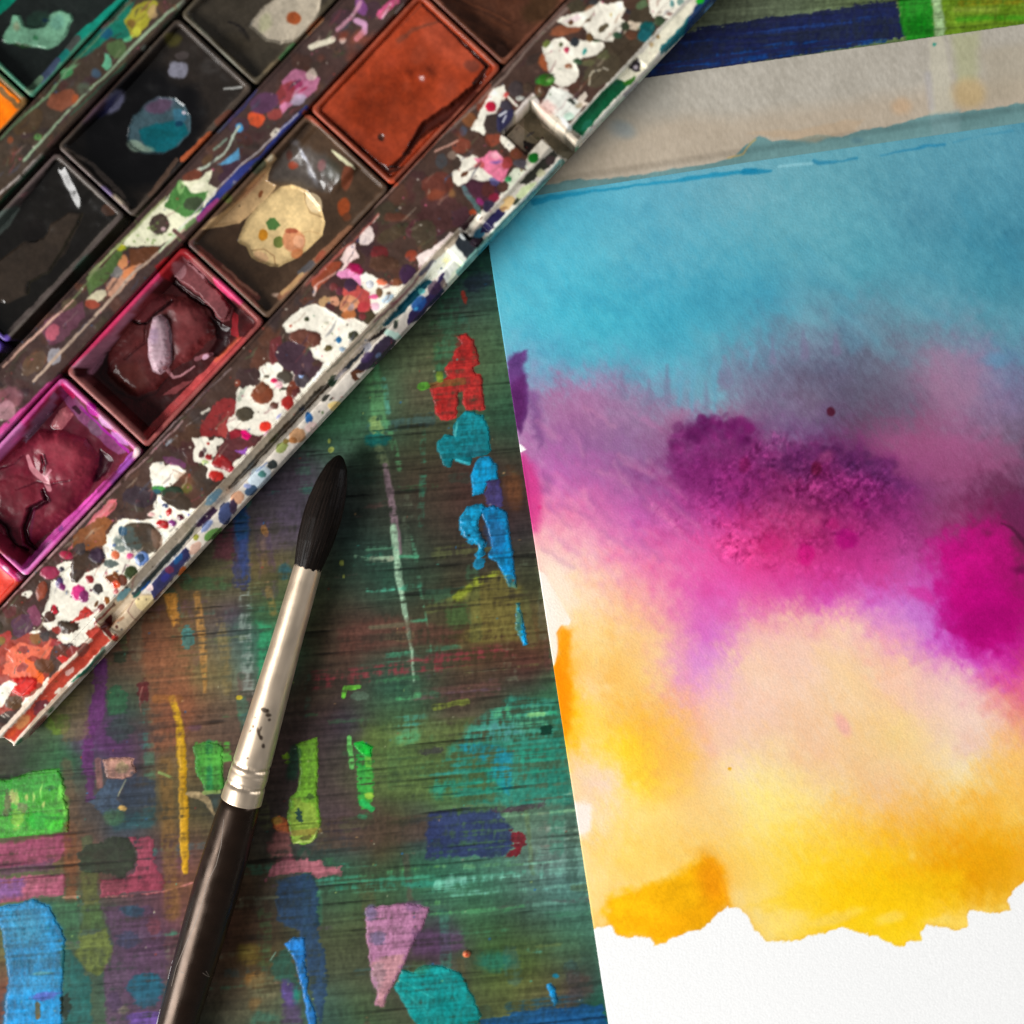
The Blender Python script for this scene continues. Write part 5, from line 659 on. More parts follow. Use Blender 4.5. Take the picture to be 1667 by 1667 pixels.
PG(s_,'G',[(870,770),(1075,750),(1065,810),(960,905),(880,885)],(102,60,36),w=2.5); BL(s_,'G',830,860,36,50,0,(206,136,90),w=3); PG(s_,'G',[(715,1010),(760,960),(860,900),(960,870),(905,970),(760,1110),(715,1070)],(192,142,116),w=2.5,v=24); BL(s_,'G',880,930,60,34,-40,(204,120,70),a=.8,w=3,s=5); BL(s_,'G',790,930,46,40,0,(120,118,116),a=.9,w=2.5); PG(s_,'G',[(580,975),(700,880),(780,800),(840,750),(880,745),(830,790),(760,930),(690,1010),(600,1090)],(78,100,54),w=3,v=24,d=.02); BL(s_,'G',820,760,30,26,0,(170,170,40),a=.9,w=2.5); BL(s_,'G',660,1095,80,36,-30,(196,186,156),w=3.5); BL(s_,'G',625,1150,50,34,0,(146,66,48),w=3); LN(s_,'G',[(710,1000),(730,1090)],10,(110,60,50),a=.8)
PG(s_,'G',[(260,1300),(400,1200),(560,1130),(570,1230),(420,1400),(330,1420)],(104,62,78),a=.9,w=4,v=24); BL(s_,'G',355,1335,46,60,20,(176,88,104),w=4); BL(s_,'G',370,1500,50,60,30,(156,154,160),a=.85,w=5,d=.06); BL(s_,'G',260,1520,60,46,0,(110,70,50),w=4); BL(s_,'G',470,1150,60,40,-30,(86,72,54),w=3); BL(s_,'A4',60,1100,80,70,0,(140,84,96),a=.7,w=5,s=5); BL(s_,'A4',30,1180,70,60,0,(190,140,150),a=.7,w=5,s=5); BL(s_,'A4',200,900,90,50,-40,(92,70,54),w=4)
# lips of the inner strips, worn pale; the pans' side channel
LN(s_,'F',[(960,-20),(820,110),(720,230),(640,330),(500,430),(300,640),(190,770)],[30,40,30,34,60,50,40],(40,50,116),w=2,v=24); LN(s_,'F',[(320,640),(190,770)],36,(150,54,110),a=.9,w=3); LN(s_,'F',[(900,20),(640,270),(480,400),(170,720),(-20,930)],10,(214,206,206),a=.8,w=1.6,d=.03); LN(s_,'F',[(940,30),(700,300),(560,420)],12,(190,150,150),a=.7,w=2,d=.06); LN(s_,'F',[(20,900),(160,780)],30,(90,120,70),a=.9,w=2)
LN(s_,'G',[(1250,640),(1080,790),(900,940),(700,1170),(480,1400),(230,1670)],[14,18,20,20,22,20],(176,152,134),w=1.6,v=14,d=.01); LN(s_,'G',[(1080,790),(1250,620)],16,(200,220,180),a=.8,w=1.6); LN(s_,'G',[(860,690),(700,850),(500,1110)],14,(120,130,90),a=.8,w=1.6,d=.05); LN(s_,'G',[(500,1120),(320,1280),(140,1450),(20,1570)],[10,18,16,14],(206,164,146),w=1.6,d=.03); LN(s_,'A1',[(1000,1190),(860,1330),(720,1480),(540,1650)],14,(150,160,110),a=.9,w=1.4); LN(s_,'A2',[(250,540),(180,640),(20,790)],20,(60,60,110),a=.8,w=2); LN(s_,'A2',[(640,110),(440,320),(280,490)],[16,26,20],(110,96,70),a=.7,w=2,d=.05)
# outer strip's inner lip
LN(s_,'A2',[(1667,490),(1400,770),(1100,1110),(960,1250)],[16,14,18,14],(150,120,110),a=.75,w=2,d=.08); LN(s_,'R',[(650,-10),(480,170),(300,340),(60,570),(-10,640)],[18,16,22,20,16],(168,90,80),a=.9,w=2,d=.02); LN(s_,'Q',[(700,0),(500,180),(300,390),(120,560),(0,700)],[14,14,16,14,12],(150,130,130),a=.7,w=2,d=.1); LN(s_,'E',[(1180,420),(960,640),(700,900),(420,1190),(150,1470),(0,1620)],[12,12,14,26,26,26],(190,150,150),a=.75,w=2,d=.06); LN(s_,'A3',[(740,50),(560,230),(400,420),(230,590),(0,800)],[22,18,14,18,14],(140,120,110),a=.75,w=2,d=.06)
# --- strip between the second and third rows
PG(s_,'H',[(660,540),(750,430),(860,310),(1010,200),(1170,40),(1220,0),(1180,120),(1140,220),(1190,320),(1120,360),(1000,340),(900,420),(800,500)],(18,104,86),w=3,v=30,d=.02); BL(s_,'H',960,300,60,50,-30,(20,70,104),a=.8,w=4,s=5); PG(s_,'H',[(1130,190),(1180,100),(1300,10),(1400,-10),(1440,40),(1400,120),(1330,240),(1250,330),(1180,330)],(142,136,40),w=3,v=40); BL(s_,'H',1230,290,60,40,-20,(180,180,60),a=.85,w=4); BL(s_,'H',1190,210,40,34,0,(110,80,40),a=.8,w=3); BL(s_,'H',1380,110,44,60,20,(170,140,100),a=.8,w=4); BL(s_,'H',1050,440,94,80,0,(76,98,60),w=3); PG(s_,'H',[(935,480),(980,490),(1010,590),(970,630),(920,590),(950,540)],(98,170,134),w=2.4); BL(s_,'H',1150,350,50,24,-30,(90,190,140),a=.8,w=3,d=.04); BL(s_,'H',865,665,46,36,0,(62,86,108),a=.85,w=3,s=4); BL(s_,'H',600,670,70,36,-30,(62,124,76),w=4,d=.04); BL(s_,'H',640,620,90,16,-28,(110,170,120),a=.7,w=3,d=.05); PG(s_,'H',[(440,850),(560,820),(640,815),(715,880),(660,960),(560,1010),(420,960)],(122,70,50),w=3,v=20); BL(s_,'H',680,900,36,40,0,(150,74,40),a=.9,w=3); BL(s_,'H',350,1235,36,28,0,(80,124,66),a=.9,w=3); BL(s_,'H',95,1270,30,30,0,(120,66,40),w=3); BL(s_,'H',250,1100,150,90,-40,(78,60,40),a=.8,w=5); BL(s_,'H',760,800,60,60,0,(84,110,90),a=.5,s=8,d=.1)
LN(s_,'H',[(1660,10),(1500,130),(1200,420),(980,660),(760,860),(500,1130),(220,1450)],[26,24,28,20,16,22,24],(136,156,128),w=1.5,v=18); LN(s_,'H',[(1660,70),(1300,420),(980,720),(640,1040)],10,(30,90,66),a=.8,w=1.2); LN(s_,'H',[(1180,20),(860,360),(640,600),(420,880),(200,1060),(0,1260)],[14,16,18,24,20,18],(110,146,108),a=.85,w=1.8,d=.03); LN(s_,'H',[(1170,-10),(900,270),(660,540)],14,(10,80,64),a=.8,w=1.5)
# --- pans: rims first
PL.rag = 0.8
PANS = [  # name, a0, a1, b0, b1, height of the rim mm, depth mm, rim colour, cake gloss
 ('vermilion', -860, -668, 491, 670, 8.2, 1.6, (196,62,46)), ('magenta', -660, -379, 491, 671, 8.3, 4.6, (206,96,160)), ('crimson', -371, -89, 490, 672, 8.3, 4.8, (150,78,74)),
 ('worn_brown', -84, 209, 490, 672, 8.1, 3.0, (92,70,54)), ('burnt_orange', 214, 477, 490, 672, 8.4, 1.0, (150,68,46)), ('umber', 482, 752, 491, 672, 8.2, 2.6, (112,66,48)),
 ('violet', -690, -409, 232, 388, 7.8, 1.4, (86,66,140)), ('black', -404, -118, 232, 386, 7.8, 2.4, (84,76,70)), ('indigo', -112, 177, 228, 398, 8.0, 3.2, (70,60,52)),
 ('sepia', 183, 466, 228, 398, 8.0, 2.6, (76,68,54)), ('yellow_orange', -370, -88, -28, 145, 8.0, 1.2, (124,92,50)), ('viridian', -82, 200, -28, 145, 8.0, 2.8, (60,120,96))]
for nm, a0, a1, b0, b1, zr, dp, rc in PANS: ABR(s_, a0 - 2, a1 + 2, b0 - 2, b1 + 2, rc, w=.8, v=26)
# vermilion
ABR(s_,-850,-676,499,662,(206,64,48),w=3,v=30)
# crimson
ABR(s_,-361,-98,499,664,(76,27,28),w=2,v=20)
BL(s_,'A4',800,1200,200,90,30,(92,32,34),w=7,d=.1,v=20)
PG(s_,'A4',[(955,335),(1000,350),(850,545),(720,720),(640,860),(560,965),(430,930),(420,905),(700,610)],(168,112,132),w=2,s=4); LN(s_,'A4',[(965,350),(820,500),(640,700),(440,905)],[50,44,40,14],(202,54,98),w=2,s=4); LN(s_,'A4',[(1180,150),(1000,330)],30,(90,60,60),w=3)
PG(s_,'A4',[(900,460),(1040,488),(1150,500),(1280,620),(1304,720),(1200,832),(1100,905),(1040,935),(950,1050),(840,1102),(720,1040),(640,950),(650,840),(720,720),(800,600)],(112,46,46),w=4,v=22,h=1.0,hw=22,keep='crimson_cake'); PG(s_,'A4',[(1000,530),(1100,510),(1200,570),(1290,690),(1230,800),(1100,900),(1040,900),(1030,700)],(140,62,64),a=.85,w=4,s=8,h=.5,hw=25); PG(s_,'A4',[(900,470),(1010,500),(950,580),(880,660),(800,640),(830,560)],(132,52,58),a=.8,w=3,s=5,h=.3,hw=15); BL(s_,'A4',780,980,110,90,0,(112,48,40),a=.7,s=12,w=5); BL(s_,'A4',1150,620,70,50,20,(150,76,76),a=.6,s=14,w=4)
LN(s_,'A4',[(1040,520),(950,585),(895,650),(840,655),(790,630)],16,(44,14,18),w=2,s=3,h=-.6,hw=3); LN(s_,'A4',[(895,650),(880,770),(760,870)],12,(62,20,22),a=.8,w=2.5,s=3,h=-.4,hw=3); PG(s_,'A4',[(1270,600),(1330,640),(1390,680),(1380,800),(1320,860),(1250,850),(1310,740)],(46,16,20),w=3,s=4,h=-.5,hw=10); LN(s_,'A4',[(1050,410),(1130,470),(1260,560),(1330,640)],26,(56,14,18),w=3,s=4,h=-.5,hw=5); LN(s_,'A4',[(650,830),(600,960),(700,1060),(830,1120),(940,1080),(1000,990)],14,(50,18,20),w=3,s=4,a=.8)
PG(s_,'A4',[(940,300),(1110,190),(1210,250),(1080,290),(1020,400),(965,370)],(150,30,36),w=3,v=24); LN(s_,'A4',[(1200,205),(1400,390),(1565,535)],34,(164,92,84),w=2,v=20); PG(s_,'A4',[(1280,380),(1350,400),(1470,520),(1440,540),(1330,470)],(214,62,112),w=3,v=24); PG(s_,'A4',[(1400,570),(1430,600),(1440,740),(1390,720)],(176,40,50),w=2.5)
PG(s_,'A4',[(1080,256),(1150,268),(1290,410),(1405,560),(1385,632),(1340,640),(1270,565),(1200,488),(1100,418),(1050,375)],(146,78,82),w=3,v=28,keep='flake1',hw=10); BL(s_,'A4',1090,330,50,60,-30,(176,130,136),a=.8,w=4,d=.03); LN(s_,'A4',[(1110,260),(1270,410)],12,(190,150,156),a=.7,w=2)
LN(s_,'A4',[(1460,755),(1300,900),(1080,1120),(860,1345)],46,(190,76,76),w=2,v=26); LN(s_,'A4',[(1440,740),(1300,880)],20,(214,110,60),a=.5,s=5); LN(s_,'A4',[(440,955),(600,1110),(860,1345)],36,(172,108,102),w=2,v=22); LN(s_,'A4',[(460,940),(560,1010)],40,(120,60,60),a=.8,w=2); PG(s_,'A4',[(440,920),(540,930),(500,990),(450,970)],(60,20,22),w=2)
PG(s_,'A4',[(980,1085),(1100,1010),(1165,998),(1060,1080)],(156,78,80),w=2.5,v=16); LN(s_,'A4',[(1180,870),(1280,840)],24,(170,110,120),a=.8,w=2.5); BL(s_,'A4',1240,860,24,14,-30,(200,160,180),w=2)
PG(s_,'A4',[(920,622),(970,595),(1012,630),(1040,720),(1036,880),(1012,930),(965,962),(920,940),(896,860),(890,750)],(188,158,168),w=1.5,v=14,keep='curl1',hw=12); BL(s_,'A4',940,730,30,50,0,(160,130,160),a=.6,s=8); 
for y in range(650, 950, 34): LN(s_,'A4',[(905,y+6),(960,y),(1030,y+8)],7,(172,134,146),a=.4,w=1.4)
LN(s_,'A4',[(1000,925),(1045,980),(1090,970),(1170,915)],[26,18,16,12],(172,122,128),w=1.5,keep='curl2',hw=3)
# magenta
ABR(s_,-650,-388,500,662,(104,26,44),w=2,v=18)
PG(s_,'E',[(390,120),(300,180),(150,330),(-40,500),(-40,760),(40,660),(160,480),(290,290),(370,210)],(196,70,140),w=2,s=3,v=22); PG(s_,'E',[(120,400),(-40,560),(-40,760),(60,620),(170,470)],(184,116,166),a=.8,s=10); LN(s_,'E',[(370,200),(290,290),(170,450)],16,(150,30,70),a=.8,w=2)
PG(s_,'E',[(-60,720),(60,600),(150,560),(250,480),(400,475),(560,540),(640,640),(620,800),(560,900),(440,1030),(350,1110),(200,1235),(150,1340),(-60,1250)],(132,36,56),w=3,v=26,h=1.1,hw=22,keep='magenta_cake'); PG(s_,'E',[(250,500),(400,480),(560,545),(600,640),(540,780),(420,830),(320,820),(240,720),(230,600)],(156,50,68),a=.85,w=4,s=8,h=.5,hw=22); BL(s_,'E',420,620,120,80,20,(170,66,80),a=.6,s=18,w=5); BL(s_,'E',100,900,150,130,-30,(136,40,56),a=.8,s=14,w=6,h=.3,hw=22); BL(s_,'E',420,960,140,80,-40,(128,38,54),a=.7,s=14,h=.3,hw=18)
PG(s_,'E',[(640,590),(730,680),(650,800),(600,820),(640,700)],(58,12,26),w=3,s=4,h=-.4,hw=8); LN(s_,'E',[(290,860),(310,930),(210,980),(175,1100),(180,1200),(230,1250)],[16,26,40,36,34,22],(64,8,26),w=3,s=3,h=-.9,hw=5); LN(s_,'E',[(220,980),(205,1100),(200,1180)],14,(120,30,70),a=.8,w=2); LN(s_,'E',[(-10,1060),(60,1120),(90,1210),(170,1250)],30,(56,6,22),w=3,s=4,h=-.7,hw=5); LN(s_,'E',[(120,860),(250,810),(330,830),(460,800)],9,(84,14,34),a=.8,w=2,s=2.5,h=-.3,hw=2); LN(s_,'E',[(285,640),(300,690),(280,740)],18,(74,10,30),w=2,s=2.5,h=-.4,hw=3); LN(s_,'E',[(-10,730),(90,700),(150,640)],10,(90,20,40),a=.7,w=2,h=-.3,hw=2)
PG(s_,'E',[(355,225),(378,260),(335,370),(205,520),(168,570),(155,505),(230,395)],(124,92,112),w=2.5,v=26,keep='flake2',hw=8); PG(s_,'E',[(380,340),(440,320),(485,370),(435,430),(405,480),(320,455)],(172,98,104),w=3,v=20,h=.4,hw=10)
PG(s_,'E',[(388,165),(460,240),(600,390),(840,615),(760,640),(690,585),(500,400),(400,260)],(136,70,112),w=2.5,v=30); BL(s_,'E',600,345,50,30,42,(176,0,146),w=3); LN(s_,'E',[(400,190),(470,260)],26,(220,40,110),w=2.5); BL(s_,'E',620,460,60,50,40,(120,90,110),a=.8,w=4); BL(s_,'E',690,420,60,34,40,(200,160,200),a=.85,w=4); BL(s_,'E',770,530,70,20,42,(190,130,200),a=.8,w=4,d=.04); LN(s_,'E',[(520,330),(700,500),(830,620)],14,(160,30,150),w=2); LN(s_,'E',[(480,330),(510,360)],26,(60,16,40),w=2); LN(s_,'E',[(640,350),(760,470),(880,580)],36,(178,110,130),a=.9,w=2.5)
LN(s_,'E',[(860,640),(780,740),(690,850)],[50,44,40],(136,66,140),w=2.5,v=30); BL(s_,'E',800,710,60,26,-48,(160,80,180),a=.8,w=5,d=.05); LN(s_,'E',[(690,830),(560,960),(400,1110),(260,1260),(130,1410)],54,(216,80,176),w=2,v=22); LN(s_,'E',[(330,1200),(150,1400)],26,(226,150,206),a=.7,s=5); LN(s_,'E',[(740,760),(640,870)],30,(120,40,90),a=.7,s=4); LN(s_,'E',[(-40,1290),(40,1360),(120,1425)],60,(226,66,132),w=2,v=30); BL(s_,'E',40,1370,26,14,40,(240,190,206),w=2); BL(s_,'E',140,1420,40,22,20,(236,200,216),w=2); BL(s_,'E',885,620,24,40,10,(228,196,196),w=2); PG(s_,'E',[(375,1110),(400,1090),(412,1120),(390,1135)],(150,80,160),w=1,a=.8)
LN(s_,'E',[(178,645),(205,720),(250,770),(290,800),(318,860)],[24,34,40,44,28],(206,134,144),w=1.5,keep='vein1',hw=4,v=18); LN(s_,'E',[(325,735),(285,790)],16,(196,120,134),w=1.5)
# worn brown
ABR(s_,-76,200,498,664,(76,57,42),w=2,v=18); ABR(s_,-60,60,520,640,(66,48,34),w=6,s=20,a=.7)
PG(s_,'F',[(700,480),(800,300),(900,225),(1100,320),(1160,450),(1110,570),(960,560),(880,525)],(84,78,74),a=.8,s=14,w=5,v=20); BL(s_,'F',1150,430,60,90,-30,(66,70,60),a=.6,s=12); BL(s_,'F',940,320,14,60,-30,(190,196,214),a=.7,w=3,s=4,d=.06); BL(s_,'F',1000,440,22,70,-20,(160,164,176),a=.6,w=5,s=8,d=.08); BL(s_,'F',880,230,30,20,0,(150,150,160),a=.5,s=8)  # grey sheen and pale glints of the wet film painted into its colour
PG(s_,'F',[(725,305),(745,335),(715,390),(692,450),(690,500),(750,530),(700,605),(560,745),(480,805),(330,832),(215,850),(270,790),(480,640),(620,450),(660,350)],(188,154,110),w=1.6,v=12,h=-.2,hw=5); LN(s_,'F',[(760,540),(690,620),(560,745)],9,(112,80,46),a=.8,w=1); BL(s_,'F',632,597,14,26,30,(130,70,36)); BL(s_,'F',700,340,30,20,-50,(210,196,166),w=2); BL(s_,'F',560,550,120,24,-46,(196,130,96),a=.5,s=8); BL(s_,'F',620,400,60,40,-46,(60,66,48),a=.85,w=3); BL(s_,'F',400,630,30,34,-40,(90,96,50),a=.9,w=3); BL(s_,'F',485,685,7,7,0,(70,60,40))
PG(s_,'F',[(775,545),(850,530),(910,545),(960,572),(1062,682),(1092,790),(1072,890),(960,1002),(870,1062),(762,1118),(700,1112),(572,1052),(530,972),(468,940),(482,888),(530,780),(640,660)],(216,186,132),w=1.8,v=12,h=-.45,hw=6); BL(s_,'F',800,720,200,160,-40,(222,194,140),a=.5,s=40); LN(s_,'F',[(945,580),(955,660),(990,730),(1070,760)],8,(150,116,76),a=.8,w=1); BL(s_,'F',1015,660,54,76,-30,(222,200,160),a=.7,w=2); LN(s_,'F',[(570,1000),(660,990),(730,1040),(740,1110)],7,(140,100,64),a=.8,w=1); BL(s_,'F',640,1045,56,34,30,(206,160,120),a=.7,w=2); PG(s_,'F',[(668,800),(700,765),(735,770),(775,820),(735,855),(690,850)],(82,122,62),w=1.4); BL(s_,'F',762,940,42,44,0,(112,122,58),w=1.6); BL(s_,'F',650,888,34,42,0,(206,136,34),w=1.4); BL(s_,'F',870,930,80,84,0,(190,120,84),a=.85,w=2,s=3); BL(s_,'F',905,935,38,44,0,(222,164,126),a=.85,w=1.6); BL(s_,'F',855,860,50,20,0,(160,76,50),a=.8,w=2); BL(s_,'F',890,1020,44,30,-20,(196,116,70),a=.8,w=2); LN(s_,'F',[(910,880),(980,860),(1060,880)],5,(190,150,100),a=.8)
for x,y,rx,ry,cc in ((862,388,34,28,(160,64,38)),(1250,480,40,90,(128,68,46)),(1225,690,44,64,(170,74,32)),(1070,390,24,40,(128,84,84)),(1250,760,30,30,(110,60,36)),(840,320,20,40,(90,50,40)),(750,1320,40,14,(190,160,140))): BL(s_,'F',x,y,rx,ry,8,cc,a=.9,w=2.5,s=3)
LN(s_,'F',[(1145,285),(1210,340),(1300,420)],[14,34,10],(204,200,164),w=2.5); LN(s_,'F',[(1270,840),(1100,1000),(990,1110),(770,1335)],[44,46,44,40],(142,98,72),w=2,v=24); LN(s_,'F',[(1000,1090),(920,1160)],46,(84,84,88),a=.9,w=2); LN(s_,'F',[(930,1170),(790,1310)],30,(196,160,110),a=.8,w=2.5); BL(s_,'F',1060,1040,50,20,-46,(150,74,54),a=.8,w=3); LN(s_,'F',[(1530,540),(1500,590),(1290,800)],14,(110,96,84),a=.7,w=1.5); LN(s_,'F',[(190,980),(420,1170),(610,1340)],40,(140,76,64),w=2,v=22); LN(s_,'F',[(360,1110),(600,1320)],20,(206,150,120),a=.6,w=2.5); LN(s_,'F',[(180,990),(20,860)],30,(90,60,56),w=2)
# burnt orange
ABR(s_,221,470,497,665,(164,62,32),w=1.5,v=14)
PG(s_,'A2',[(830,560),(1000,440),(1250,380),(1335,470),(1250,600),(1050,720),(900,790),(760,760)],(140,48,18),a=.85,s=30,w=7,v=22); PG(s_,'A2',[(1250,120),(1360,120),(1560,300),(1600,380),(1480,420),(1360,330),(1240,240)],(182,80,54),a=.7,s=26,w=6); PG(s_,'A2',[(640,690),(760,760),(900,860),(1050,950),(1130,850),(900,800),(720,620)],(172,68,40),a=.6,s=24,w=5); PG(s_,'A2',[(860,620),(1000,660),(1250,600),(1280,500),(1380,560),(1200,700),(1100,820),(900,740)],(148,54,24),a=.5,s=26,w=6); BL(s_,'A2',1225,330,50,60,20,(156,64,38),a=.7,s=6,w=4)
PG(s_,'A2',[(1645,405),(1565,500),(1420,620),(1250,735),(1185,830),(1135,930),(1070,985),(1040,1010),(1100,1012),(1150,955),(1250,835),(1450,700),(1610,520)],(72,27,18),w=2.5,s=3,v=14,h=-1.3,hw=9); LN(s_,'A2',[(1250,30),(1400,170),(1640,400)],[8,12,26],(62,28,20),w=1.5,s=2,h=-.5,hw=3); LN(s_,'A2',[(1640,400),(1560,500)],18,(50,22,16),w=1.5,h=-.5,hw=3); LN(s_,'A2',[(1250,30),(1050,220),(800,480),(630,680)],7,(110,50,36),a=.8,w=2); LN(s_,'A2',[(635,690),(800,830),(980,985),(1060,1030),(1140,1005)],[8,10,12,24,10],(84,38,26),w=2.5,s=2,h=-.3,hw=2); LN(s_,'A2',[(1110,240),(1200,180),(1345,130)],[34,26,10],(112,62,46),a=.7,w=3,s=4); BL(s_,'A2',1003,830,20,22,0,(84,44,32),w=2,s=3,h=-.3); BL(s_,'A2',1545,395,46,36,10,(112,58,46),a=.7,w=3,s=6); BL(s_,'A2',640,350,20,20,0,(120,60,44),a=.4,s=8)
LN(s_,'A2',[(545,680),(700,790),(900,960),(1060,1110)],[40,30,30,44],(150,72,50),w=2,v=24); BL(s_,'A2',1070,1105,36,22,0,(196,82,52),w=2); LN(s_,'A2',[(560,690),(720,800)],12,(176,96,72),a=.7,w=2); LN(s_,'A2',[(1650,520),(1400,760),(1100,1080)],40,(122,62,46),w=2,v=20); LN(s_,'A2',[(1600,540),(1280,860)],10,(180,110,90),a=.6,w=2,d=.05)
for i in range(30): 
    x=_rs.uniform(750,1500); y=_rs.uniform(200,900); BL(s_,'A2',x,y,_rs.uniform(20,60),_rs.uniform(12,40),-45,[(150,58,30),(174,76,50),(158,62,40)][_rs.randint(3)],a=.35,s=14,w=5,h=_rs.uniform(-.1,.12),hw=12)
# umber
ABR(s_,490,745,498,664,(86,48,32),w=2,v=18); PG(s_,'A3',[(60,30),(400,-60),(740,-60),(700,20),(480,230),(330,270),(200,180)],(88,52,36),w=3,v=24)
for i in range(14): 
    y=_rs.uniform(0,200); LN(s_,'A3',[(120,y-60),(300,y+30),(430,y+90)],_rs.uniform(6,20),[(112,64,42),(70,40,28),(126,72,46)][_rs.randint(3)],a=.5,w=3,s=3)
BL(s_,'A3',600,40,110,70,-40,(64,44,26),a=.8,s=14,w=6); LN(s_,'A3',[(20,40),(200,200),(330,330)],26,(150,74,50),w=2,v=22); LN(s_,'A3',[(60,40),(340,300)],12,(120,56,40),a=.8,w=2); LN(s_,'A3',[(730,30),(560,210),(400,380)],20,(120,90,80),a=.7,w=2,d=.05); BL(s_,'A3',400,280,50,26,40,(130,84,66),a=.8,w=4)
# violet, black
ABR(s_,-682,-416,240,380,(70,52,120),w=2,v=30); BL(s_,'G',30,1400,60,70,0,(92,66,160),a=.9,w=5,d=.03)
ABR(s_,-396,-126,240,378,(27,24,21),w=2,v=8)
PG(s_,'G',[(570,535),(500,680),(440,800),(330,930),(210,1000),(190,1080),(60,1142),(-40,1130),(-40,880),(160,725),(300,700),(350,600),(480,525)],(62,51,42),w=2.5,s=4,v=12,h=.35,hw=7); BL(s_,'G',230,650,90,70,-40,(24,20,18),a=.9,w=4); LN(s_,'G',[(560,530),(470,700),(330,930),(200,1000),(190,1070)],18,(34,30,16),a=.8,w=2,s=3)
LN(s_,'G',[(850,500),(700,700),(400,1000),(60,1330)],30,(84,74,70),w=2,v=20); LN(s_,'G',[(400,110),(600,290),(760,420),(850,500)],40,(104,88,84),w=2,v=20); BL(s_,'G',720,380,50,26,40,(92,74,116),a=.9,w=3); BL(s_,'G',820,430,60,30,40,(206,186,160),w=2.5); LN(s_,'G',[(700,290),(760,340)],26,(140,120,104),a=.8,w=3); LN(s_,'G',[(380,110),(260,280),(140,430),(0,600)],[50,44,60,70],(92,78,76),w=2,v=18); PG(s_,'G',[(-20,520),(110,470),(140,500),(60,620),(-20,700)],(78,88,82),w=3,s=5); BL(s_,'G',560,870,70,24,-46,(50,74,64),a=.8,w=3,s=5); BL(s_,'G',730,510,50,34,20,(70,46,34),w=3); LN(s_,'G',[(380,40),(180,230),(0,400)],14,(190,180,176),a=.75,w=1.5,d=.02); LN(s_,'G',[(300,150),(0,470)],20,(20,70,48),a=.8,w=1.5); LN(s_,'G',[(180,390),(140,420)],16,(150,100,104),a=.8,w=2)
# deep wet highlight stays to the lamp
# indigo
ABR(s_,-104,168,236,390,(44,37,32),w=2,v=10); BL(s_,'A1',860,770,400,330,-46,(12,11,13),s=26,w=6,v=4); BL(s_,'A1',1150,380,160,120,-40,(50,42,36),a=.8,s=20,w=6); PG(s_,'A1',[(780,770),(800,700),(850,650),(890,610),(960,585),(1060,590),(1110,630),(1148,700),(1146,800),(1080,880),(985,930),(850,922),(785,892),(762,845)],(76,104,114),w=2.6,s=3,v=20,h=-.3); PG(s_,'A1',[(838,785),(950,745),(1040,720),(1110,740),(1132,800),(1060,885),(985,922),(910,905),(850,840)],(8,112,124),w=3,s=5,v=20); BL(s_,'A1',960,640,90,40,-10,(112,80,108),a=.85,w=5,s=6); BL(s_,'A1',815,880,56,36,20,(136,156,138),a=.9,w=3,s=5); BL(s_,'A1',870,895,60,22,10,(130,150,132),a=.8,w=3,s=5); BL(s_,'A1',1080,700,40,40,0,(60,124,150),a=.8,s=6,w=4); BL(s_,'A1',1080,745,24,20,0,(16,70,100),w=2,s=3); BL(s_,'A1',1110,680,12,10,0,(190,180,190)); BL(s_,'A1',960,800,90,26,10,(6,90,96),a=.5,s=8)
BL(s_,'A1',1075,420,60,56,-20,(136,136,152),a=.85,w=6,s=5,d=.05); BL(s_,'A1',1100,330,40,26,0,(100,90,90),a=.6,w=5,d=.08); BL(s_,'A1',690,615,50,86,38,(120,120,150),a=.85,w=3,s=6); BL(s_,'A1',650,640,20,90,40,(30,30,90),a=.7,w=3,s=5); BL(s_,'A1',570,650,40,110,42,(92,66,84),a=.7,s=8,w=3); BL(s_,'A1',1040,240,50,40,0,(92,86,30),a=.8,s=8,w=4); BL(s_,'A1',1270,400,60,50,0,(84,80,78),a=.5,s=10,d=.1)  # first grey spot is a painted highlight on the dark paint
LN(s_,'A1',[(1265,810),(1100,965)],34,(162,80,46),w=2); LN(s_,'A1',[(1380,680),(1320,740)],44,(104,58,44),a=.8,w=3); LN(s_,'A1',[(1060,970),(900,1180)],30,(86,66,54),w=3); LN(s_,'A1',[(1350,535),(1460,525)],14,(150,150,146),w=1.5); LN(s_,'A1',[(1150,110),(1300,270),(1540,530)],[10,14,14],(116,118,104),a=.8,w=1.5,d=.05); LN(s_,'A1',[(820,360),(560,640),(350,850)],40,(70,54,48),a=.8,w=3); LN(s_,'A1',[(900,280),(850,300)],18,(130,140,130),w=2); LN(s_,'A1',[(400,900),(560,1000),(720,1160),(770,1240)],[20,24,30,30],(150,130,116),a=.7,w=3,d=.03)
# sepia
ABR(s_,191,458,236,390,(64,57,47),w=2,v=14); PG(s_,'A2',[(230,110),(300,30),(420,-40),(640,-40),(635,60),(560,170),(470,245),(400,272),(310,250),(200,160)],(184,172,152),w=2.4,s=3,v=14,h=-.3); BL(s_,'A2',475,110,44,38,20,(162,80,40),w=2,s=3); BL(s_,'A2',300,140,40,60,20,(170,170,130),a=.6,s=8,w=4); LN(s_,'A2',[(80,130),(150,160),(200,230)],[10,18,12],(30,26,24),w=3,s=4); LN(s_,'A2',[(140,180),(210,250)],10,(30,26,24),w=2.5,s=3,a=.8); LN(s_,'A2',[(640,120),(480,270),(300,430)],[30,24,24],(126,110,84),a=.85,w=2); LN(s_,'A2',[(640,110),(560,190)],30,(170,96,56),a=.8,w=3); LN(s_,'A2',[(470,270),(400,350)],34,(70,124,74),a=.85,w=3); BL(s_,'A2',100,260,120,60,0,(58,50,38),a=.7,s=16)
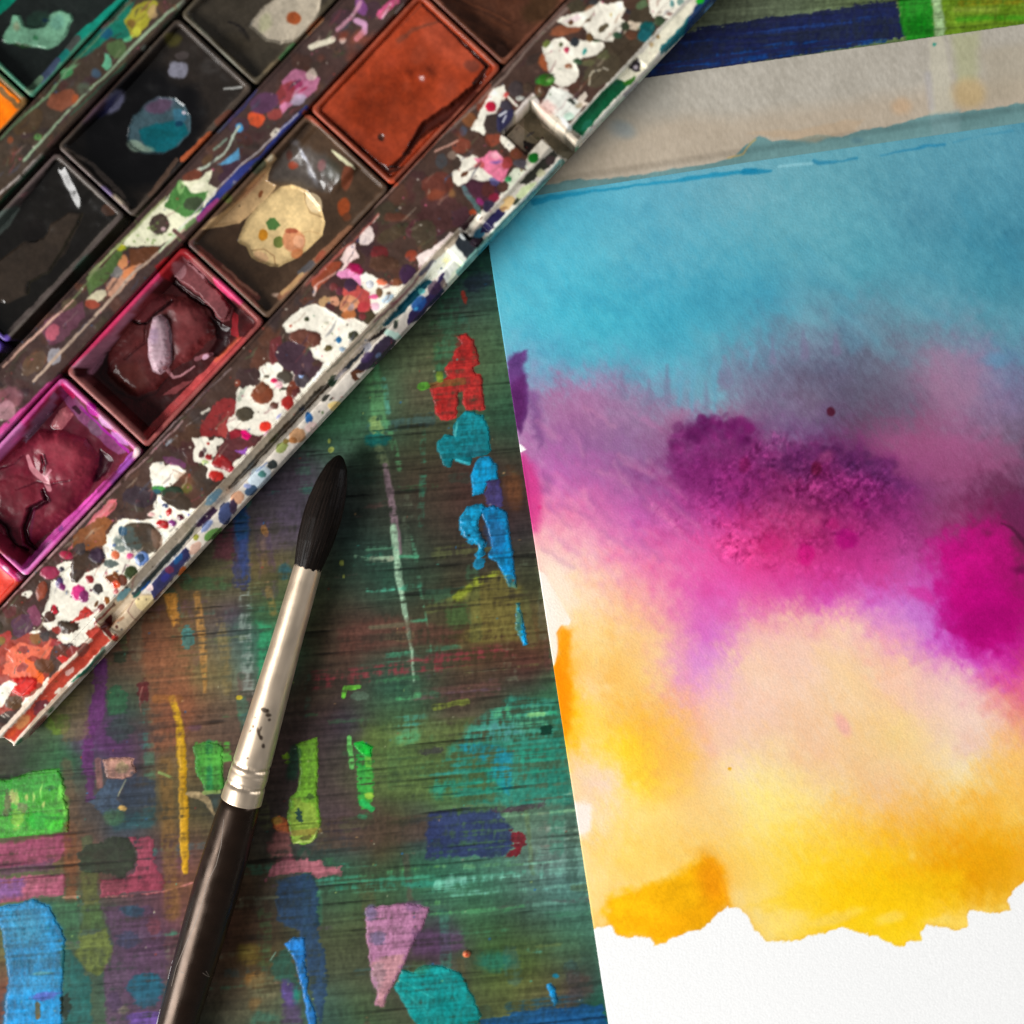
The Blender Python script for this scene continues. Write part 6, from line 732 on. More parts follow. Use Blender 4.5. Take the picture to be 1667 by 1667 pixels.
# yellow orange, viridian
ABR(s_,-360,-98,-18,136,(250,128,20),w=2,v=14); PG(s_,'H',[(-20,900),(160,990),(60,1120),(-20,1180)],(252,126,12),w=2); LN(s_,'H',[(0,800),(100,900),(170,970)],46,(124,92,54),w=2,v=18)
ABR(s_,-74,192,-20,138,(32,38,36),w=2,v=10); PG(s_,'H',[(120,140),(190,138),(225,230),(350,250),(420,150),(480,110),(560,95),(645,118),(664,180),(605,320),(525,412),(420,445),(200,412),(25,392),(15,330),(90,230)],(112,162,132),w=2.6,s=4,v=24,h=.3); BL(s_,'H',340,180,110,70,-20,(40,66,54),a=.9,w=6,s=6); BL(s_,'H',320,340,26,22,0,(60,140,90),a=.8,w=2); BL(s_,'H',410,180,26,20,0,(24,50,64),w=3); BL(s_,'H',520,200,70,60,0,(96,148,130),a=.7,s=10,w=5); BL(s_,'H',150,240,30,40,0,(150,140,110),a=.6,s=6); BL(s_,'H',200,410,80,22,0,(40,84,40),a=.8,w=4)
LN(s_,'H',[(1130,-20),(900,180),(700,350)],66,(14,132,112),w=2,v=20); LN(s_,'H',[(700,350),(610,450)],62,(74,78,74),w=2); LN(s_,'H',[(600,470),(540,540)],60,(20,120,112),w=2); LN(s_,'H',[(520,550),(380,720)],60,(66,78,104),w=2); LN(s_,'H',[(370,710),(220,860)],56,(104,134,106),w=2,v=22); BL(s_,'H',210,860,60,34,20,(134,104,72),w=3); LN(s_,'H',[(-10,640),(110,760),(200,850)],60,(112,150,110),w=2,v=22); PG(s_,'H',[(-40,-40),(190,-40),(60,90),(-40,160)],(4,134,106),w=2)
PL.rag = 2.6
# scrapes and thin smears drawn along the strips
for i in range(420):
    k = _rs.randint(4); a = _rs.uniform(-880, 860); b = [_rs.uniform(678, 812), _rs.uniform(678, 800), _rs.uniform(406, 485), _rs.uniform(153, 222)][k]
    u, v = ab2uv(a, b)
    if not (-30 < u < 1230 and -30 < v < 1260): continue
    da, db = _rs.uniform(4, 34), _rs.uniform(-6, 6)
    u2, v2 = ab2uv(a + da, b + db); um, vm = ab2uv(a + da * .5, b + db * .5 + _rs.uniform(-3, 3))
    LN(s_,'X',[(u,v),(um,vm),(u2,v2)],[_rs.uniform(.6,3),_rs.uniform(1,5),_rs.uniform(.4,2)],[(96,70,56),(130,84,60),(70,44,52),(150,110,96),(88,92,66),(54,44,44),(120,60,66),(176,160,140),(70,72,88)][_rs.randint(9)],a=_rs.uniform(.25,.7),w=2.5,s=_rs.choice([1.2,2.5,4]))
# fine wear on everything: scratches, specks
for i in range(700):
    k = _rs.randint(4); a = _rs.uniform(-880, 860); b = [_rs.uniform(676, 856), _rs.uniform(676, 800), _rs.uniform(406, 486), _rs.uniform(152, 222)][k]
    u, v = ab2uv(a, b)
    if not (-30 < u < 1230 and -30 < v < 1260): continue
    BL(s_,'X',u,v,_rs.uniform(.5,2.4),_rs.uniform(.5,1.8),0,[(60,46,40),(150,60,50),(226,216,200),(60,80,110),(70,100,60),(190,90,120),(40,36,40)][_rs.randint(7)],a=_rs.uniform(.5,.95),w=.5)
PA, PB = CA * UU - SA * VV, SA * UU + CA * VV
for a0_, a1_, b0_, b1_, k_ in ((-650, -390, 512, 655, 0.84), (-361, -100, 512, 655, 0.78), (-104, 168, 236, 390, .78), (-396, -126, 240, 378, .8), (221, 470, 500, 660, .97), (-76, 200, 500, 662, .92), (-74, 192, -20, 138, .85)):
    mk = sst(a0_ - 4, a0_ + 8, PA) * (1 - sst(a1_ - 8, a1_ + 4, PA)) * sst(b0_ - 4, b0_ + 8, PB) * (1 - sst(b1_ - 8, b1_ + 4, PB))
    mk = mk * (1 - sst(.36, .55, PL.rgb.mean(-1)))
    PL.rgb *= (1 - mk * (1 - k_))[..., None] * 1.0
PL.rgb *= (1 + NF * 0.12 + NW1 * 0.22 + NB2 * 0.2)[..., None]
PL.h += NW1 * 0.05
# ------------------------------------------------------------------ brush ferrule and handle marks
BC = Canvas((255, 255, 255))
for x,y,rx,ry,rot in ((650,20,24,12,20),(668,45,14,10,0),(618,140,8,28,-10),(628,165,10,12,0),(640,205,8,12,0),(590,105,6,8,0),(575,125,10,4,-40),(672,70,8,8,0),(628,120,5,14,20),(560,270,6,5,0),(600,60,5,4,0),(665,20,6,8,0)):
    x0,y0,k = 230,1150,3.224
    BL(BC,'X',x0+x/k,y0+y/k,rx/k,ry/k,rot,(50,42,38),a=.7,w=1.6,s=1.6)
# ------------------------------------------------------------------ materials
def mat(name, base=None, rough=0.5, spec=0.5, metal=0.0, coat=0.0, coat_rough=0.1, bump=0.0, bscale=2000.0, bstretch=(1, 1, 1), rvar=0.0, rscale=300.0, cvar=0.0, sheen=0.0, tint=None):
    m = bpy.data.materials.new(name); m.use_nodes = True
    nt = m.node_tree; b = nt.nodes['Principled BSDF']
    L = nt.links.new
    tc = nt.nodes.new('ShaderNodeTexCoord')
    mp = nt.nodes.new('ShaderNodeMapping'); mp.inputs['Scale'].default_value = bstretch
    L(tc.outputs['Object'], mp.inputs['Vector'])
    nz = nt.nodes.new('ShaderNodeTexNoise'); nz.inputs['Scale'].default_value = bscale; nz.inputs['Detail'].default_value = 4
    L(mp.outputs[0], nz.inputs['Vector'])
    if base is None:
        at = nt.nodes.new('ShaderNodeAttribute'); at.attribute_name = 'Col'; src = at.outputs['Color']
    else:
        rgb = nt.nodes.new('ShaderNodeRGB'); rgb.outputs[0].default_value = tuple(base) + (1,); src = rgb.outputs[0]
    if cvar:
        mr = nt.nodes.new('ShaderNodeMapRange'); mr.inputs['From Min'].default_value = 0.25; mr.inputs['From Max'].default_value = 0.75
        mr.inputs['To Min'].default_value = 1 - cvar; mr.inputs['To Max'].default_value = 1 + cvar
        L(nz.outputs['Fac'], mr.inputs['Value'])
        mx = nt.nodes.new('ShaderNodeVectorMath'); mx.operation = 'SCALE'
        L(src, mx.inputs[0]); L(mr.outputs[0], mx.inputs['Scale']); src = mx.outputs[0]
    L(src, b.inputs['Base Color'])
    b.inputs['Roughness'].default_value = rough; b.inputs['Metallic'].default_value = metal
    b.inputs['Specular IOR Level'].default_value = spec
    b.inputs['Coat Weight'].default_value = coat; b.inputs['Coat Roughness'].default_value = coat_rough
    if tint: b.inputs['Specular Tint'].default_value = tuple(tint) + (1,)
    if rvar:
        n2 = nt.nodes.new('ShaderNodeTexNoise'); n2.inputs['Scale'].default_value = rscale; n2.inputs['Detail'].default_value = 3
        L(tc.outputs['Object'], n2.inputs['Vector'])
        m2 = nt.nodes.new('ShaderNodeMapRange'); m2.inputs['From Min'].default_value = 0.3; m2.inputs['From Max'].default_value = 0.7
        m2.inputs['To Min'].default_value = max(0.05, rough - rvar); m2.inputs['To Max'].default_value = min(1, rough + rvar)
        L(n2.outputs['Fac'], m2.inputs['Value']); L(m2.outputs[0], b.inputs['Roughness'])
    if bump:
        bp = nt.nodes.new('ShaderNodeBump'); bp.inputs['Strength'].default_value = bump; bp.inputs['Distance'].default_value = 0.0001
        L(nz.outputs['Fac'], bp.inputs['Height']); L(bp.outputs[0], b.inputs['Normal'])
    return m

M_BOARD = mat('painted_wood', rough=0.6, spec=0.14, bump=0.55, bscale=900, bstretch=(0.12, 1.5, 1), rvar=0.14, cvar=0.10)
M_WOODRAW = mat('board_wood', base=(0.10, 0.075, 0.05), rough=0.7, bump=0.4, bscale=500, cvar=0.2)
M_DAUB = mat('dried_acrylic', rough=0.42, spec=0.22, bump=0.5, bscale=1500, rvar=0.12, cvar=0.06)
M_PAPER = mat('watercolour_paper', rough=0.95, spec=0.1, bump=0.5, bscale=2600, cvar=0.05)
M_TAPE = mat('masking_tape', rough=0.8, spec=0.2, bump=0.35, bscale=1800, bstretch=(1, 0.5, 1), cvar=0.06)
M_PLASTIC = mat('stained_plastic', rough=0.30, spec=0.34, bump=0.2, bscale=1100, rvar=0.14, rscale=400)
M_TRAY = mat('tray_plastic', base=(0.035, 0.042, 0.034), rough=0.5, cvar=0.3, bscale=300)  # near black holds the shadow of the slots along with grime
M_CUP = mat('pan_plastic', rough=0.34, spec=0.3, bump=0.15, bscale=900, rvar=0.1)
M_CAKE = mat('paint_cake', rough=0.33, spec=0.24, bump=0.25, bscale=900, rvar=0.12, cvar=0.06)
M_WET = mat('wet_paint', rough=0.17, spec=0.42, bump=0.12, bscale=260, rvar=0.1)
M_SATIN = mat('satin_paint', rough=0.22, spec=0.36, bump=0.2, bscale=350, rvar=0.12)
M_CURL = mat('paint_curl', rough=0.45, spec=0.3, bump=0.3, bscale=1200)
M_HANDLE = mat('lacquered_wood', base=(0.010, 0.0052, 0.0034), rough=0.29, spec=0.40, tint=(1.0, 0.72, 0.55), bump=0.05, bscale=400, rvar=0.08, cvar=0.3)
M_FERRULE = mat('ferrule_metal', rough=0.38, metal=0.82, bump=0.03, bscale=700, rvar=0.06)
M_HAIR = mat('brush_hair', rough=0.4, spec=0.10, bump=0.0)
M_WHITEINK = mat('white_ink', base=(0.75, 0.75, 0.74), rough=0.5)

# ------------------------------------------------------------------ mesh makers
def link(name, me, m, parent=None, label=None, cat=None, kind=None, group=None):
    o = bpy.data.objects.new(name, me); col.objects.link(o)
    if m is not None and not me.materials: me.materials.append(m)
    if parent is not None: o.parent = parent
    for k, val in (('label', label), ('category', cat), ('kind', kind), ('group', group)):
        if val: o[k] = val
    return o

def empty(name, loc, label, cat, group=None):
    o = bpy.data.objects.new(name, None); col.objects.link(o); o.location = loc; o.empty_display_size = 0.01
    o['label'] = label; o['category'] = cat
    if group: o['group'] = group
    return o

def mesh_np(name, verts, quads, colors=None, smooth=True):
    verts = np.ascontiguousarray(verts, np.float32).reshape(-1, 3); quads = np.ascontiguousarray(quads, np.int32).reshape(-1, 4)
    used = np.zeros(len(verts), bool); used[quads.ravel()] = True
    if not used.all():
        mp = np.cumsum(used) - 1; verts = verts[used]; quads = mp[quads].astype(np.int32)
        if colors is not None: colors = np.asarray(colors).reshape(-1, 3)[used]
    me = bpy.data.meshes.new(name)
    me.vertices.add(len(verts)); me.vertices.foreach_set('co', verts.ravel())
    me.loops.add(quads.size); me.loops.foreach_set('vertex_index', quads.ravel())
    me.polygons.add(len(quads)); me.polygons.foreach_set('loop_start', np.arange(0, quads.size, 4, dtype=np.int32))
    me.polygons.foreach_set('loop_total', np.full(len(quads), 4, np.int32))
    me.polygons.foreach_set('use_smooth', np.full(len(quads), smooth, bool))
    me.update(calc_edges=True); me.validate()
    if colors is not None:
        c = np.asarray(colors, np.float32).reshape(-1, 3)
        at = me.color_attributes.new('Col', 'FLOAT_COLOR', 'POINT')
        buf = np.ones((len(c), 4), np.float32); buf[:, :3] = to_lin(c)
        at.data.foreach_set('color', buf.ravel())
    return me

def grid_quads(ny, nx, mask=None, flip=False):
    i = np.arange(ny * nx).reshape(ny, nx)
    q = np.stack([i[:-1, :-1], i[:-1, 1:], i[1:, 1:], i[1:, :-1]], -1)
    if flip: q = q[..., ::-1]
    if mask is not None:
        return q[mask]
    return q.reshape(-1, 4)

def axis(lo, fa, fb, hi, step):
    """fine between fa and fb, growing coarse out to lo and hi"""
    fine = np.arange(fa, fb + step * .5, step)
    out = [fine]
    s, x, l = step, fa, []
    while x > lo: s = min(s * 1.22, 36); x = max(lo, x - s); l.append(x)
    if l: out.insert(0, np.array(l[::-1]))
    s, x, r = step, fine[-1], []
    while x < hi: s = min(s * 1.22, 36); x = min(hi, x + s); r.append(x)
    if r: out.append(np.array(r))
    return np.concatenate(out)

def box_quads(x0, x1, y0, y1, z0, z1):
    v = np.array([[x0,y0,z0],[x1,y0,z0],[x1,y1,z0],[x0,y1,z0],[x0,y0,z1],[x1,y0,z1],[x1,y1,z1],[x0,y1,z1]], float)
    q = np.array([[0,3,2,1],[4,5,6,7],[0,1,5,4],[1,2,6,5],[2,3,7,6],[3,0,4,7]])
    return v, q

# ------------------------------------------------------------------ table board: a thick panel and its painted skin
FIRST_B, RAIL_B = 675, 850
PAPER_O = np.array([783.0, 318.0]); E1 = np.array([math.cos(R(8.75)), -math.sin(R(8.75))]); E2 = np.array([math.sin(R(8.75)), math.cos(R(8.75))])
ux = axis(-700, -30, 1697, 2400, 1.8); vy = axis(-700, -30, 1697, 2400, 1.8)
U, V = np.meshgrid(ux, vy)
h = sample(TB.h, U, V, True); rgb = sample(TB.rgb, U, V, True)
pos = P(U, V, 0.0); pos[..., 2] = h * MM
a_ = CA * U - SA * V; b_ = SA * U + CA * V
s1 = (U - PAPER_O[0]) * E1[0] + (V - PAPER_O[1]) * E1[1]; t1 = (U - PAPER_O[0]) * E2[0] + (V - PAPER_O[1]) * E2[1]
hid = ((a_ > -830) & (a_ < 860) & (b_ > -70) & (b_ < 800)) | ((s1 > 50) & (s1 < 1300) & (t1 > 40) & (t1 < 1900))
hq = hid[:-1, :-1] & hid[1:, :-1] & hid[:-1, 1:] & hid[1:, 1:]
q1 = grid_quads(len(vy), len(ux), ~hq, flip=True)
zs = -0.5 * MM
cor = P(np.array([-700., 2400, 2400, -700]), np.array([2400., 2400, -700, -700]), 0.0)
nb = pos.size // 3
bot = cor.copy(); bot[:, 2] = -18 * MM; top = cor.copy(); top[:, 2] = zs
bv = np.concatenate([bot, top]); bq = np.array([[0,3,2,1],[4,5,6,7],[0,1,5,4],[1,2,6,5],[2,3,7,6],[3,0,4,7]]) + nb
me = mesh_np('table_top', np.concatenate([pos.reshape(-1, 3), bv]), np.concatenate([q1, bq]),
             np.concatenate([rgb.reshape(-1, 3), np.tile(np.array([[.30, .25, .2]]), (8, 1))]))
table = link('table_top', me, M_BOARD, kind='structure', label='wooden board covered with old streaks and daubs of paint', )

def patch(name, cv, sl, sd, zfun, thick, hw, m, parent, label=None, step=1.5, edge=0.0, mirror=False):
    """a raised, round-edged skin of dried paint where sd < edge; stands on the surface zfun(u, v) -> metres, sampled at its own height"""
    j0, j1, i0, i1 = sl[0].start, sl[0].stop, sl[1].start, sl[1].stop
    us = np.arange(i0 - OFF, i1 - OFF - 1, step); vs = np.arange(j0 - OFF, j1 - OFF - 1, step)
    if len(us) < 3 or len(vs) < 3: return None
    Ug, Vg = np.meshgrid(us, vs)
    full = np.full((SZ, SZ), 99, np.float32); full[sl] = sd
    d = sample(full, Ug, Vg) + (sample(NF, Ug, Vg) * 3.0 + (sample(GRAIN, Ug, Vg) - 0.5) * 3.0 + 0.5 if cv is TB else sample(NF, Ug, Vg) * 3.0 + sample(NW1, Ug, Vg) * 5 + 1.4)
    keep = d < edge
    kq = keep[:-1, :-1] & keep[1:, :-1] & keep[:-1, 1:] & keep[1:, 1:]
    if kq.sum() < 6: return None
    t_ = np.clip((edge - d) / hw, 0, 1); dome = np.sqrt(np.clip(t_ * (2 - t_), 0, 1))
    z = zfun(Ug, Vg)
    p3 = P(Ug, Vg, z); p3[..., 2] = z + (0.03 * MM) + dome * thick
    return link(name, mesh_np(name, p3, grid_quads(len(vs), len(us), kq, flip=True), sample(cv.rgb, Ug, Vg)), m, parent, label)

for lab, (sl, sd) in TB.keep.items():
    patch('paint_daub', TB, sl, sd, lambda u, v: sample(TB.h, u, v) * MM, 0.05 * MM, 6.0, M_DAUB, table, lab)

# ------------------------------------------------------------------ the sheet of paper
sx = axis(0, 0, 1010, 1390, 2.1); ty = axis(0, 0, 1420, 1965, 2.1)
S, T = np.meshgrid(sx, ty)
rag = 0.35 * (noise1(T / 9.0, S * 0 + 3.5, 5) - 0.5)
Up = PAPER_O[0] + S * E1[0] + T * E2[0] + np.where(S < 3, rag, 0); Vp = PAPER_O[1] + S * E1[1] + T * E2[1]
tooth = fbm(Up.astype(np.float32), Vp.astype(np.float32), 5.5, 4.5, ang=20, octs=2, seed=61) - 0.5
ripple = fbm(Up.astype(np.float32), Vp.astype(np.float32), 260, 260, octs=2, seed=62) - 0.5
ZP = 0.34 * MM
zp = ZP + (tooth * 0.022 + ripple * 0.14) * MM
pp_ = P(Up, Vp, ZP); pp_[..., 2] = zp
outside = (Up > 1710) | (Vp > 1710)
pc = sample(PP.rgb, np.where(Up > 1700, 3400 - Up, Up), Vp)
ny, nx = S.shape
ids = np.arange(ny * nx).reshape(ny, nx)
ring = np.concatenate([ids[0, :], ids[1:, -1], ids[-1, -2::-1], ids[-2:0:-1, 0]])
low = pp_.reshape(-1, 3)[ring].copy(); low[:, 2] = 0.02 * MM
n0 = ny * nx; k = np.arange(len(ring)); k2 = (k + 1) % len(ring)
side = np.stack([ring, n0 + k, n0 + k2, ring[k2]], -1)
me = mesh_np('painting_paper', np.concatenate([pp_.reshape(-1, 3), low]), np.concatenate([grid_quads(ny, nx, flip=True), side[:, ::-1]]),
             np.concatenate([pc.reshape(-1, 3), np.full((len(ring), 3), .93)]))
painting = link('watercolor_painting', me, M_PAPER, label='sheet of paper with a blue, purple, magenta and yellow watercolour wash', cat='painting')

# ------------------------------------------------------------------ tape over the sheet's top edge
tu = np.concatenate([np.arange(640, 1720, 2.2), np.arange(1740, 2260, 40)]); tv = np.linspace(0, 1, 76)
TU, TT = np.meshgrid(tu, tv)
top_v = 125 + (TU - 1060) * (-86.0 / 607); low_v = TLO(TU)
jag = 0.8 * (noise1(TU / 4.0, TU * 0 + .5, 9) - .5)
TVv = top_v + (low_v - top_v) * TT + jag * (TT < .02)
tpap = (TU - PAPER_O[0]) * E2[0] + (TVv - PAPER_O[1]) * E2[1]
crepe = fbm(TU.astype(np.float32), TVv.astype(np.float32), 7, 3.5, ang=60, octs=2, seed=71) - .5
zt = (0.10 + 0.42 * sst(-14, 2, tpap)) * MM + crepe * 0.03 * MM
tp3 = P(TU, TVv, 0.3 * MM); tp3[..., 2] = zt
link('masking_tape', mesh_np('masking_tape', tp3, grid_quads(*TU.shape, flip=True), sample(TP.rgb, TU, TVv)), M_TAPE,
     label='strip of stained beige masking tape over the top edge of the painting', cat='tape')
# ------------------------------------------------------------------ the palette
pal = empty('paint_palette', W(0, 400, 0)[..., :] if False else tuple(W(0, 400, 0.0)), 'white plastic watercolour palette spattered with dried paint', 'palette')
def palette_paint(u, v, own):
    """the painted colour, running over into the thing's own colour past the part that was painted in detail"""
    out = np.maximum(np.maximum(-u, u - 1230), np.maximum(-v, v - 1290))
    k_ = sst(8, 34, out)[..., None]
    n_ = fbm(u.astype(np.float32), v.astype(np.float32), 26, octs=3, seed=95)[..., None]
    return sample(PL.rgb, u, v) * (1 - k_) + np.array(own, np.float32) / 255 * (0.65 + 0.7 * n_) * k_
def local(v, o):
    return np.asarray(v).reshape(-1, 3) - np.array(o.location)
A0, A1e = -878.0, 900.0
def zrail(a, b):
    """height (mm) of the palette's outer strip and rail over its own frame"""
    z = np.full(np.broadcast(a, b).shape, 8.5)
    z = z + 0.35 * np.exp(-((b - 678.5) / 2.2) ** 2) - 0.35 * np.exp(-((b - 740) / 45.0) ** 2)
    B = (a > -632) & (a < 240)
    # open ledge type
    led = 8.5 + 0.25 * np.exp(-((b - 817) / 3.0) ** 2)
    drop = sst(818, 824, b) * np.where(a < -632, 1.0, np.where(a > 478, np.where(a < 640, 1.5, 0.25), 0.7))
    slope = np.clip((b - 822) / 20.0, 0, 1) * np.where(a < -632, 0.7, 0.15)
    led = led - drop - slope - 0.6 * sst(842, 846, b) + 0.55 * np.exp(-((b - 843) / 2.4) ** 2) * np.where(a < -600, 1.4, 1)
    # channel type
    ch = 8.5 + 0.3 * np.exp(-((b - 800) / 2.0) ** 2) - 1.7 * np.clip((b - 801) / 12.0, 0, 1)
    groove = sst(812, 815, b) * (1 - sst(822, 826, b)) * sst(-560, -500, a)
    ch = ch - 2.0 * groove + 0.75 * sst(822, 827, b) - 1.2 * np.clip((b - 828) / 18, 0, 1) ** 1.5
    ch = ch - 0.7 * (1 - sst(-640, -560, a)) * sst(803, 812, b)
    tab = sst(196, 200, a) * (1 - sst(233, 238, a)) * sst(803, 808, b)
    ch = np.where((a > 150) & (a < 240), np.maximum(ch, 8.55 * tab + ch * (1 - tab)), ch)
    z = np.where(b > 798, np.where(B, ch, led), z)
    gap = sst(239, 243, a) * (1 - sst(268, 276, a)) * sst(799, 803, b)
    z = z - 1.4 * gap
    notch = (((a > 400) & (a < 470) & (b > 742) & (b < 800)) | ((a > 437) & (a < 470) & (b >= 798)))
    mid = ((a > 396) & (a <= 437) & (b > 746) & (b < 797))
    z = np.where(notch, 1.1, z)
    z = np.where(mid & notch, 4.2, z)
    return z
def strip(name, b_list, a_step, z_func, m, b_in_wall, b_out_wall, parent, zwall=1.5, a0=A0, a1=A1e, hscale=2.2):
    """heightfield in the palette frame with walls on both long sides and at both ends"""
    av = np.arange(a0, a1 + .1, a_step)
    nb_ = len(b_list)
    Ag, Bg = np.meshgrid(av, b_list, indexing='ij')
    z = z_func(Ag, Bg) * MM
    p0 = W(Ag, Bg, ZTOP); p0[..., 2] = z
    u, v = proj(p0)
    hh = sample(PL.h, u, v) * hscale
    p0[..., 2] = z + hh * MM
    rows = [p0]
    def wall(edge, outb, n=5):
        res = []
        for q in range(1, n + 1):
            w = edge.copy(); f = q / n
            w[..., 2] = edge[..., 2] * (1 - f) + zwall * MM * f
            pb = W(av, outb, ZTOP); w[..., :2] += (pb[..., :2] - edge[..., :2]) * min(1, f * 1.0)
            res.append(w)
        return res
    allp = p0
    if b_in_wall is not None:
        ws = wall(p0[:, 0], b_in_wall); allp = np.concatenate([np.stack(ws[::-1], 1), allp], 1)
    if b_out_wall is not None:
        ws = wall(p0[:, -1], b_out_wall); allp = np.concatenate([allp, np.stack(ws, 1)], 1)
    for end in (0, -1):
        e = allp[end].copy(); es = []
        for q in range(1, 4):
            w = e.copy(); w[:, 2] = e[:, 2] * (1 - q / 3) + np.minimum(e[:, 2], zwall * MM) * (q / 3); es.append(w)
        es = np.stack(es, 0)
        allp = np.concatenate([es[::-1], allp], 0) if end == 0 else np.concatenate([allp, es], 0)
    u, v = proj(allp)
    rgb = palette_paint(u, v, (84, 66, 54))
    ny, nx = allp.shape[:2]
    return link(name, mesh_np(name, local(allp, pal), grid_quads(ny, nx, flip=True), rgb), m, parent)
strip('mixing_strip', np.arange(675.5, 797.6, 1.6), 1.6, zrail, M_PLASTIC, 674.0, None, pal)
strip('rim_rail', np.concatenate([np.arange(797.5, 846.4, 1.3)]), 1.6, zrail, M_PLASTIC, None, 846.4, pal, zwall=1.2)
def zstrip(c0, c1, top=8.5):
    def f(a, b):
        return top + 0.45 * (np.exp(-((b - c0 - 2.5) / 2.0) ** 2) + np.exp(-((b - c1 + 2.5) / 2.0) ** 2)) - 0.3 * np.exp(-((b - (c0 + c1) / 2) / 26.0) ** 2)
    return f
strip('mixing_strip', np.arange(405.5, 485.6, 1.6), 1.9, zstrip(405, 486), M_PLASTIC, 404.5, 486.5, pal, a1=620)
strip('mixing_strip', np.arange(152.5, 222.6, 1.8), 2.1, zstrip(152, 223), M_PLASTIC, 151.5, 223.5, pal, a1=620)
strip('mixing_strip', np.arange(-110, -35, 3.0), 8.0, zstrip(-110, -36), M_PLASTIC, -112, -35, pal, a1=900)
def slab(name, a0, a1, b0, b1, z0, z1, m):
    c = W(np.array([a0, a1, a1, a0]), np.array([b1, b1, b0, b0]), 0.0)
    v = np.concatenate([c, c]); v[:4, 2] = z0 * MM; v[4:, 2] = z1 * MM
    q = np.array([[0,3,2,1],[4,5,6,7],[0,1,5,4],[1,2,6,5],[2,3,7,6],[3,0,4,7]])
    return link(name, mesh_np(name, local(v, pal), q, smooth=False), m, pal)
slab('tray_floor', A0 + 1, A1e - 1, -111, 741, 0.5, 1.3, M_TRAY)
slab('end_wall', A0 + 0.5, A0 + 9, -35, 150, 1.3, 8.2, M_TRAY)
for b0, b1 in ((224.5, 403.5), (488, 673)): slab('end_wall', A0 + 0.5, A0 + 9, b0, b1, 1.3, 8.2, M_TRAY)
for b0, b1 in ((-34, 150), (224.5, 403.5), (488, 673)): slab('end_wall', 800, 809, b0, b1, 1.3, 8.2, M_TRAY)

# ------------------------------------------------------------------ pans
PLABEL = {'vermilion': 'orange red paint pan at the lower left end of the outer row', 'magenta': 'pan of cracked magenta paint with violet pink rims', 'crimson': 'pan of cracked dark crimson paint with a pale curl on top',
 'worn_brown': 'brown paint pan worn through to a cream coloured patch', 'burnt_orange': 'full pan of smooth burnt orange paint', 'umber': 'dark reddish brown paint pan above the burnt orange pan',
 'violet': 'purple paint pan below the glossy black pan', 'black': 'pan of glossy black paint with a white highlight', 'indigo': 'near black paint pan with a turquoise spot in its centre',
 'sepia': 'dark sepia paint pan with a round cream patch', 'yellow_orange': 'bright orange paint pan beside the dark green pan', 'viridian': 'dark green paint pan with pale mint patch and teal rim'}
OWN = {'vermilion': (206, 64, 48), 'magenta': (120, 32, 52), 'violet': (84, 62, 140), 'black': (28, 25, 22), 'yellow_orange': (250, 128, 20), 'viridian': (32, 38, 36), 'umber': (86, 48, 32), 'sepia': (64, 57, 47)}
GLOSS = {'black': M_WET, 'worn_brown': M_WET, 'burnt_orange': M_SATIN, 'indigo': M_SATIN, 'sepia': M_SATIN}
def rrect(cx, cy, hx, hy, r, n=14):
    pts = []
    for (sx_, sy_, t0) in ((1, 1, 0), (-1, 1, 90), (-1, -1, 180), (1, -1, 270)):
        for k_ in range(n):
            t_ = R(t0 + 90 * k_ / (n - 1))
            pts.append((cx + sx_ * (hx - r) + r * math.cos(t_), cy + sy_ * (hy - r) + r * math.sin(t_)))
    out = []
    m_ = len(pts)
    for k_ in range(m_):                       # extra points along the straight sides, for the paint on the rims
        x0, y0 = pts[k_]; x1, y1 = pts[(k_ + 1) % m_]
        d = math.hypot(x1 - x0, y1 - y0); nn = max(1, int(d / 3.0))
        for q in range(nn): out.append((x0 + (x1 - x0) * q / nn, y0 + (y1 - y0) * q / nn))
    return np.array(out)
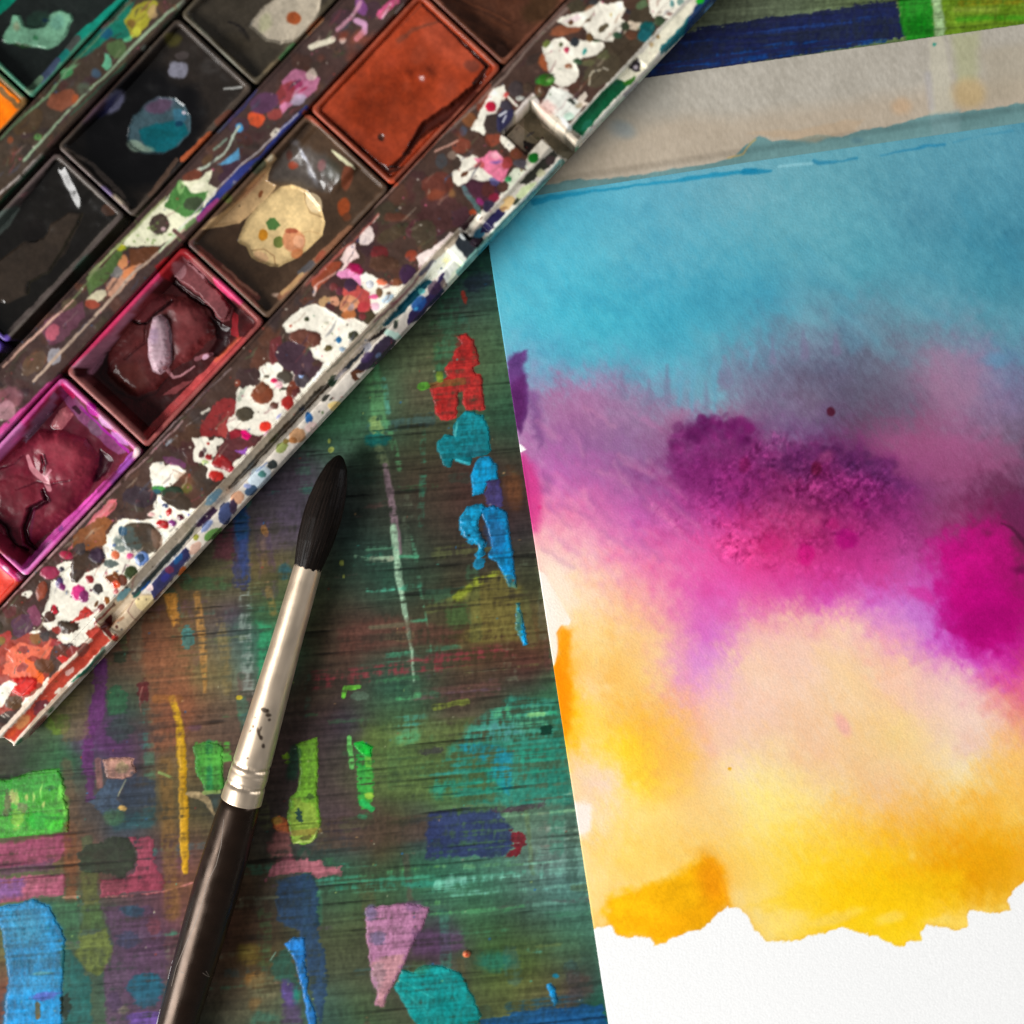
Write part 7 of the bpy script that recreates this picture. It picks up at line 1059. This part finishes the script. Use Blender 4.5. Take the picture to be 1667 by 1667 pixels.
def pan(nm, a0, a1, b0, b1, zr, dp, rc):
    root = empty('watercolor_pan', tuple(W((a0 + a1) / 2, (b0 + b1) / 2, 1.3 * MM)), PLABEL[nm], 'paint pan', 'watercolour pans in the palette')
    org = np.array(root.location)
    cx, cy, hx, hy = (a0 + a1) / 2, (b0 + b1) / 2, (a1 - a0) / 2, (b1 - b0) / 2
    ins = 13.0 if dp > 4 else 5.0
    zf = zr - dp
    prof = [(-1.8 + 3.5, 1.4), (0.4, zr - 1.0), (0.0, zr - 0.45), (0.7, zr - 0.12), (2.0, zr), (5.5, zr), (7.2, zr - 0.12), (8.2, zr - 0.5)]
    for f in (0.25, 0.5, 0.75, 1.0): prof.append((8.2 + ins * f * min(1, dp / 3 + .2), zr - 0.5 - (dp + 0.4) * f))
    nper = len(rrect(cx, cy, hx, hy, 9))
    rings = []
    base = rrect(0, 0, 1, 1, .0001) if False else None
    for off, z in prof:
        r_ = rrect(cx, cy, hx, hy, 9)
        d = r_ - np.array([cx, cy])
        sc = np.array([(hx - off) / hx, (hy - off) / hy])
        r_ = np.array([cx, cy]) + d * sc
        w_ = W(r_[:, 0], r_[:, 1], z * MM)
        w_[:, 2] += 0.06 * MM * (noise1(r_[:, 0] / 22., r_[:, 1] / 22., 3) - .5) * (z > zr - .3)
        rings.append(w_)
    rr = np.stack(rings, 0); rr = np.concatenate([rr, rr[:, :1]], 1)
    u, v = proj(rr)
    link('pan_cup', mesh_np('pan_cup', (rr.reshape(-1, 3) - org), grid_quads(rr.shape[0], rr.shape[1], flip=False), palette_paint(u, v, rc)), M_CUP, root)
    # the paint, a field of heights inside the cup
    fa = np.arange(a0 + 8.5, a1 - 8.4, 1.5); fb = np.arange(b0 + 8.5, b1 - 8.4, 1.5)
    Fa, Fb = np.meshgrid(fa, fb, indexing='ij')
    p0 = W(Fa, Fb, ZTOP); p0[..., 2] = zf * MM
    u, v = proj(p0)
    ed = np.minimum(np.minimum(Fa - a0, a1 - Fa), np.minimum(Fb - b0, b1 - Fb)) - 8.5
    z = zf + sample(PL.h, u, v) * (1.0 if dp > 2 else 0.8)
    x_ = (Fa - cx) / hx; y_ = (Fb - cy) / hy
    lump = fbm(Fa.astype(np.float32), Fb.astype(np.float32), 40, octs=3, seed=81) - .5
    if nm in ('worn_brown', 'indigo', 'sepia', 'viridian'):
        z = z + 1.5 * np.clip(x_ * x_ * 0.9 + y_ * y_ * 0.55, 0, 1.3) * dp / 3.0 + lump * 0.25
    elif nm == 'black':
        z = z + 1.3 * np.clip(x_ * x_ + y_ * y_ * .4, 0, 1.2) + lump * 0.35
    elif nm == 'burnt_orange':
        z = z + 0.35 * (x_ * x_ + y_ * y_) + lump * 0.45
    else:
        z = z + lump * 0.5 + 0.5 * np.exp(-ed / 8.0)
    z = z - 0.5 * np.exp(-ed / 2.0) * (dp < 2)
    us_, vs_ = ab2uv(Fa, Fb)
    pxmm = FIELD / N0 * 1000
    def ramp(z, a_c, b_lo, b_hi, w, slope, lean=0.0):
        line = a_c + lean * (Fb - b_lo)
        m_ = sst(b_lo - 14, b_lo, Fb) * (1 - sst(b_hi, b_hi + 14, Fb))
        return z + slope * w * pxmm * 1.33 * sst(line - w, line + w, Fa) * m_
    if nm == 'black': z = ramp(z, -136, 258, 308, 9, 0.38, -0.38)
    if nm == 'worn_brown': z = ramp(z, 146, 522, 600, 30, 0.30)
    if nm == 'burnt_orange':
        for ca, cb, hgt, sg in ((386, 588, .75, 9.0), (366, 566, .4, 6.0)): z = z + hgt * np.exp(-((Fa - ca) ** 2 + (Fb - cb) ** 2) / (2 * sg * sg))
    z = np.minimum(z, zr - 0.1)
    p0 = W(Fa, Fb, ZTOP); p0[..., 2] = z * MM
    u, v = proj(p0)
    link('paint_cake', mesh_np('paint_cake', (p0.reshape(-1, 3) - org), grid_quads(*Fa.shape, flip=True), palette_paint(u, v, OWN.get(nm, (60, 45, 36)))), GLOSS.get(nm, M_CAKE), root)
    return root, zf
roots = {}
for row in PANS: roots[row[0]] = pan(*row)
# loose flakes and curls of dried paint standing on the cakes
for key, owner, th, hw, label in (('flake1', 'crimson', 1.5, 4, 'pinkish crust of dried paint'), ('curl1', 'crimson', 1.5, 13, 'pale pink curl of dried paint'),
                                  ('flake2', 'magenta', 1.4, 6, 'greyish crust of dried paint')):
    root, zf = roots[owner]
    sl, sd = PL.keep[key]
    o = patch('paint_curl' if key == 'curl1' else 'paint_flake', PL, sl, sd, lambda u, v: (zf + 0.1 + 0.8 * np.clip(sample(PL.h, u, v), 0, 2)) * MM, th * MM, hw, M_CURL, root, label, step=1.2)
    if o is not None: o.data.transform(Matrix.Translation(-root.location))

# ------------------------------------------------------------------ the brush
TIP = np.array([553.5, 741.0]); BD = np.array([-math.sin(R(15.95)), math.cos(R(15.95))]); BN = np.array([BD[1], -BD[0]])
def zaxis(t): return np.interp(t, [0, 190, 747, 1950], [3.5, 3.75, 4.15, 1.5])
def brush_pt(t, hw, th):
    """t along the brush from the tip in picture units, hw half width, th angle round the axis (0 = up, + towards the right)"""
    za = zaxis(t) * MM
    c = P(TIP[0] + BD[0] * t, TIP[1] + BD[1] * t, za)
    e = P(TIP[0] + BD[0] * t + BN[0], TIP[1] + BD[1] * t + BN[1], za)
    right = e - c; k_ = np.linalg.norm(right, axis=-1)[..., None]; right = right / k_
    r = hw[..., None] * k_
    return c + right * np.sin(th)[..., None] * r + np.array([0, 0, 1.0]) * np.cos(th)[..., None] * r
brush = empty('paintbrush', tuple(brush_pt(np.array(747.), np.array(0.), np.array(0.)) * np.array([1, 1, 0])), 'round paintbrush with dark bristles, silver ferrule and black handle', 'paintbrush')
borg = np.array(brush.location)
def lathe(name, tt, hw, m, colf, n=72, ridge=None, cap=True):
    th = np.linspace(0, 2 * math.pi, n, endpoint=False)
    Tt, Th = np.meshgrid(tt, th, indexing='ij')
    H = np.repeat(hw[:, None], n, 1)
    if ridge is not None: H = H * ridge(Tt, Th)
    v = brush_pt(Tt, H, Th)
    v = np.concatenate([v, v[:, :1]], 1)
    c = colf(Tt, Th); c = np.concatenate([c, c[:, :1]], 1)
    return link(name, mesh_np(name, v.reshape(-1, 3) - borg, grid_quads(len(tt), n + 1, flip=False), c), m, brush)
tt = np.concatenate([np.array([0., .6, 2, 4, 7]), np.arange(10, 194, 2.)])
hb = np.interp(tt, [0, .6, 2, 4, 8, 20, 45, 80, 105, 145, 175, 192], [.3, 2.5, 5, 7.2, 10.5, 17.5, 24.5, 29.5, 31, 29, 25, 22.2])
rsb = np.random.RandomState(3)
def hair_ridge(T, A):
    x = (A / (2 * math.pi) * 64).astype(np.float32)
    n_ = noise1(x % 64, (T / 90).astype(np.float32), 41) + .5 * noise1((x * 2.3) % 200, (T / 40).astype(np.float32), 42)
    return 1 + (n_ - .75) * 0.05
def hair_col(T, A):
    x = (A / (2 * math.pi) * 90).astype(np.float32)
    n_ = noise1(x, (T / 70).astype(np.float32), 43)
    c = np.array([20, 15, 12]) / 255.
    return np.clip(c * (0.72 + 0.6 * n_)[..., None], 0, 1) * np.array([1.0, 1.0, 1.0])
lathe('bristles', tt, hb, M_HAIR, hair_col, n=180, ridge=hair_ridge)
# single hairs lying along the bundle
hv, hq2, hc = [], [], []
for i in range(90):
    a0_ = rsb.uniform(-1.5, 1.5); t0_, t1_ = rsb.uniform(10, 60), rsb.uniform(120, 192)
    ts = np.linspace(t0_, t1_, 8); hw_ = np.interp(ts, tt, hb) * (1.004 + 0.012 * rsb.rand()); an = a0_ + np.linspace(0, rsb.uniform(-.08, .08), 8)
    for s_i in (-1, 1): pass
    pl = brush_pt(ts, hw_, an - 0.012); pm = brush_pt(ts, hw_ * 1.012, an); pr = brush_pt(ts, hw_, an + 0.012)
    b0_ = len(hv) * 24
    hv.append(np.stack([pl, pm, pr], 1).reshape(-1, 3))
    for q in range(7):
        for e in range(2): hq2.append([b0_ + q * 3 + e, b0_ + q * 3 + e + 1, b0_ + (q + 1) * 3 + e + 1, b0_ + (q + 1) * 3 + e])
    hc.append(np.tile(np.array([[36, 28, 24]]) / 255. * rsb.uniform(.5, 1.3), (24, 1)))
link('bristle_hairs', mesh_np('bristle_hairs', np.concatenate(hv) - borg, np.array(hq2), np.concatenate(hc)), M_HAIR, brush)['kind'] = 'stuff'
# ferrule with its two pressed bands
tf = np.concatenate([[186.], np.arange(187, 585, 1.5), [585.5]])
hf = np.interp(tf, [186, 187, 200, 330, 520, 585], [21.0, 22.6, 22.9, 25.2, 31.2, 33.6])
for c_, w_, d_ in ((524, 3.2, 1.5), (534, 3, .6), (556, 3.2, 1.6), (549, 3, .6)): hf = hf - d_ * np.exp(-((tf - c_) / w_) ** 2)
hf[0] = 20.0; hf[-1] = 31.5
def crimp(T, A):
    d_ = np.exp(-((T - 524) / 4) ** 2) + np.exp(-((T - 556) / 4) ** 2)
    return 1 - 0.022 * d_ * (np.sin(A * 9) > 0.1) + 0.004 * (noise1((A * 3).astype(np.float32), (T / 60).astype(np.float32), 51) - .5)
def fer_col(T, A):
    p_ = brush_pt(T, np.full(T.shape, 28.0), A); u, v = proj(p_)
    mark = sample(BC.rgb, u, v)
    base = np.array([228, 206, 180]) / 255.
    c = base * (0.95 + 0.1 * noise1((A * 4).astype(np.float32), (T / 30).astype(np.float32), 52))[..., None]
    top = (np.cos(A) > 0)[..., None]
    return np.where(top, c * mark, c)
lathe('ferrule', tf, hf, M_FERRULE, fer_col, n=120, ridge=crimp)
th_ = np.concatenate([[583.], np.arange(584, 1000, 6.), np.arange(1010, 1950, 20.), [1944., 1949, 1950]])
hh_ = np.interp(th_, [583, 586, 620, 690, 747, 850, 962, 1200, 1500, 1850, 1944, 1949, 1950], [30, 32.4, 34.5, 37.2, 37.8, 35.8, 32.5, 25, 18.5, 13.5, 11, 6, .3])
lathe('handle', th_, hh_, M_HANDLE, lambda T, A: np.ones(T.shape + (3,)) * .1, n=96)
# remains of white lettering at the handle's left side, and hairline scratches
def on_handle(pts, wd, m, name, lift=0.35):
    V_, Q_ = [], []
    pts = np.array(pts, float)
    d = np.linalg.norm(np.diff(pts, axis=0), axis=1); s_c = np.concatenate([[0], np.cumsum(d)])
    ss = np.linspace(0, s_c[-1], max(6, int(s_c[-1] / 2)))
    x = np.interp(ss, s_c, pts[:, 0]); y = np.interp(ss, s_c, pts[:, 1])
    rel = np.stack([x, y], 1) - TIP
    t_ = rel @ BD; off = rel @ BN
    hw = np.interp(t_, th_, hh_)
    an = np.arcsin(np.clip(off / hw, -.985, .985))
    tang = np.gradient(np.stack([t_, an * hw], 1), axis=0); tang /= np.linalg.norm(tang, axis=1)[:, None] + 1e-9
    nrm = np.stack([-tang[:, 1], tang[:, 0]], 1) * wd / 2
    pl = brush_pt(t_ - nrm[:, 0], hw + lift * .3, an - nrm[:, 1] / hw); pm = brush_pt(t_, hw + lift, an); pr = brush_pt(t_ + nrm[:, 0], hw + lift * .3, an + nrm[:, 1] / hw)
    v = np.stack([pl, pm, pr], 1)
    return link(name, mesh_np(name, v.reshape(-1, 3) - borg, grid_quads(len(t_), 3)), m, brush)
M_SCR = mat('scratch', base=(0.16, 0.12, 0.09), rough=0.5)
def bx(pts): return [(230 + x / 3.224, 1150 + y / 3.224) for x, y in pts]
on_handle(bx([(150, 1335), (158, 1320), (165, 1322)]), 1.6, M_WHITEINK, 'lettering')
on_handle(bx([(147, 1350), (150, 1375), (140, 1405), (126, 1418)]), 1.8, M_WHITEINK, 'lettering')
on_handle(bx([(86, 1575), (94, 1600), (84, 1630), (72, 1668)]), 1.8, M_WHITEINK, 'lettering')
on_handle(bx([(99, 1600), (95, 1630), (88, 1668)]), 1.8, M_WHITEINK, 'lettering')
on_handle(bx([(455, 560), (445, 690), (420, 790), (375, 880), (350, 980), (300, 1120), (260, 1200), (205, 1330), (180, 1430)]), 0.9, M_SCR, 'scratch', .15)
on_handle(bx([(345, 1355), (372, 1395)]), 0.9, M_SCR, 'scratch', .15); on_handle(bx([(360, 1350), (370, 1385)]), 0.8, M_SCR, 'scratch', .15); on_handle(bx([(236, 1345), (252, 1350)]), 1.2, M_SCR, 'scratch', .15)
